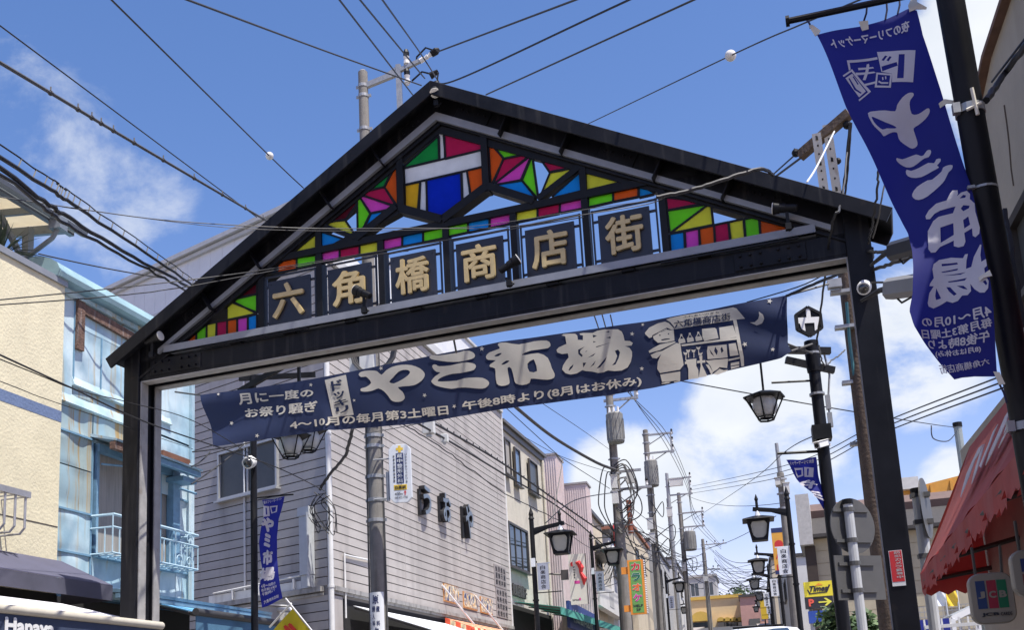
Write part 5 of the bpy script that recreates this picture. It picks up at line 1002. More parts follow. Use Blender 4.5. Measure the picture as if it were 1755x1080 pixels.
def tree(label, c, h, r, n, leaf, name='tree', cat='tree', grp=None, squash=.8, seed=0, trunk=True):
    r3 = random.Random(seed); t = thing(name, label, cat, c, grp); c = Vector(c)
    if trunk:
        b = MB(); b.tube([c, c+V(.05, 0, h*.45), c+V(0, .1, h*.75)], [.12*h/5, .09*h/5, .03*h/5], 7)
        for i in range(5): a = r3.uniform(0, 6.28); q = c+V(0, 0, h*(.4+.07*i)); b.tube([q, q+V(math.cos(a)*r*.4, math.sin(a)*r*.4, r*.35), q+V(math.cos(a)*r*.7, math.sin(a)*r*.7, r*.5)], [.05*h/5, .03*h/5, .01], 5)
        b.build('trunk', mat('bark', (.09, .07, .05), .9, 0, .3, 6), t)
    b = MB(); cl = [(c+V(r3.gauss(0, .45)*r, r3.gauss(0, .45)*r, h-r*squash+r3.gauss(0, .38)*r*squash), r*r3.uniform(.22, .45)) for _ in range(max(8, n//110))]
    for _ in range(n):
        q, cr = r3.choice(cl); d = V(r3.gauss(0, 1), r3.gauss(0, 1), r3.gauss(0, 1)).normalized(); p = q+d*cr*r3.uniform(.6, 1.05); s = leaf*r3.uniform(.6, 1.3)
        a = V(r3.gauss(0, 1), r3.gauss(0, 1), r3.gauss(0, .6)).normalized(); u = a.cross(V(r3.gauss(0, 1), r3.gauss(0, 1), r3.gauss(0, 1))).normalized()
        b.add([p-a*s, p+u*s*.5, p+a*s, p-u*s*.5], [(0, 1, 2, 3)], r3.choice((0, 0, 1, 1, 2)))
    b.build('crown', LEAF, t); return t
for i, (px, py, d, h, r, lab) in enumerate(((1222, 1012, 165, 6, 3.2, 'leafy green tree above the left part of the yellow building'), (1245, 1008, 170, 7, 3.5, 'broad green tree above the middle of the yellow building'), (1286, 1018, 160, 6, 3, 'low green tree behind the rose pink house'))):
    q = AD(px, py, d); tree(lab, V(q.x, q.y, q.z-h), h, r, 1500, .32, seed=i, grp='trees beyond the end of the street')
q = AD(1023-6+0*1, 840, 42.5); tree('small green shrub on the roof of the lower pink building', V(AD(966, 848, 44).x, 43.2, AD(966, 850, 44).z-1.1), 1.4, .7, 500, .12, 'roof_shrub', 'shrub', seed=9)
# ================================================================== signs on the left row
BLK = mat('sign black print', (.02, .02, .025), .6, 0, 0); NVY = mat('sign navy print', (.018, .03, .11), .6, 0, 0); SGW = mat('sign white', (.66, .68, .69), .45, 0, .05, 5); REDP = mat('sign red print', (.55, .03, .03), .6, 0, 0); YELP = mat('sign yellow', (.75, .50, .04), .5, 0, .06, 5); PNKP = mat('sign magenta print', (.55, .05, .25), .6, 0, 0)
class Board(Face):                                         # a flat sign whose corners are seen at pixels, upright, turned by an angle
    def __init__(f, px, py, d, ang=0):
        c = AD(px, py, d); Face.__init__(f, c, R_(ang), (math.sin(R_(ang)), -1, 0)); f.zc = c.z
    def rect(f, x0, y0, x1, y1):
        a = f.px(x0, (y0+y1)/2); c = f.px(x1, (y0+y1)/2); t = f.px((x0+x1)/2, y0); o = f.px((x0+x1)/2, y1); return a[0], c[0], o[1], t[1]
ms_f = Board(686, 811, 18.6, 6); s0, s1, z0, z1 = ms_f.rect(667, 762, 705, 862)
ms = thing('clinic_sign', 'white clinic sign with clipped corners bracketed to the concrete utility pole', 'sign', ms_f.p((s0+s1)/2, z0))
b = MB(); k = .08; b.prism([ms_f.p(s, z) for s, z in ((s0+k, z0), (s1-k, z0), (s1, z0+k), (s1, z1-k), (s1-k, z1), (s0+k, z1), (s0, z1-k), (s0, z0+k))], ms_f.N*-.05); b.build('board', SGW, ms, bevel=.006)
W_, H_2 = s1-s0, z1-z0; R2 = lambda x0, x1, y0, y1, o=.003: (s0+W_*x0, s0+W_*x1, z0+H_2*y0, z0+H_2*y1)
b = MB(); a = R2(.33, .66, .33, .85); ms_f.box(b, *a, .001, .004); b.build('name_field', NVY, ms)
b = MB()
for i, ch in enumerate('蔵中整形外科'): a = R2(.37, .62, .765-i*.086, .835-i*.086); put_text(b, ch, ms_f.tmap(*a, .006), .015)
b.build('name_characters', SGW, ms)
b = MB(); a = R2(.2, .78, .215, .305); ms_f.box(b, *a, .001, .004); a = R2(.44, .56, .875, .965); cx = (a[0]+a[1])/2; cz = (a[2]+a[3])/2; ms_f.box(b, cx-.06, cx+.06, cz-.022, cz+.022, .001, .004); ms_f.box(b, cx-.022, cx+.022, cz-.06, cz+.06, .0012, .0042); b.build('station_field', YELP, ms)
b = MB(); put_text(b, '白楽駅', ms_f.tmap(*R2(.24, .74, .23, .29), .006), .02)
for i, ch in enumerate('リウマチ科リハビリ科'): put_text(b, ch, ms_f.tmap(*R2(.74, .82, .80-i*.052, .835-i*.052), .003), .01)
for i, ch in enumerate('診療の日曜当番医'): put_text(b, ch, ms_f.tmap(*R2(.19, .27, .78-i*.06, .82-i*.06), .003), .01)
put_text(b, '400m', ms_f.tmap(*R2(.22, .58, .125, .175), .003)); put_text(b, '045-432-7700', ms_f.tmap(*R2(.22, .80, .065, .105), .003)); b.build('small_print', BLK, ms)
b = MB(); a = R2(.60, .78, .12, .2); m0 = (a[0]+a[1])/2; b.prism([ms_f.p(s, z, .001) for s, z in ((m0-.008, a[2]), (m0+.008, a[2]), (m0+.008, a[3]-.03), (a[1]-.01, a[3]-.04), (m0, a[3]+.01), (a[0]+.01, a[3]-.04), (m0-.008, a[3]-.03))], ms_f.N*.003); b.build('arrow', REDP, ms)
b = MB(); b.tube([ms_f.p(s0-.28, z1-.22, -.06), ms_f.p(s0+.1, z1-.22, -.06)], .015, 6); b.tube([ms_f.p(s0-.28, z0+.1, -.06), ms_f.p(s0+.1, z0+.1, -.06)], .015, 6); b.tube([ms_f.p(s0-.04, z0+.05, -.06), ms_f.p(s0-.04, z1-.45, -.06)], .03, 6); b.build('bracket', STEEL, ms)
# white vertical banner with a red ribbon mark
vb = Board(990, 993, 33, 8); s0, s1, z0, z1 = vb.rect(976, 950, 1005, 1037)
t = thing('banner_sign', 'pale vertical banner sign with a red ribbon mark in front of the lower pink building', 'sign', vb.p(s0, z0)); b = MB(); vb.box(b, s0, s1, z0, z1, -.03, 0); b.build('sheet', mat('pale sign cloth', (.55, .54, .46), .7, 0, .06, 3), t)
W_, H_2 = s1-s0, z1-z0; R2 = lambda x0, x1, y0, y1: (s0+W_*x0, s0+W_*x1, z0+H_2*y0, z0+H_2*y1)
b = MB(); P_ = lambda x, y: vb.p(s0+W_*x, z0+H_2*y, .003)
rb = [(.42, .82), (.58, .83), (.75, .72), (.70, .62), (.88, .50), (.84, .38)]; b.tube([P_(x, y) for x, y in rb], [.03, .08, .085, .05, .085, .02], 5); b.tube([P_(.2, .80), P_(.22, .80)+vb.N*.01], .07, 10); b.build('ribbon_mark', REDP, t)
b = MB(); vb.box(b, *R2(.28, .6, .41, .47), .001, .004); vb.box(b, *R2(.5, .6, .08, .13), .001, .004); b.build('magenta_field', PNKP, t)
b = MB()
for i, ch in enumerate('petit'): put_text(b, ch, vb.tmap(*R2(.25, .38, .72-i*.05, .755-i*.05), .003), .02)
put_text(b, 'tortue', vb.tmap(*R2(.1, .5, .08, .11), .003), .01); b.build('small_print', BLK, t)
b = MB(); vb.box(b, s0-.25, s0-.02, z1-.75, z1-.45, -.1, -.02); b.tube([vb.p(s0-.1, z1-.6, -.05), vb.p(s0-.9, z1-.5, -.05)], .03, 6); vb.box(b, s1+.005, s1+.03, z0, z1, -.04, .01); b.build('bracket', FRAMED, t)
# navy dental sign set along the wall
df_ = Face(AD(1000, 1050, 41), R_(90), (1, 0, 0)); df_.p0 = V(-5.55, 0, 0)
a0 = df_.px(975, 1030); a1 = df_.px(1022, 1050); zA = a0[1]-.0; 
t = thing('dentist_sign', 'navy shop sign board with white characters below the pale vertical banner', 'sign', df_.p(a0[0], zA)); b = MB(); df_.box(b, a0[0], a1[0], zA-.85, zA, -.1, 0); b.build('board', mat('navy sign board', (.03, .05, .19), .5, 0, .08, 4), t)
b = MB(); put_text(b, '村山歯科医院', df_.tmap(a0[0]+.6, a1[0]-1.2, zA-.65, zA-.2, .004), .03); b.build('characters', SGW, t)
# white shop fascia and the karaoke sign
t = thing('shop_fascia', 'white shop fascia board below the cream building with laundry', 'sign', V(-5.8, 45, GZ(45)+2.6)); b = MB(); b.box(V(-5.9, 42.5, 5.6), V(.3, 0, 0), V(0, 8, 0), V(0, 0, 1.0)); b.build('board', WHR, t); b = MB(); b.box(V(-5.598, 45.5, 5.8), V(.01, 0, 0), V(0, 1.4, 0), V(0, 0, .6)); b.build('notice', GRY, t)
kb = Board(1091, 1007, 34, 4); s0, s1, z0, z1 = kb.rect(1078, 960, 1105, 1054)
t = thing('karaoke_sign', 'green vertical karaoke sign with orange border and colourful characters', 'sign', kb.p(s0, z0)); W_, H_2 = s1-s0, z1-z0; R2 = lambda x0, x1, y0, y1: (s0+W_*x0, s0+W_*x1, z0+H_2*y0, z0+H_2*y1)
ORG = mat('sign orange', (.72, .26, .03), .55, 0, .06, 4); b = MB(); kb.box(b, s0, s1, z0, z1, -.12, 0); kb.box(b, s0-.2, s0-.002, z1-.42, z1-.2, -.1, -.04); kb.box(b, s0-.2, s0-.002, z0+.1, z0+.3, -.1, -.04); b.build('frame', ORG, t)
b = MB(); kb.box(b, *R2(.14, .86, .03, .97), .001, .005); b.build('field', mat('sign green', (.14, .33, .08), .55, 0, .12, 3), t)
for ch, y, m_ in (('カ', .80, REDP), ('ラ', .61, mat('sign dark green', (.0, .13, .06), .6, 0, 0)), ('オ', .42, mat('sign deep orange', (.75, .13, .02), .6, 0, 0)), ('ケ', .23, PNKP)):
    b = MB(); put_text(b, ch, kb.tmap(*R2(.2, .8, y, y+.15), .007), .075); q_ = b.build('character_rim', SGW, t); b = MB(); put_text(b, ch, kb.tmap(*R2(.22, .78, y+.005, y+.145), .010), .045); b.build('character', m_, q_)
b = MB(); put_text(b, 'HELP', kb.tmap(*R2(.2, .8, .13, .18), .007), .04); put_text(b, '2F', kb.tmap(*R2(.35, .65, .06, .11), .007), .04); b.build('small_print', BLK, t)
b = MB()
for i in range(24): z = z0+.04+(z1-z0-.08)*i/23; b.ball(kb.p(s1+.03, z, -.05), .03, 6, 4)
b.build('bulb_row', SGW, t)
# ================================================================== street lamps of the upper street
SGB = mat('sign board white', (.66, .68, .70), .4, 0, .04, 5); FROST = trans(mat('frosted lamp pane', (.62, .60, .53), .25, 0, .08, 6), .45)
def street_lamp(sign=True):
    t = thing('street_lamp', '', 'street lamp', V(0, 0, 0)); b = MB(); H = 4.25
    b.tube([V(0, 0, 0), V(0, 0, 1.0), V(0, 0, 1.02), V(0, 0, H)], [.085, .085, .062, .055], 10); b.tube([V(0, 0, H), V(0, 0, H+.06), V(0, 0, H+.12), V(0, 0, H+.30)], [.075, .05, .06, .004], 8)
    for z in (2.3, 3.2): b.tube([V(0, 0, z), V(0, 0, z+.04)], .075, 10)
    b.build('post', BLACK2, t)
    b = MB(); b.bar(V(.03, 0, H-.27), V(.78, 0, H-.16), .07, .09); b.bar(V(.03, 0, H-.36), V(.35, 0, H-.24), .05, .07); b.tube([V(.68, 0, H-.22), V(.68, 0, H+.02), V(.68, 0, H+.06), V(.68, 0, H+.18)], [.035, .03, .045, .004], 8); b.build('arm', BLACK2, t)
    zc = H-.62; b = MB(); b.tube([V(.68, 0, zc+.28), V(.68, 0, zc+.42)], [.075, .035], 8); b.build('collar', SGW, t)
    b = MB()
    def ring(z, r, n=4, a0=math.pi/4): return [V(.68+math.cos(a0+i*2*math.pi/n)*r, math.sin(a0+i*2*math.pi/n)*r, z) for i in range(n)]
    r0, r1, r2, r3 = ring(zc+.19, .50), ring(zc+.21, .48), ring(zc+.29, .14), ring(zc+.30, .05)
    b.add(r0+r1+r2+r3, [(0, 3, 2, 1)]+[(k*4+i, k*4+(i+1) % 4, k*4+4+(i+1) % 4, k*4+4+i) for k in range(3) for i in range(4)]+[(12, 13, 14, 15)])
    tp, bt = ring(zc+.19, .325), ring(zc-.25, .215)
    for i in range(4):
        b.bar(tp[i], bt[i], .05, .05, (1, 0, 0)); b.bar(bt[i], bt[(i+1) % 4], .05, .055); b.bar(tp[i]-V(0, 0, .02), tp[(i+1) % 4]-V(0, 0, .02), .04, .05)
    b.prism([p-V(0, 0, .03) for p in bt], V(0, 0, .02)); 
    for i in range(4):                                     # corner fillets round each oval pane
        a, c, d, e = tp[i], tp[(i+1) % 4], bt[(i+1) % 4], bt[i]
        for (p, q, r_) in ((a, c, e), (c, a, d), (e, d, a), (d, e, c)): m_ = (p.lerp(q, .40)+p.lerp(r_, .36))*.5*.52+p*.48; b.add([p, p.lerp(q, .40), m_+(p.lerp(q, .4)-p)*.12+(p.lerp(r_, .36)-p)*.12, p.lerp(r_, .36)], [(0, 1, 2, 3), (3, 2, 1, 0)])
    hd = b.build('lantern', BLACK2, t)
    b = MB()
    for i in range(4): a, c, d, e = [V(.68+(p.x-.68)*.93, p.y*.93, p.z) for p in (tp[i], tp[(i+1) % 4], bt[(i+1) % 4], bt[i])]; b.poly([a, c, d, e])
    b.build('lamp_pane', FROST, hd)
    b = MB(); b.ball(V(.68, 0, zc+.02), .09, 10, 8, sq=1.5); b.build('bulb', SGW, hd, smooth=True)
    if sign:
        b = MB(); b.box(V(.075, -.02, H-1.70), V(.26, 0, 0), V(0, .04, 0), V(0, 0, .61)); b.bar(V(0, 0, H-1.075), V(.38, 0, H-1.075), .025, .025); sp = b.build('sign', SGB, t)
        b = MB()
        for i, ch in enumerate('白楽商店会'):
            put_text(b, ch, lambda x, y, z: V(.145+.12*x, -.0215, H-1.225-i*.112+.098*y), .02)
        b.build('characters', BLK, sp); b = MB()
        for i, ch in enumerate('白楽商店会'): put_text(b, ch, lambda x, y, z: V(.265-.12*x, .0215, H-1.225-i*.112+.098*y), .02)
        b.build('characters', BLK, sp)
        b = MB(); b.bar(V(0, 0, H-1.76), V(.62, 0, H-1.76), .022, .022); b.build('banner_rod', BLACK2, t)
    b = MB(); b.box(V(-.05, -.12, 3.4-.3), V(.1, 0, 0), V(0, .06, 0), V(0, 0, .2)); b.build('junction_box', SGW, t)
    return t
lampA = street_lamp()
def _bo(px, py, d): p = AD(px, py, d); return V(p.x, p.y, 0)
LAB = [('nearest black street lamp on the left, sign in front of the beige building', (914, 950, 26), 916, 0), ('second black street lamp on the left, below the laundry balcony', (1018, 1000, 35.5), 944, 0), ('third street lamp on the left, between the crowded utility poles', (1142, 1010, 57), 1000, 0), ('farthest street lamp visible on the left side of the street', (1158, 1060, 84), 1042, 0),
       ('nearest and largest black street lamp on the right, beside the slanted flag', (1359, 950, 24.7), 892, 1), ('second street lamp in the right hand row, above its white sign', (1337, 1000, 38.5), 962, 1), ('third street lamp in the right hand row', (1320, 1010, 51), 994, 1), ('fourth street lamp in the right hand row', (1322, 1030, 66), 1017, 1), ('fifth street lamp in the right hand row', (1320, 1040, 76), 1030, 1), ('sixth and smallest street lamp in the right hand row', (1310, 1050, 98), 1041, 1)]
for i, (lab, pq, yr, rt) in enumerate(LAB):
    o = lampA if i == 0 else copy_tree(lampA); q = _bo(*pq)
    o.location = (q.x, q.y, ZV(q+V(-.68 if rt else .68, 0, 0), yr)-3.83); o.rotation_euler = (0, 0, math.pi if rt else 0); o['label'] = lab; o['group'] = 'street lamps along the upper street'
# ================================================================== utility poles
INS = mat('white porcelain', (.66, .65, .62), .25, 0, .05, 5); TRF = mat('transformer grey', (.19, .19, .175), .5, .1, .25, 3, streak=[((.13, .11, .09), 5, 1, .5, .75, .7)]); BOXG = mat('cabinet grey', (.56, .56, .53), .5, 0, .1, 4)
def insul(b, p, r=.05, h=.22):
    b.tube([p, p+V(0, 0, h*.15), p+V(0, 0, h*.16), p+V(0, 0, h*.4), p+V(0, 0, h*.41), p+V(0, 0, h*.7)], [r*.5, r*.5, r, r*.9, r*.6, r], 8, 0); b.tube([p+V(0, 0, h*.7), p+V(0, 0, h), p+V(0, 0, h*1.25)], [r*.9, r*1.0, r*.6], 8, 1)
def utility_pole(name, label, base, top, r0, r1, m=CONC, arms=(), trf=(), boxes=(), bands=(), grp='utility poles along the street'):
    t = thing(name, label, 'utility pole', base, grp); base = Vector(base); H = top-base.z
    P = lambda z: V(base.x, base.y, z)
    b = MB(); b.tube([P(base.z+H*i/6) for i in range(7)], [r0+(r1-r0)*i/6 for i in range(7)], 16); b.tube([P(top), P(top+.04)], [r1*1.02, r1*.6], 14); b.build('pole', m, t, smooth=True)
    rad = lambda z: r0+(r1-r0)*(z-base.z)/H
    for z in bands: b = MB(); b.tube([P(z-.03), P(z+.03)], rad(z)*1.12, 14); b.cbox(P(z)+V(rad(z)*1.1, 0, 0), .10, .03, .05); b.cbox(P(z)-V(rad(z)*1.1, 0, 0), .08, .03, .05); b.build('clamp_band', STEEL, t)
    for (z, x0, x1, dy, n, riser) in arms:
        b = MB(); b.bar(P(z)+V(x0, dy, 0), P(z)+V(x1, dy, 0), .08, .08); b.tube([P(z)+V(x1*.75, dy, 0), P(z-.45)+V(rad(z), 0, 0)], .025, 6)
        if riser: b.bar(P(z)+V(x1*.9, dy, -.1), P(z)+V(x1*.9, dy, riser), .07, .07, (0, 1, 0))
        am = b.build('crossarm', STEEL, t)
        for i in range(n):
            b = MB(); q = P(z)+V(x1-(x1-x0)*.12-i*(x1-max(x0, .3))*.42, dy, .04) if not riser else P(z)+V(x1*.9+.06, dy, .05+riser*.9*i/max(n-1, 1))
            insul(b, q); b.build('insulator', [INS, BLACK2], am)
    for (z, x, dy, rr_, hh) in trf:
        b = MB(); c = P(z)+V(x, dy, 0); b.tube([c, c+V(0, 0, .05), c+V(0, 0, hh), c+V(0, 0, hh+.05)], [rr_*.92, rr_, rr_, rr_*.85], 20)
        for k in range(14): a = k*2*math.pi/14; b.box(c+V(math.cos(a)*rr_, math.sin(a)*rr_, hh*.12)-V(.01, .01, 0), V(.025, 0, 0), V(0, .025, 0), V(0, 0, hh*.7))
        tt = b.build('transformer', TRF, t); b = MB()
        for k in (-1, 0, 1): b.tube([c+V(k*rr_*.5, -rr_*.3, hh+.05), c+V(k*rr_*.5, -rr_*.3, hh+.24)], [.05, .03], 8)
        b.build('bushing', INS, tt); b = MB(); b.bar(c+V(0, 0, hh*.3), P(z+hh*.3), .08, .06); b.bar(c+V(0, 0, hh*.8), P(z+hh*.8), .08, .06); b.build('mount', STEEL, tt)
    for (z, x, dy, sx_, sz_) in boxes:
        b = MB(); b.cbox(P(z)+V(x, dy, 0), sx_, .16, sz_); b.cbox(P(z)+V(x, dy, sz_/2+.01), sx_+.04, .2, .02); b.bar(P(z)+V(x, dy, 0), P(z), .05, .05); b.build('junction_box', BOXG, t)
    b = MB()                                               # cables strapped to the pole
    for k in range(3):
        a = rnd.uniform(0, 6.28); b.tube([P(base.z+H*f_)+V(math.cos(a+f_)*(rad(base.z+H*f_)+.02), math.sin(a+f_)*(rad(base.z+H*f_)+.02), 0) for f_ in (0, .25, .5, .7, .85)], .016, 5)
    b.build('riser_cable', WIREG, t); return t
def base_of(px, py, d): p = AD(px, py, d); return V(p.x, p.y, GZ(p.y))
ub = base_of(645, 900, 19); zt = AD(623.5, 124, 19)
up1 = utility_pole('utility_pole', 'tall concrete utility pole carrying the clinic sign, its top above the gate ridge', ub, ZV(ub, 124), .142, .088, CONC, bands=[ZV(ub, y) for y in (748, 766, 818, 858, 893, 670, 640, 222, 165, 148)], boxes=((ZV(ub, 618), -.24, -.1, .22, .45), (ZV(ub, 625), .0, -.2, .25, .4)))
tz = ZV(ub, 124)
b = MB(); P = lambda x, z, y=0: V(ub.x+x, ub.y+y, z); b.bar(P(.0, tz-.30), P(.72, tz-.13), .08, .10); b.bar(P(.70, tz-.9), P(.70, tz+.02), .09, .09, (0, 1, 0)); b.bar(P(.45, tz-.16), P(.70, tz-.02), .07, .05); b.bar(P(.7, tz-.1), P(1.12, tz+.03), .07, .07); ca = b.build('crossarm', STEEL, up1)
for x, z in ((.86, tz-.03), (.86, tz-.42)): b = MB(); insul(b, P(x, z), .06, .27); b.build('insulator', [INS, BLACK2], ca)
b = MB(); b.tube([P(1.12, tz+.02), P(1.2, tz+.06), P(1.21, tz+.06), P(1.27, tz+.09), P(1.28, tz+.09), P(1.34, tz+.13)], [.05, .05, .03, .05, .03, .05], 8); b.tube([P(1.34, tz+.12), P(1.44, tz+.17), P(1.5, tz+.2)], [.06, .07, .03], 8, 1); b.tube([P(1.30, tz-.32), P(1.46, tz-.25)], [.07, .04], 8, 1); b.tube([P(1.38, tz+.2), P(1.24, tz+.28), P(1.06, tz+.12), P(1.04, tz-.02)], .018, 5, 1); b.tube([P(1.33, tz-.28), P(1.15, tz-.2), P(.95, tz-.35)], .018, 5, 1); b.build('insulator', [INS, BLACK2], ca)
b = MB(); c = V(ub.x+.15, ub.y-.2, ZV(ub, 612))
for k in range(5): rr_ = .30+.03*k; b.tube([c+V(math.cos(i*.45)*rr_, -.03*k, math.sin(i*.45)*rr_) for i in range(15)], .02, 5)
b.build('cable_coil', WIREG, up1)
# wrapped clinic advert on the pole
wa = thing('pole_advert', 'white wrap advert with blue characters low on the concrete utility pole', 'sign', V(ub.x, ub.y, 2.6)); b = MB()
z1_ = ZV(ub, 1017); rw = .150
def wrap(a, z, o=0): return V(ub.x+math.sin(a)*(rw+o), ub.y-math.cos(a)*(rw+o), z)
b.grid(lambda u, v: wrap(-1.05+2.0*u, z1_-1.9*v), 14, 2); b.build('sheet', SGW, wa, smooth=60)
b = MB()
for txt, a0, a1, zz_, hh in (('原', -.42, .32, .20, .15), ('婦', -.52, -.08, .335, .10), ('産', .0, .42, .335, .10), ('人', -.5, -.12, .455, .09), ('科', -.5, -.1, .57, .09), ('科', .02, .42, .57, .09), ('ク', -.36, .26, .74, .15), ('リ', -.36, .26, .92, .15), ('ニ', -.36, .26, 1.10, .15)):
    put_text(b, txt, lambda x, y, z: wrap(a0+(a1-a0)*x, z1_-zz_+hh*y, .003), .03)
b.build('characters', NVY, wa)
b = MB(); put_text(b, 'HARA CLINIC 045-421', lambda x, y, z: wrap(-.85+.1*y, z1_-1.1+.72*x, .003), .01); b.build('small_print', BLK, wa)
def ZA(px, py, d): return ZV(base_of(px, 900, d), py)
def row_pole(label, px, py, d, ptop, r, **k):
    q = base_of(px, py, d); zt_ = ZV(q, ptop)
    return utility_pole('utility_pole', label, q, zt_, r, r*.62, **k), q, zt_
u2, q2_, t2_ = row_pole('nearest transformer pole of the receding row, with the red brown tube', 1057, 850, 36, 655, .19, arms=((ZA(1050, 690, 36), -.2, .95, 0, 3, .75), (ZA(1056, 812, 36), -.15, .85, 0, 0, 0), (ZA(1060, 842, 36), -.1, 1.15, 0, 2, 0)), trf=((ZA(1055, 768, 36), .16, -.42, .28, .95),), boxes=((ZA(1050, 832, 36), -.02, -.3, .2, .42), (ZA(1053, 858, 36), -.02, -.3, .2, .42), (ZA(1080, 822, 36), .5, -.1, .24, .44)), bands=[ZA(1056, y, 36) for y in (665, 680, 700, 790, 815, 845, 900)])
u3, q3_, t3_ = row_pole('second utility pole with transformer and two arms in the receding row', 1119, 900, 50, 738, .19, arms=((ZA(1112, 747, 50), -.15, 1.25, 0, 0, 0), (ZA(1114, 778, 50), -.1, 1.25, 0, 3, .8)), trf=((ZA(1118, 838, 50), .16, -.45, .30, 1.15),), boxes=((ZA(1117, 900, 50), -.1, -.3, .25, .5), (ZA(1119, 925, 50), -.05, -.3, .25, .5)), bands=[ZA(1112, y, 50) for y in (745, 760, 778, 850, 880)])
u4, q4_, t4_ = row_pole('slim steel utility pole with a switch box on a rectangular frame', 1150, 900, 62, 812, .15, m=STEEL, arms=((ZA(1147, 822, 62), -.1, 1.35, 0, 0, 0), (ZA(1148, 850, 62), -.1, 1.35, 0, 3, 1.0)), boxes=((ZA(1156, 829, 62), .5, -.1, .75, .42), (ZA(1152, 880, 62), .0, -.3, .3, .5)), bands=[ZA(1147, y, 62) for y in (835, 870, 900, 930)])
u5, q5_, t5_ = row_pole('utility pole with a finned transformer standing right of the slim steel pole', 1172, 950, 66, 846, .18, arms=((ZA(1166, 879, 66), -.1, 1.4, 0, 0, 0), (ZA(1168, 903, 66), -.1, 1.4, 0, 3, .9)), trf=((ZA(1172, 945, 66), .45, -.4, .36, 1.1),), boxes=((ZA(1172, 972, 66), -.05, -.3, .26, .5),), bands=[ZA(1167, y, 66) for y in (860, 880, 905, 930)])
u6, q6_, t6_ = row_pole('farthest utility pole of the left row with a fan of short wires at its top', 1210, 990, 90, 925, .20, arms=((ZA(1204, 932, 90), -.2, 1.9, 0, 3, 0), (ZA(1205, 975, 90), -.2, 1.2, 0, 2, 0)), boxes=((ZA(1208, 990, 90), .0, -.3, .4, .5),), bands=[ZA(1205, y, 90) for y in (935, 960)])
u7, q7_, t7_ = row_pole('slim concrete pole on the right between the street lamps, topped with a steel rod', 1352, 950, 31, 812, .16, m=CONC, arms=(), boxes=((ZA(1347, 838, 31), .12, -.12, .16, .3), (ZA(1346, 825, 31), -.1, -.1, .14, .2)), bands=[ZA(1345, y, 31) for y in (820, 832, 845, 870)])
b = MB(); b.tube([V(q7_.x, q7_.y, t7_-.3), V(q7_.x-.02, q7_.y, ZV(q7_, 760))], [.07, .05], 8); b.build('steel_rod', STEEL, u7)
# wooden pole with steel extension behind the right post of the gate
WOODP = mat('weathered pole wood', (.12, .085, .06), .9, 0, .3, 6, bump=.6, bscale=30, streak=[((.05, .04, .03), 30, .4, .5, .7, .7)])
wb = base_of(1465, 560, 13.2); zx0 = AD(1425, 400, 12.9).z
wp = thing('wooden_pole', 'brown wooden utility pole with two pale perforated steel bars on top', 'utility pole', wb)
b = MB(); b.tube([wb, V(wb.x, wb.y, wb.z+3), V(wb.x, wb.y, zx0)], [.15, .135, .12], 14); b.build('pole', WOODP, wp, smooth=True)
PERF = mat('perforated pale steel', (.52, .52, .48), .5, .2, .15, 5, streak=[((.2, .13, .08), 10, 3, .6, .75, .5)])
b = MB(); HOLE = MB()
for (x0_, y0_), (x1_, y1_) in (((1399, 229), (1413, 330)), ((1417, 214), (1435, 332))):
    a_ = AD(x0_, y0_, 12.75); c_ = AD(x1_, y1_, 12.75); c2 = a_+(c_-a_)*1.9; b.bar(a_, c2, .10, .05, GN)
    for k in range(9): q = a_.lerp(c2, .04+k*.075); HOLE.cbox(q-GN*.026, .018 if k % 3 else .026, .006, .022 if k % 3 else .07)
b.build('steel_extension', PERF, wp); HOLE.build('slot', DARK, wp)
a_ = AD(1370, 268, 12.95); c_ = AD(1456, 194, 12.6); b = MB(); b.bar(a_, c_, .11, .10); cx_ = b.build('crossarm', WOODP, wp)
b = MB(); b.ball(AD(1364, 262, 12.95), .05, 10, 6); b.bar(AD(1360, 256, 12.95), AD(1372, 262, 12.95), .02, .03); b.ball(AD(1452, 214, 12.6), .05, 10, 6); b.ball(AD(1436, 276, 12.8), .04, 8, 6); b.build('insulator', BLACK2, cx_)
b = MB(); b.tube([AD(1451, 518, 13.03), AD(1456, 583, 13.03), AD(1466, 660, 13.02), AD(1490, 830, 13.0)], .02, 6); b.build('green_conduit', mat('teal conduit', (.06, .20, .22), .5, 0, .1, 5), wp)
for k in (500, 560, 655, 760): b = MB(); q = AD(1447+(k-500)*.13, k, 13.05); b.cbox(q, .32, .1, .04); b.build('clamp_band', STEEL, wp)
b = MB(); b.cbox(AD(1430, 487, 13.0), .16, .1, .1); b.build('cable_clamp', STEEL, wp)
# ================================================================== right-hand side
XW = 1.65
PLAS = mat('stained beige plaster', (.40, .36, .29), .9, 0, .1, 2, bump=.25, bscale=30, streak=[((.22, .19, .14), 2, .5, .55, .8, .5)])
rbld = thing('plaster_building', 'stained beige plaster building behind the thick black flag pole', 'building', V(XW, 5, 0))
b = MB(); prof = [(0, 0), (8.6, 0), (8.6, 3.36), (6.72, 3.36), (6.72, 4.75), (6.55, 5.05), (6.2, 5.14), (0, 5.3)]
b.prism([V(XW, y, z) for y, z in prof], V(6, 0, 0)); b.build('wall', PLAS, rbld)
b = MB(); ed = [(6.74, 3.4), (6.74, 4.76), (6.56, 5.075), (6.2, 5.165), (0, 5.33)]
b.prism([V(XW-.05, y, z) for y, z in ed]+[V(XW-.05, y-.01, z-.03) for y, z in ed[::-1]], V(.3, 0, 0)); b.build('roof_edge', mat('rust stained edge', (.16, .09, .06), .8, 0, .3, 8), rbld)
wf = Face(V(XW, 0, 0), R_(90), (-1, 0, 0))
window(wf, 5.3, 6.2, 3.62, 4.12, rbld, FRAMED, GLASSG, 2, .05, .06)
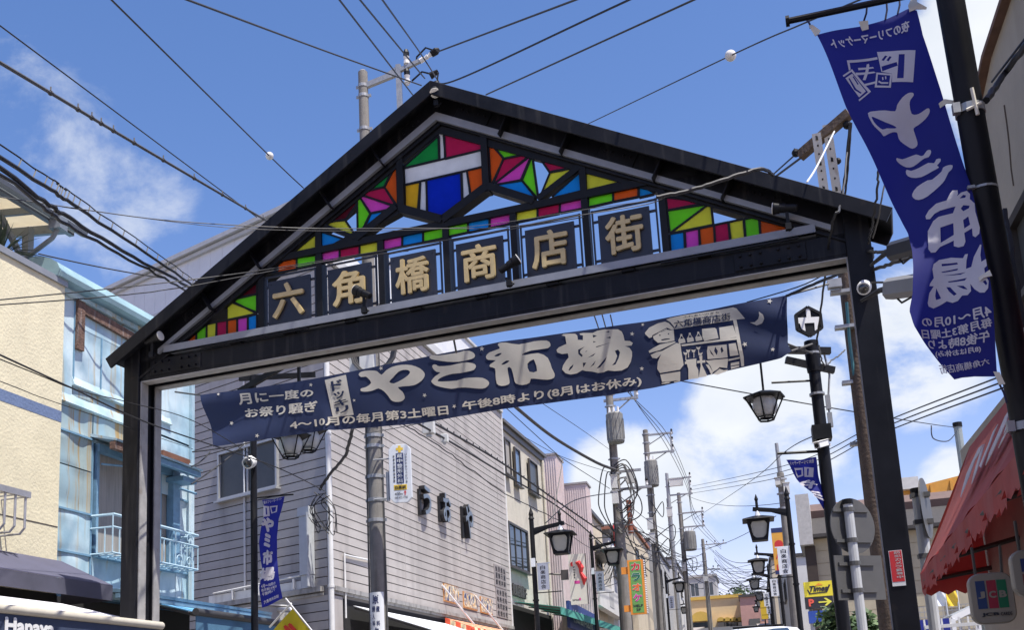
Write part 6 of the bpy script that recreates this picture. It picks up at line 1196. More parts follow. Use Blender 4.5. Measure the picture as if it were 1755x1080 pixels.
b = MB(); cr_ = [wf.px(x, y) for x, y in ((1722, 180), (1727, 215), (1731, 250), (1734, 290), (1738, 318))]; b.tube([wf.p(s, z, .001) for s, z in cr_], .006, 4); b.build('crack', mat('crack shadow', (.08, .06, .045), .9, 0, 0), rbld)
b = MB(); b.tube([wf.p(6.0, 3.5, .06), wf.p(4.6, 3.44, .06)], .03, 6); b.build('rail', STEEL, rbld)
# red awning
RED = trans(mat('faded red awning cloth', (.52, .13, .11), .8, 0, .18, 3, streak=[((.56, .22, .19), 5, 1.2, .48, .72, .6)]), .3, (.55, .02, .02))
ra_ = thing('red_awning', 'faded red awning with a torn hem and white brush strokes', 'awning', V(XW, 6, 3.2))
bf_ = V(XW-.01, 8.2, 3.30); bn_ = V(XW-.01, 3.6, 3.33); ff_ = V(1.19, 8.16, 2.42); fn0 = V(1.19, 3.6, 2.67)
b = MB(); b.grid(lambda u, v: (bf_.lerp(bn_, u)).lerp(ff_.lerp(fn0, u), v)-V(0, 0, .035*math.sin(math.pi*v)+.012*math.sin(u*40)*v), 40, 8)
b.poly([bf_, ff_, V(XW-.01, 8.18, 2.40)]); b.build('canopy', RED, ra_, smooth=50)
b = MB(); n = 60; top_ = [ff_.lerp(fn0, i/n) for i in range(n+1)]; hem = []      # one hanging valance with a torn, toothed hem
for i in range(n+1): hem.append(top_[i]+V(.012*math.sin(i*1.1)+rnd.uniform(-.006, .006), 0, -.125-(.035 if i % 2 else 0)-rnd.uniform(0, .02)))
b.add(top_+hem, [(i, i+1, n+2+i, n+1+i) for i in range(n)])
for i in range(2, n, 3): b.add([hem[i], hem[i]+V(-.03, -.02, -.012), hem[i]+V(-.012, -.035, .03)], [(0, 1, 2)])
e = V(XW-.01, 8.18, 2.42); t2 = [ff_.lerp(e, i/8) for i in range(9)]; h2 = [p-V(0, 0, .13+.03*(i % 2)) for i, p in enumerate(t2)]; b.add(t2+h2, [(i, i+1, 10+i, 9+i) for i in range(8)])
b.build('valance', RED, ra_)
b = MB(); b.tube([V(1.21, 8.1, 2.36), V(1.21, 3.6, 2.6)], .018, 6); b.tube([V(1.2, 7.2, 2.40), V(XW, 7.2, 2.5)], .018, 6); b.tube([V(1.2, 5.6, 2.48), V(XW, 5.6, 2.6)], .018, 6); b.tube([V(1.21, 8.1, 2.36), V(XW, 8.1, 2.42)], .018, 6); b.build('frame', FRAMED, ra_)
an = (bn_-bf_).cross(ff_-bf_).normalized(); an = an if an.x < 0 else -an
b = MB(); AP = lambda x, y: ONP(1560+x/2.7, 680+y/2.7, (bf_+ff_+fn0)/3+an*.03, an)
for st_ in ([(338, 222), (322, 262), (300, 300), (275, 370), (235, 468), (240, 440), (262, 360), (296, 285), (318, 240)], [(345, 220), (330, 275), (310, 345), (285, 408), (298, 350), (325, 262)], [(408, 128), (392, 165), (370, 225), (345, 285), (328, 330), (322, 322), (352, 250), (385, 165)], [(462, 60), (450, 110), (415, 190), (375, 275), (350, 320), (368, 262), (400, 190), (440, 95)], [(455, 150), (438, 190), (410, 240), (428, 195)], [(470, 90), (455, 140), (435, 175), (448, 130)]): b.prism([AP(x, y) for x, y in st_], an*.004)
b.build('brush_strokes', mat('weathered white paint', (.62, .56, .54), .8, 0, .15, 9), ra_)
# card signs hanging under the red awning
def rounded(f, s0, s1, z0, z1, r, o):
    out = []
    for cx, cz, a0 in ((s1-r, z1-r, 0), (s0+r, z1-r, 90), (s0+r, z0+r, 180), (s1-r, z0+r, 270)):
        out += [f.p(cx+r*math.cos(R_(a0+k*15)), cz+r*math.sin(R_(a0+k*15)), o) for k in range(7)]
    return out
IVO = mat('ivory sign plastic', (.26, .225, .17), .4, 0, .1, 5)  # aged ivory, darkened so the colour carries the awning's shade
jf = Board(1701, 1027, 5.6, 0); s0, s1, z0, z1 = jf.rect(1663, 982, 1740, 1070); W_, H_2 = s1-s0, z1-z0
jt = thing('card_sign', 'ivory rounded card sign with blue, red and green bars', 'sign', jf.p(s0, z0)); R2 = lambda x0, x1, y0, y1: (s0+W_*x0, s0+W_*x1, z0+H_2*y0, z0+H_2*y1)
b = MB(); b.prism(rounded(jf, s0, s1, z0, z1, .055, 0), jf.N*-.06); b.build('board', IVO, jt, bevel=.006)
for x0, c_, ch in ((.15, (.01, .035, .12), 'J'), (.40, (.30, .01, .03), 'C'), (.63, (.0, .13, .05), 'B')):
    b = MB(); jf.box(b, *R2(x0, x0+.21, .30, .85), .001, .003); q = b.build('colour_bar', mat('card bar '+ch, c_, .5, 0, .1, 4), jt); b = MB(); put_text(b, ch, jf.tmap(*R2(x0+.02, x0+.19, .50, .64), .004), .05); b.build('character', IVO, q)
b = MB(); put_text(b, 'JCB', jf.tmap(*R2(.20, .60, .14, .22), .002), .06); put_text(b, 'CARDS', jf.tmap(*R2(.63, .88, .145, .215), .002), .02); b.build('lettering', BLK, jt)
b = MB(); b.tube([jf.p((s0+s1)/2-.06, z1, -.03), jf.p((s0+s1)/2-.06, z1+.14, -.03)], .008, 5); b.tube([jf.p(s1-.04, z1-.02, -.03), jf.p(s1-.03, z1+.14, -.03)], .008, 5); b.build('hanger', FRAMED, jt)
kf = Board(1765, 985, 5.0, 0); s0, s1, z0, z1 = kf.rect(1735, 942, 1800, 1022); W_, H_2 = s1-s0, z1-z0
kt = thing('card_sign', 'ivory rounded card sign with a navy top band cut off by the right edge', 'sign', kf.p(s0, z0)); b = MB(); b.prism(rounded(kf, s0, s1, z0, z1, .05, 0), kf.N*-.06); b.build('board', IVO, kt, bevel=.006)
b = MB(); kf.box(b, s0+.04, s1-.04, z1-.10, z1-.04, .001, .003); b.build('navy_band', NVY, kt); b = MB(); kf.box(b, s0+.04, s1-.04, z0+.05, z0+.10, .001, .003); b.build('rust_band', mat('rust print', (.18, .05, .04), .6, 0, 0), kt)
b = MB(); b.tube([kf.p(s0+.05, z1, -.03), kf.p(s0+.05, z1+.14, -.03)], .008, 5); b.build('hanger', FRAMED, kt)
# traffic signs seen from behind
SGBK = mat('grey sign back', (.105, .103, .098), .5, .25, .12, 4); SPOST = mat('sign post paint', (.50, .51, .51), .45, .1, .08, 5)
def post_at(t, px, py, d, ztop, r): q = base_of(px, py, d); b = MB(); b.tube([q, V(q.x, q.y, ztop)], r, 12); b.build('post', SPOST, t); b = MB(); b.tube([V(q.x, q.y, ztop), V(q.x, q.y, ztop+.05)], r*1.15, 12); b.build('cap', BLACK2, t); return q
q = base_of(1463, 950, 10.6); ts = thing('traffic_sign', 'round traffic sign back with a square plate below on the same post', 'sign', q, 'traffic signs seen from behind')
zt_ = AD(1455, 862, 10.6).z; post_at(ts, 1463, 950, 10.6, zt_, .046)
f_ = Face(V(q.x, q.y+.075, 0), R_(35), (.6, -1, 0)); c_ = AD(1469, 898, 10.6)
sc_, zc_ = .03, c_.z
b = MB(); pr = [f_.p(sc_+.265*math.cos(k*math.pi/20), zc_+.275*math.sin(k*math.pi/20), 0) for k in range(40)]; b.prism(pr, f_.N*.012); b.build('round_plate', SGBK, ts)
zp = AD(1475, 990, 10.6).z; b = MB(); b.prism([f_.p(sc_-.27, zp-.215), f_.p(sc_+.30, zp-.215), f_.p(sc_+.30, zp+.215), f_.p(sc_-.27, zp+.215)], f_.N*.012); b.build('square_plate', SGBK, ts)
b = MB()
for z in (zc_+.15, zc_-.15, zp+.13, zp-.13): b.prism([f_.p(-.2, z-.016, .012), f_.p(.22, z-.016, .012), f_.p(.22, z+.016, .012), f_.p(-.2, z+.016, .012)], f_.N*.02); b.tube([V(q.x, q.y, z-.02), V(q.x, q.y, z+.02)], .056, 12)
b.build('bracket', SGBK, ts)
q = base_of(1592, 1000, 9.6); ts = thing('traffic_sign', 'narrow edge-on round traffic sign with grey post behind the red awning', 'sign', q, 'traffic signs seen from behind')
zt_ = AD(1562, 842, 9.6).z; post_at(ts, 1592, 1000, 9.6, zt_, .05)
f_ = Face(V(q.x+.05, q.y, 0), R_(72), (-1, .3, 0)); zc_ = AD(1581, 868, 9.6).z
b = MB(); pr = [f_.p(.26*math.cos(k*math.pi/20), zc_+.27*math.sin(k*math.pi/20), 0) for k in range(40)]; b.prism(pr, f_.N*-.012); b.build('round_plate', SGBK, ts)
b = MB()
for z in (zc_+.12, zc_-.12, zc_-.42): b.cbox(V(q.x+.02, q.y, z), .16, .1, .04)
b.build('bracket', SGBK, ts)
# cable closures beyond the gate
def closure(name, label, p0, p1, r, m, grp=None):
    a, c = AD(*p0), AD(*p1); t = thing(name, label, 'cable box', a, grp); d = (c-a).normalized(); b = MB(); b.bar(a, c, r*1.6, r*2); b.build('casing', m, t, bevel=.03)
    b = MB(); b.tube([a-d*.35-V(0, 0, .06), a-d*.1, a], [.012, .02, .03], 6); b.tube([a+d*.1-V(0, 0, r), a+d*.15-V(0, 0, r+.04), a+d*.3-V(0, 0, r)], .008, 5); b.build('cable_end', WIRE, t)
closure('cable_closure', 'dark grey cable closure box right of the gate roof', (1528, 432, 8.2), (1600, 412, 7.6), .07, mat('dark closure plastic', (.035, .036, .04), .5, 0, .1, 5), 'cable closures'); closure('cable_closure', 'long pale grey cable closure box behind the large indigo flag', (1521, 496, 8.0), (1765, 460, 6.6), .075, mat('pale closure plastic', (.24, .24, .235), .5, 0, .1, 5), 'cable closures')
# parking sign, house, roof, fence, hedge and car beyond the gate on the right
pf = Board(1403, 1010, 21, 0)
pt_ = thing('parking_sign', 'parking sign tower with a yellow panel, a red P and a yellow arrow', 'sign', V(pf.p0.x, pf.p0.y, GZ(21)))
s0, s1, z0, z1 = pf.rect(1378, 997, 1428, 1023); b = MB(); pf.box(b, s0, s1, z0, z1, -.15, 0); yb = b.build('yellow_panel', mat('parking yellow', (.72, .60, .04), .45, 0, .06, 4), pt_)
b = MB(); W_, H_2 = s1-s0, z1-z0; b.prism([pf.p(s0+W_*x, z0+H_2*y, .001) for x, y in ((.16, .16), (.78, .22), (.92, .72), (.86, .74), (.74, .30), (.20, .24), (.14, .50), (.10, .48))], pf.N*.003); put_text(b, 'Times', pf.tmap(s0+W_*.18, s0+W_*.82, z0+H_2*.32, z0+H_2*.72, .004), .05, shear=.3); b.build('lettering', BLK, yb)
b = MB(); b.prism([pf.p(s0+W_*x, z0+H_2*y, .0015) for x, y in ((.36, .70), (.66, .74), (.52, .88))], pf.N*.003); b.build('orange_mark', ORG, yb)
a2 = pf.rect(1380, 1023, 1428, 1043); b = MB(); pf.box(b, *a2, -.15, -.002); kb_ = b.build('black_panel', BLK, pt_); W_, H_2 = a2[1]-a2[0], a2[3]-a2[2]; R2 = lambda x0, x1, y0, y1: (a2[0]+W_*x0, a2[0]+W_*x1, a2[2]+H_2*y0, a2[2]+H_2*y1)
b = MB(); put_text(b, 'P', pf.tmap(*R2(.12, .32, .18, .82), .002), .05); b.build('character', mat('lit red P', (.70, .10, .06), .5, 0, 0), kb_)
b = MB(); b.prism([pf.p(a2[0]+W_*x, a2[2]+H_2*y, .001) for x, y in ((.48, .44), (.80, .44), (.68, .18), (.76, .16), (.96, .5), (.76, .84), (.68, .82), (.80, .56), (.48, .56))], pf.N*.003); b.build('arrow', mat('arrow yellow', (.70, .66, .08), .5, 0, 0), kb_)
a3 = pf.rect(1386, 1047, 1430, 1068); b = MB(); pf.box(b, *a3, -.15, -.01); b.build('blue_panel', mat('parking blue', (.02, .06, .28), .45, 0, .08, 4), pt_)
b = MB(); b.box(pf.p(s0+.05, GZ(21), -.1), V(.08, 0, 0), V(0, .06, 0), V(0, 0, z1-GZ(21)-.1)); b.box(pf.p(s1-.13, GZ(21), -.1), V(.08, 0, 0), V(0, .06, 0), V(0, 0, z1-GZ(21)-.1)); b.build('post', STEEL, pt_)
TAN = mat('tan board siding', (.42, .37, .26), .7, 0, .1, 2, streak=[((.26, .22, .15), 2, .6, .55, .8, .5)]); ROOFG = mat('grey slate roof', (.05, .046, .044), .85, 0, .25, 8); ROOFB = mat('brown roof band', (.13, .085, .07), .7, 0, .15, 4)
hd_ = 40.0; hf = Face(AD(1500, 1000, hd_), R_(-4), (0, -1, 0)); hz = GZ(40)-.4
th = thing('tan_house', 'tan board clad house with grey roof and brown ridge band beyond the parking lot', 'house', hf.p(0, hz))
L_ = hf.px(1392, 960)[0]; Rr = hf.px(1790, 960)[0]; zt_ = hf.px(1500, 900)[1]; b = MB(); hf.box(b, L_, Rr, hz, zt_-.25, -6, 0)
k = 0; z = hz
while z < zt_-.5: b.prism([hf.p(L_, z, .0), hf.p(Rr, z, 0), hf.p(Rr, z, .03), hf.p(L_, z, .03)], V(0, 0, .44)); z += .46
b.build('wall', TAN, th)
zr = hf.px(1500, 850)[1]; zr2 = hf.px(1500, 835)[1]
b = MB(); b.prism([hf.p(L_-.3, zt_-.2, .5), hf.p(L_-.3, zt_-.32, .5), hf.p(L_-.3, zt_-.32, -4), hf.p(L_-.3, zr-.1, -2.2)], hf.F*(Rr-L_+.6)); b.build('roof', ROOFG, th)
b = MB(); b.prism([hf.p(L_-.35, zr-.5, -1.6), hf.p(L_-.35, zr-.1, -1.5), hf.p(L_-.35, zr2-.05, -2.2), hf.p(L_-.35, zr2-.4, -3)], hf.F*(Rr-L_+.7)); b.build('ridge_band', ROOFB, th)
b = MB(); s_ = hf.px(1382, 950)[0]; hf.box(b, s_-.18, s_+.30, hf.px(1385, 938)[1], hf.px(1385, 852)[1], -3, .7); b.build('brick_column', mat('pale block wall', (.44, .43, .41), .85, 0, .12, 9, bump=.3, bscale=30), th)
b = MB(); b = MB(); hf.box(b, hf.px(1385, 950)[0]-.1, hf.px(1385, 950)[0]+.28, hz, hf.px(1385, 939)[1], .04, .3); b.build('corner_board', mat('dark brown board', (.045, .032, .025), .8, 0, .2, 5), th); b = MB(); s_ = hf.px(1650, 960)[0]; hf.box(b, s_-.7, s_+1.6, hf.px(1600, 1045)[1], hf.px(1600, 1030)[1]+1.2, .04, .1); b.build('wall_panel', TAN, th); window(hf, hf.px(1520, 920)[0], hf.px(1535, 920)[0], hf.px(1520, 985)[1], hf.px(1520, 900)[1]-.8, th, FRAMED, GLASSD, 1)
oc = thing('orange_structure', 'orange steel beam structure rising above the roof of the tan house', 'structure', AD(1600, 860, 52)); b = MB(); a_, c_ = AD(1528, 852, 52), AD(1690, 822, 52); b.bar(a_-V(0, 0, .3), V(c_.x, a_.y, c_.z-.1), .6, .85); 
for k in range(6): q = a_.lerp(V(c_.x, a_.y, c_.z), k/5.)-V(0, .35, .3); b.cbox(q, .12, .1, .85)
b.build('beam', mat('orange steel', (.58, .28, .04), .5, 0, .1, 4), oc); b = MB(); b.cbox(AD(1556, 830, 51.5), .9, .5, .55); b.build('roof_unit', BOXG, oc)
gp = thing('steel_mast', 'grey steel mast with a black cap above the tan house and red awning', 'mast', base_of(1648, 780, 24)); q = base_of(1648, 780, 24); b = MB(); b.tube([q, V(q.x, q.y, AD(1640, 730, 24).z)], .085, 12); b.build('mast', mat('green grey steel', (.28, .32, .31), .5, .2, .1, 4), gp); b = MB(); b.tube([V(q.x, q.y, AD(1640, 730, 24).z), V(q.x, q.y, AD(1640, 722, 24).z)], .1, 12); b.build('cap', BLACK2, gp)
# far right: shop flag sign in orange, shop walls behind the lamps
osn = Board(1336, 950, 33, 0); s0, s1, z0, z1 = osn.rect(1325, 905, 1347, 985)
t = thing('orange_banner', 'tall orange shop banner with blue ends behind the nearest right street lamp', 'sign', osn.p(s0, z0)); b = MB(); osn.box(b, s0, s1, z0, z1, -.08, 0); b.build('sheet', mat('banner orange', (.68, .34, .05), .6, 0, .08, 3), t); b = MB(); osn.box(b, s0, s1, z1-.14, z1, .001, .004); osn.box(b, s0, s1, z0, z0+.12, .001, .004); b.build('blue_band', NVY, t)
b = MB(); b.prism([osn.p((s0+s1)/2+.13*math.cos(k*.52), z1-.5+.13*math.sin(k*.52), .001) for k in range(12)], osn.N*.003); put_text(b, '小', osn.tmap(s0+.06, s1-.06, z1-1.0, z1-.72, .003), .03); put_text(b, '山', osn.tmap(s0+.06, s1-.06, z1-1.3, z1-1.05, .003), .03); b.build('mark', REDP, t)
ysn = thing('yellow_banner', 'yellow shop sign low behind the row of right street lamps', 'sign', AD(1307, 1040, 70)); f_ = Board(1309, 1035, 70, 0); r_ = f_.rect(1303, 1018, 1315, 1062); b = MB(); f_.box(b, *r_, -.1, 0); b.build('board', YELP, ysn); b = MB(); put_text(b, '肉', f_.tmap(r_[0]+.1, r_[1]-.1, r_[3]-.5, r_[3]-.15, .003), .04); b.build('character', BLK, ysn)
generic('shop_building', 'low off white shop beyond the parking sign on the right side', 1.9, 55, 75, 8.4, WHR, (('f', 2, 5, 6.6, 7.6),), None, 8)
generic('shop_building', 'cream shop far up on the right side of the street', 1.75, 78, 118, 11.2, CR2, (('f', 2, 5, 9, 10.2),), None, 8)
# hedge bush, white fence, blue board and carport at the lower right
hb_ = AD(1448, 1092, 17.5); tree('round green bush beside the parking sign and the sign posts', V(hb_.x, hb_.y, GZ(17.5)+.2), hb_.z-GZ(17.5)+.25, .55, 2600, .07, 'garden_bush', 'bush', squash=.7, seed=21, trunk=True)
fe = thing('white_fence', 'white metal bar fence in the lower right corner', 'fence', AD(1690, 1075, 11)); b = MB(); f_ = Face(AD(1600, 1070, 11.5), R_(-8), (0, -1, 0)); za_ = f_.px(1690, 1060)[1]
e0, e1 = f_.px(1585, 1075)[0], f_.px(1830, 1060)[0]
for z in (za_-.05, za_-.45, za_-1.1): b.bar(f_.p(e0, z), f_.p(e1, z), .03, .035)
n = int((e1-e0)/.085)
for i in range(n): s = e0+.085*i; b.bar(f_.p(s, za_-1.2, .0), f_.p(s, za_+.03, 0), .018, .018, (0, 1, 0))
b.build('bars', WHITEP, fe)
bbd = thing('blue_board', 'plain deep blue board standing behind the white fence', 'board', AD(1600, 1072, 16)); f_ = Board(1600, 1075, 16, 0); r_ = f_.rect(1570, 1062, 1632, 1130); b = MB(); f_.box(b, *r_, -.05, 0); b.build('panel', mat('deep blue panel', (.015, .025, .22), .5, 0, .05, 4), bbd)
b = MB(); f_.box(b, r_[0]+.05, r_[0]+.1, GZ(16), r_[2], -.06, -.02); f_.box(b, r_[1]-.1, r_[1]-.05, GZ(16), r_[2], -.06, -.02); b.build('leg', STEEL, bbd)
mf = thing('mesh_fence', 'grey mesh fence in front of the tan house', 'fence', AD(1600, 1040, 30)); f_ = Face(AD(1600, 1045, 30), 0, (0, -1, 0)); b = MB(); e0, e1 = f_.px(1560, 1050)[0], f_.px(1800, 1050)[0]; zt_ = f_.px(1600, 1040)[1]
for i in range(int((e1-e0)/.12)): b.bar(f_.p(e0+.12*i, zt_-1.2), f_.p(e0+.12*i, zt_), .015, .015, (0, 1, 0))
for i in range(9): b.bar(f_.p(e0, zt_-.14*i), f_.p(e1, zt_-.14*i), .02, .02)
b.build('mesh', STEEL, mf)
cp = thing('carport', 'white framed carport roof at the lower right behind the white fence', 'carport', AD(1690, 1050, 20)); b = MB(); p0, p1, p2 = AD(1632, 1062, 20), AD(1672, 1042, 20), AD(1770, 1020, 20)
b.bar(p0, p1, .08, .10); b.bar(p1, p2, .08, .10); b.bar(p0-V(0, 0, .25), p2-V(0, 0, .9), .06, .06)
for p in (p0, p1, p2): b.bar(V(p.x, p.y, GZ(20)), p, .09, .09, (0, 1, 0))
b.build('frame', WHITEP, cp); b = MB(); b.prism([p0+V(0, 0, .06), p1+V(0, 0, .06), p2+V(0, 0, .06), p2+V(0, .02, .08), p1+V(0, .02, .08), p0+V(0, .02, .08)], V(0, 3.2, 0)); b.build('roof', trans(mat('carport sheet', (.55, .58, .6), .3, 0, .05, 4), .5), cp)
for i, (px, m_, lab) in enumerate(((1611, SGW, 'white'), (1632, YELP, 'yellow'))):
    t = thing('shop_banner', lab+' shop banner on a thin pole behind the red awning', 'banner', AD(px, 1030, 22), 'shop banners behind the red awning'); f_ = Board(px, 1025, 22, 0); r_ = f_.rect(px-10, 1008, px+9, 1040); b = MB(); b.grid(lambda u, v: f_.p(r_[0]+(r_[1]-r_[0])*u, r_[2]+(r_[3]-r_[2])*v, .03*math.sin(u*6+v*5)), 10, 10); b.build('cloth', m_, t, smooth=60); b = MB(); b.tube([f_.p(r_[1], GZ(22), 0), f_.p(r_[1], r_[3]+.15, 0)], .018, 6); b.build('rod', SPOST, t)
# parked white car, only its roof in view
car = thing('parked_car', 'white car seen only by its roof at the foot of the street', 'car', V(-.1, 20.5, GZ(20.5))); cw = mat('white car paint', (.78, .78, .78), .18, 0, 0)
cx0 = AD(1215, 1076, 20).x; cx1 = AD(1384, 1073, 20).x; zt_ = AD(1300, 1070, 20).z-.10; gz = GZ(19.5)
def sect(y, k, zr_): 
    w_ = (cx1-cx0)/2; m_ = (cx0+cx1)/2
    return [V(m_+w_*a*k, y, c) for a, c in ((-1.0, gz+.35), (-1.05, gz+.7), (-1.0, min(gz+.95, zr_)), (-.92, min(zr_-.28, gz+1.1) if zr_ > gz+1.2 else zr_), (-.80, zr_-.05), (-.5, zr_-.01), (0, zr_), (.5, zr_-.01), (.80, zr_-.05), (.92, min(zr_-.28, gz+1.1) if zr_ > gz+1.2 else zr_), (1.0, min(gz+.95, zr_)), (1.05, gz+.7), (1.0, gz+.35))]
secs = [sect(18.2, .9, gz+.75), sect(18.4, .96, gz+.95), sect(19.2, .97, gz+1.05), sect(20.0, .94, zt_), sect(20.8, .96, zt_+.03), sect(21.8, .96, zt_), sect(22.3, .96, gz+1.1+.0), sect(22.5, .92, gz+.8)]
b = MB(); n = 13
for s in secs: b.v += s
for i in range(len(secs)-1):
    for j in range(n-1): b.f.append((i*n+j, i*n+j+1, (i+1)*n+j+1, (i+1)*n+j)); b.m.append(0)
b.f.append(tuple(range(n))); b.m.append(0); b.f.append(tuple(range((len(secs)-1)*n, len(secs)*n))); b.m.append(0); b.build('body', cw, car, smooth=True)
b = MB(); b.box(V((cx0+cx1)/2-.45, 20.2, zt_+.025), V(.9, 0, 0), V(0, .5, 0), V(0, 0, .02)); b.build('roof_rail', BLACK2, car)
for x in (cx0+.1, cx1-.3):
    for y in (18.9, 21.7): b = MB(); b.tube([V(x, y, gz+.3), V(x+.2, y, gz+.3)], .3, 18); b.build('wheel', BLACK2, car)
b = MB(); b.prism([V(cx0+.3, 19.28, gz+1.08), V(cx1-.3, 19.28, gz+1.08), V(cx1-.38, 19.9, zt_-.06), V(cx0+.38, 19.9, zt_-.06)], V(0, -.02, .012)); b.build('windscreen', GLASSD, car)
# ================================================================== overhead wires
def cable(label, pts, r, sag=0, m=WIRE, n=12, k=5, wob=0, grp='overhead wires', name='overhead_wire', cat='cable', extra=None):
    P_ = [AD(*p) for p in pts]; b = MB(); path = []; pts = list(pts)
    if pts[0][0] < 0 or pts[0][1] < 0: P_.insert(0, P_[0]+(P_[0]-P_[1]).normalized()*9); pts.insert(0, None)   # wires run on beyond the view
    if pts[-1][0] > 1755 or pts[-1][1] < 0: P_.append(P_[-1]+(P_[-1]-P_[-2]).normalized()*7); pts.append(None)
    if len(P_) > 2: path = spline(P_, n); P_ = P_[-1:]
    for a, c in zip(P_, P_[1:]):
        for i in range(n): f_ = i/n; path.append(a.lerp(c, f_)-V(0, 0, sag*4*f_*(1-f_)))
    if len(pts) == 2: path.append(P_[-1])
    if wob: path = [p+V(rnd.uniform(-wob, wob), 0, rnd.uniform(-wob, wob)) if 0 < i < len(path)-1 else p for i, p in enumerate(path)]
    b.tube(path, r, k)
    if extra: extra(b, path)
    o = b.build(name, m, None); tag(o, label, cat, grp); return o
def ties(b, path):
    for i in range(2, len(path)-1, 2): d = (path[i+1]-path[i]).normalized(); b.tube([path[i]-d*.012, path[i]+d*.012], .018, 6); b.tube([path[i], path[i]+V(0, 0, .045)], .006, 4)
def hooks(b, path):                                       # a thin messenger wire carrying a heavy cable on little stirrups
    up = [p+V(0, 0, .075) for p in path]; b.tube(up, .006, 4)
    for i in range(1, len(path)-1): b.tube([path[i], path[i]+V(.0, .03, .075), path[i]+V(0, -.02, .075)], .006, 4)
cable('thin wire from the upper left edge down to the gate roof', [(-10, 36, 9), (440, 372, 15)], .007, .02)
cable('grey bundled cable with ties from the left edge down to the gate roof', [(-10, 101, 6.5), (230, 245, 8.67), (470, 386, 13)], .012, .02, WIREG, 12, 7, 0, 'overhead wires', extra=ties)
cable('wire from the top edge past the white ball insulator to the gate roof', [(186, -6, 9), (462, 267, 15), (520, 322, 16.5)], .009, 0)
cable('wire from the top left edge to the insulator behind the gate ridge', [(310, -5, 10), (560, 88, 15), (722, 146, 18.5)], .012, .03)
cable('leftmost of the three power lines meeting the pole top behind the ridge', [(578, -6, 12), (708, 163, 18.8)], .012); cable('middle of the three power lines meeting the pole top behind the ridge', [(613, -6, 12), (728, 134, 18.6)], .012); cable('rightmost of the three power lines meeting the pole top behind the ridge', [(652, -6, 12), (720, 90, 18.8), (752, 140, 18.8)], .012)
cable('upper power line from the pole top to the upper right edge', [(751, 88, 17), (995, -4, 12)], .013); cable('second power line from the pole top to the upper right edge', [(750, 124, 17), (776, 139, 16.9), (1085, -4, 12)], .013); cable('third power line rising from behind the ridge to the upper right edge', [(833, 162, 18.6), (1196, -4, 12)], .013)
cable('thin wire with a white ball rising behind the right roof slope', [(1008, 212, 16), (1252, 95, 10.5), (1372, 42, 8.5), (1500, -12, 7)], .007)
for px, py, d, lab in ((462, 267, 15, 'white ball insulator on the wire at the upper left'), (1252, 95, 10.5, 'white ball insulator on the wire above the right roof slope')):
    c = AD(px, py, d); b = MB(); b.ball(c, .055, 12, 8); tag(b.build('ball_insulator', INS, None, smooth=True), lab, 'insulator', 'ball insulators')
H_ = 'heavy cables at the cream house'
cable('upper heavy black cable on stirrups at the left', [(-10, 262, 6), (150, 367, 7.97), (336, 492, 12.9)], .013, 0, WIRE, 12, 7, .006, H_, extra=hooks); cable('middle heavy black cable below the stirrup cable at the left', [(-10, 282, 6), (140, 387, 7.85), (330, 496, 12.9)], .015, 0, WIRE, 14, 7, .010, H_); cable('lowest heavy black cable at the left', [(-10, 291, 6), (130, 393, 7.74), (322, 500, 12.9)], .012, 0, WIRE, 14, 7, .010, H_)
cable('thin wire crossing in front of the stained glass', [(-10, 336, 7), (115, 355, 7.6), (300, 379, 8.6), (520, 391, 9.4), (700, 391, 9.4), (860, 390, 9.3), (1000, 368, 9), (1108, 350, 9), (1140, 338, 8.9)], .0042, 0, WIREG, 8)
cable('faint second wire crossing the gable just below the first', [(120, 356, 8), (420, 392, 9.6), (760, 392, 9.4), (1010, 358, 9.1), (1110, 344, 9)], .003, .01, WIREG, 8)
cable('black tied cable on the right roof slope', [(1125, 338, 8.9), (1180, 327, 8.95), (1240, 308, 9.0), (1303, 290, 9.1), (1325, 300, 9.3)], .016, 0, WIRE, 8, 6, .004)
cable('upper low wire from the left edge across the first gold characters', [(-10, 515, 7.5), (130, 501, 8.4), (288, 484, 9.2), (450, 463, 9.6), (690, 424, 9.6), (1000, 372, 9.2)], .0048, .01); cable('lower low wire from the left edge across the first gold characters', [(-10, 523, 7.5), (156, 511, 8.4), (311, 493, 9.3), (560, 448, 9.7), (700, 430, 9.6)], .0048, .01, WIRE, 10, 5, .002)
cable('wire from the ridge of the tin house to the gate', [(66, 435, 13.4), (282, 477, 15)], .009, .02)
cable('double wire crossing the cream and blue houses toward the gate post', [(-10, 604, 8), (120, 664, 9.6), (266, 730, 11.4), (470, 800, 15), (556, 842, 18)], .008, .02); cable('thin companion wire below the double wire on the cream house', [(-10, 612, 8), (130, 668, 9.8), (220, 690, 10.8), (340, 726, 12.5), (470, 806, 15.5)], .005, .03); cable('faint wire across the blue stripe of the cream house', [(-10, 650, 8), (95, 690, 10), (330, 770, 14)], .004, .02)
for i, (p, q, lab) in enumerate((((330, 775, 15.5), (470, 748, 17.5), 'upper wire over the siding wall left of the banner'), ((328, 800, 15.5), (360, 775, 16), 'short white conduit wire at the left edge of the siding wall'), ((328, 830, 15.5), (420, 760, 16.8), 'looped wire low on the siding side wall'))): cable(lab, [p, q], .011, .03)
S_ = 'service cables in front of the siding building'
def beads(b, path):
    for i in range(1, len(path)-1): b.tube([path[i]+V(0, 0, .0), path[i]+V(0, 0, .06)], .012, 4)
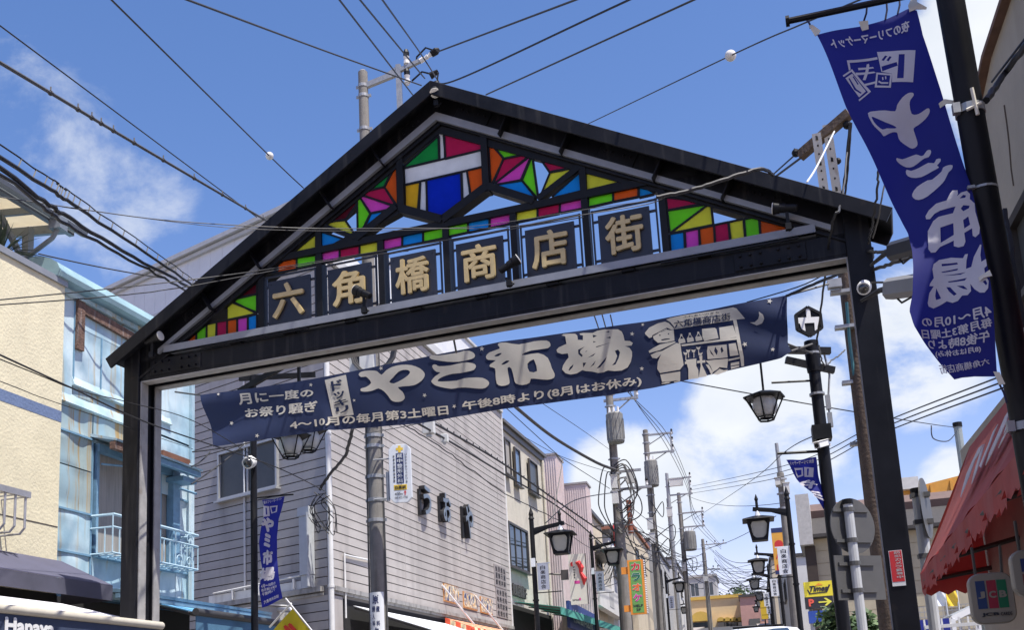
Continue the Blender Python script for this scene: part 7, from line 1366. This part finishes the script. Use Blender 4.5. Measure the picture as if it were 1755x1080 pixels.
cable('heavy beaded service cable across the siding wall', [(640, 672, 18.5), (735, 721, 21), (862, 795, 26), (964, 866, 31), (1050, 925, 35.5)], .022, .02, WIRE, 12, 6, 0, S_, extra=beads); cable('service cable with splice boxes across the siding wall', [(650, 690, 18.5), (762, 752, 21.5), (860, 811, 26), (960, 872, 31), (1040, 940, 35.5)], .020, .02, WIRE, 12, 6, 0, S_); cable('thin wavy service wire across the siding wall', [(655, 706, 18.8), (760, 770, 21.5), (866, 846, 26), (985, 905, 31)], .012, .02, WIRE, 14, 5, .015, S_)
cable('thin wire from the banner corner to the concrete utility pole', [(620, 745, 18.7), (700, 730, 15), (780, 712, 13)], .006, .01, WIREG); cable('bundled drop cable falling behind the banner to the corner of the siding building', [(604, 735, 18.5), (592, 780, 19.5), (566, 812, 20.5), (548, 840, 20.8)], .030, 0, WIRE, 8, 6, .01, S_)
for px, py, d, s_, lab in ((735, 733, 20.8, .20, 'larger grey splice box on the service cable'), (762, 752, 21.5, .13, 'smaller grey splice box on the service cable')):
    c = AD(px, py, d); b = MB(); b.cbox(c, s_*1.1, s_*.7, s_*1.3); b.cbox(c-V(0, 0, s_*.8), s_*.5, s_*.4, s_*.3); tag(b.build('splice_box', BOXG, None, bevel=.01), lab, 'cable box', 'splice boxes')
c = AD(555, 870, 20.7); b = MB()
for i in range(11): a = V(rnd.uniform(-.2, .15), rnd.uniform(-.1, .1), rnd.uniform(.1, .3)); e = V(rnd.uniform(-.25, .2), rnd.uniform(-.1, .1), rnd.uniform(-.5, -.1)); b.tube(spline([c+a, c+(a+e)/2+V(rnd.uniform(-.2, .2), 0, .05), c+e+V(.05, 0, -.08), c+e+V(rnd.uniform(-.15, .15), 0, .05)], 5), .009, 5)
tag(b.build('cable_tangle', WIRE, None), 'tangle of black drop wires at the corner of the siding building', 'cable', None)
def spiral(b, path):
    for i in range(len(path)-1):
        for j in range(4): p = path[i].lerp(path[i+1], j/4); d = (path[i+1]-path[i]).normalized(); b.tube([p-d*.02, p+d*.02], .045, 6)
cable('thick grey spiral wrapped cable hanging to the transformer pole', [(872, 688, 26), (946, 748, 30), (1020, 792, 34), (1056, 806, 35.8)], .036, .04, WIREG, 12, 7, 0, 'overhead wires', extra=spiral)
cable('thin wire beside the spiral cable reaching the strand crossing', [(868, 700, 25), (950, 775, 28.5), (965, 787, 29), (1045, 838, 35)], .010, .01); cable('thin wire with a white ball under the middle of the banner', [(930, 692, 20), (1003, 741, 24), (1046, 772, 34)], .006, .01); cable('thin messenger wire over the beige building roof', [(900, 750, 30), (965, 784, 29.2), (1045, 810, 35)], .008, .02)
cable('guy wire dropping to the first left street lamp', [(965, 786, 29), (947, 890, 27)], .012, 0, WIREG); cable('black wire from the first left lamp up to the transformer pole', [(935, 897, 26), (985, 858, 29), (1050, 845, 35.5)], .014, -.12, WIRE)
cable('wire from the first left lamp to the second', [(958, 900, 26), (1012, 940, 35)], .008, .05)
# the three lines that run over the poles of the left row
T3 = 'power lines over the receding poles'
for k in range(3):
    o = (0, 7, 14)[k]
    cable(('upper', 'middle', 'lower')[k]+' power line running along the receding poles', [(1018+o*2, 540, 22), (1066+o, 660+k*6, 36), (1140-k*0+2, 742+k*11, 50), (1178, 822+k*8, 64), (1192, 880+k*9, 67), (1236, 936+k*3, 91)], .014, .02, WIRE, 8, 5, 0, T3)
R3 = 'wires to the upper right'
for k in range(3): cable(('upper', 'middle', 'lower')[k]+' of three wires from the far poles to behind the gate post', [(1186, 834+k*6, 64), (1340, 800+k*9, 30), (1500, 730+k*9, 18), (1760, 628+k*11, 10)], .010, .02, WIRE, 8, 5, 0, R3)
cable('wire rising from the far poles to the left end of the small slanted flag', [(1190, 890, 64), (1280, 830, 30), (1345, 775, 20), (1400, 745, 12.5)], .008, .02); cable('wire between the banner and the steel mast', [(1160, 652, 13.5), (1410, 697, 12.5), (1600, 728, 18), (1642, 733, 24)], .007, .02)
cable('slack black loop near the steel mast', [(1596, 730, 18), (1600, 752, 18), (1625, 756, 20), (1640, 740, 23.5)], .010, .03)
cable('wire from the far pole across to the second right lamp', [(1186, 942, 66), (1330, 885, 34)], .012, .3); cable('wire from the switch pole to the slim right pole', [(1178, 850, 62), (1345, 862, 31)], .010, .3)
for i in range(34):                                       # tangle of service wires among the far poles
    a = rnd.choice([(1057, rnd.uniform(840, 960), 36), (1118, rnd.uniform(850, 980), 50), (1150, rnd.uniform(860, 990), 62), (1171, rnd.uniform(900, 1000), 66)]); c = rnd.choice([(1118, rnd.uniform(860, 990), 50), (1171, rnd.uniform(900, 1000), 66), (1208, rnd.uniform(940, 1010), 90), (1206, rnd.uniform(960, 1010), 90)])
    if a[0] < c[0]: cable('sagging service wire among the crowded utility poles', [a, c], rnd.choice((.012, .018, .024)), rnd.uniform(.2, .9), WIRE, 12, 5, 0, 'sagging service wires among the poles')
for i in range(26): cable('long wire fanning from the farthest pole to the right lamps', [(1206+rnd.uniform(0, 30), rnd.uniform(930, 1000), 90), (1330+rnd.uniform(-30, 20), rnd.uniform(945, 1030), rnd.uniform(38, 70))], rnd.choice((.012, .018)), rnd.uniform(.2, 1.0), WIRE, 12, 5, 0, 'wires fanning across the far street')
for i in range(7): cable('short drop wire from the poles to the left shop fronts', [rnd.choice([(1062, rnd.uniform(860, 930), 36), (1119, rnd.uniform(900, 960), 50)]), (rnd.uniform(1000, 1050), rnd.uniform(960, 1010), 38)], .014, rnd.uniform(.1, .4), WIRE, 10, 5, 0, 'drop wires to the left shops')
# looped jumper cables on the transformer pole
c0 = V(q2_.x, q2_.y, 0)
for i in range(9):
    z0 = ZV(q2_, rnd.uniform(790, 850)); z1 = ZV(q2_, rnd.uniform(860, 920)); dx = rnd.uniform(.35, .9)*rnd.choice((1, 1, 1, -1))
    b = MB(); b.tube(spline([c0+V(0, -.22, z0), c0+V(dx*.6, -.3, z0+.12), c0+V(dx, -.3, (z0+z1)/2+.2), c0+V(dx*.95, -.3, (z0+z1)/2-.3), c0+V(dx*.3, -.25, z1), c0+V(0, -.22, z1+.1)]), .020, 5); tag(b.build('jumper_cable', rnd.choice((WIRE, WIREG)), None), 'looped jumper cable hanging on the transformer pole below the banner', 'cable', 'jumper cables on the transformer pole')
for i in range(7):
    qq, yr, nm = ((q3_, (860, 960), 'second'), (q5_, (915, 985), 'finned transformer'))[i % 2]; z0 = ZV(qq, rnd.uniform(*yr)); z1 = ZV(qq, rnd.uniform(*yr)); dx = rnd.uniform(.4, 1.1)*rnd.choice((1, 1, -1))
    b = MB(); b.tube(spline([V(qq.x, qq.y-.22, z0), V(qq.x+dx, qq.y-.3, (z0+z1)/2+.3), V(qq.x+dx*.9, qq.y-.3, (z0+z1)/2-.4), V(qq.x, qq.y-.22, z1)]), .022, 5); tag(b.build('jumper_cable', WIRE, None), 'looped jumper cable on the %s pole of the receding row' % nm, 'cable', 'jumper cables on the %s pole' % nm)
b = MB(); za = ZV(q2_, 918); zb = ZV(q2_, 862); xx = AD(1082, 890, 36).x; b.tube([V(xx, q2_.y-.2, za), V(xx, q2_.y-.2, zb)], .085, 10)
for k in range(5): b.tube([V(xx, q2_.y-.2, za+(zb-za)*(k+.2)/5), V(xx, q2_.y-.2, za+(zb-za)*(k+.32)/5)], .10, 10, 1)
b.bar(V(xx, q2_.y-.2, za+.3), V(q2_.x, q2_.y, za+.3), .05, .05, mi=1); b.build('red_cable_tube', [mat('red brown tube', (.26, .07, .03), .6, 0, .2, 4), STEEL], u2)
# cables around the right end of the gate
G_ = 'cables around the right gate post'
cable('twisted black cable hanging past the right end of the gate to the emblem lamp', [(1452, 258, 12.6), (1445, 332, 11.2), (1438, 358, 9.2), (1427, 380, 9.3), (1418, 440, 10), (1408, 520, 11.2), (1399, 592, 11.9)], .011, 0, WIRE, 8, 5, .006, G_); cable('black drop cable right of the pale steel extension', [(1456, 215, 12.5), (1448, 300, 12.6), (1440, 350, 12.8)], .014, .0, WIRE, 8, 5, .004, G_); cable('second black drop cable right of the pale steel extension', [(1459, 210, 12.5), (1452, 300, 12.6), (1446, 350, 12.8)], .012, .0, WIRE, 8, 5, .004, G_)
cable('wavy cable under the large flag to the right post', [(1506, 288, 8.9), (1503, 330, 8.9), (1497, 372, 9), (1492, 400, 9.4), (1488, 418, 9.6)], .010, 0, WIRE, 8, 5, .006, G_); cable('thin cable beside the wavy one under the large flag', [(1517, 308, 8.9), (1508, 360, 8.9), (1496, 408, 9.4)], .007, 0, WIREG, 8, 5, .003, G_)
cable('pale guy wire from the crossarm down to the gate roof', [(1430, 225, 12.6), (1400, 285, 11), (1383, 312, 9.6)], .009, 0, SGW, 6, 5, 0, G_); cable('upper black wire from the crossarm insulator to behind the gate roof', [(1365, 263, 12.9), (1326, 298, 14)], .010, 0, WIRE, 6, 5, 0, G_); cable('lower black wire from the crossarm to behind the gate roof', [(1373, 270, 12.9), (1330, 302, 14)], .014, 0, WIRE, 6, 5, 0, G_)
cable('black cable from the right post to the dark closure box', [(1486, 430, 9.7), (1505, 432, 9), (1530, 428, 8.2)], .014, .02, WIRE, 8, 5, .004, G_); cable('black bundled cable from the right post behind the large flag', [(1489, 466, 9.8), (1520, 455, 9), (1562, 440, 8)], .016, .01, WIRE, 8, 6, .006, G_); cable('thin cable from the post to the long pale closure box', [(1489, 484, 9.8), (1522, 484, 8)], .009, .0, WIRE, 6, 5, 0, G_); cable('black cable from the gate beam to the right end of the banner', [(1446, 466, 10.2), (1400, 485, 11), (1348, 507, 11.6)], .016, .0, WIRE, 8, 5, .003, G_); cable('wire from behind the gate beam to the top edge of the banner', [(1440, 452, 11), (1380, 487, 11.5), (1280, 518, 12)], .007, .0, WIRE, 6, 5, 0, G_)
cable('tangled cable between the wooden pole and the emblem lamp post', [(1448, 600, 12.9), (1430, 615, 12.4), (1412, 625, 12.0), (1404, 592, 12)], .009, .08, WIREG, 8, 5, .008, G_)
cable('thick black cable on the near plaster wall', [(1775, 55, 4.8), (1722, 125, 5.6), (1690, 172, 4.75)], .016, .01, WIRE, 8, 6, .004, None); cable('second thin cable beside the thick one on the near plaster wall', [(1775, 42, 4.9), (1700, 140, 5.8)], .006, .0, WIRE, 6, 5, 0, None); cable('black cable hanging along the near black pole', [(1722, 360, 5.2), (1735, 440, 5.0), (1755, 560, 4.9)], .014, .0, WIRE, 8, 5, .004, None)
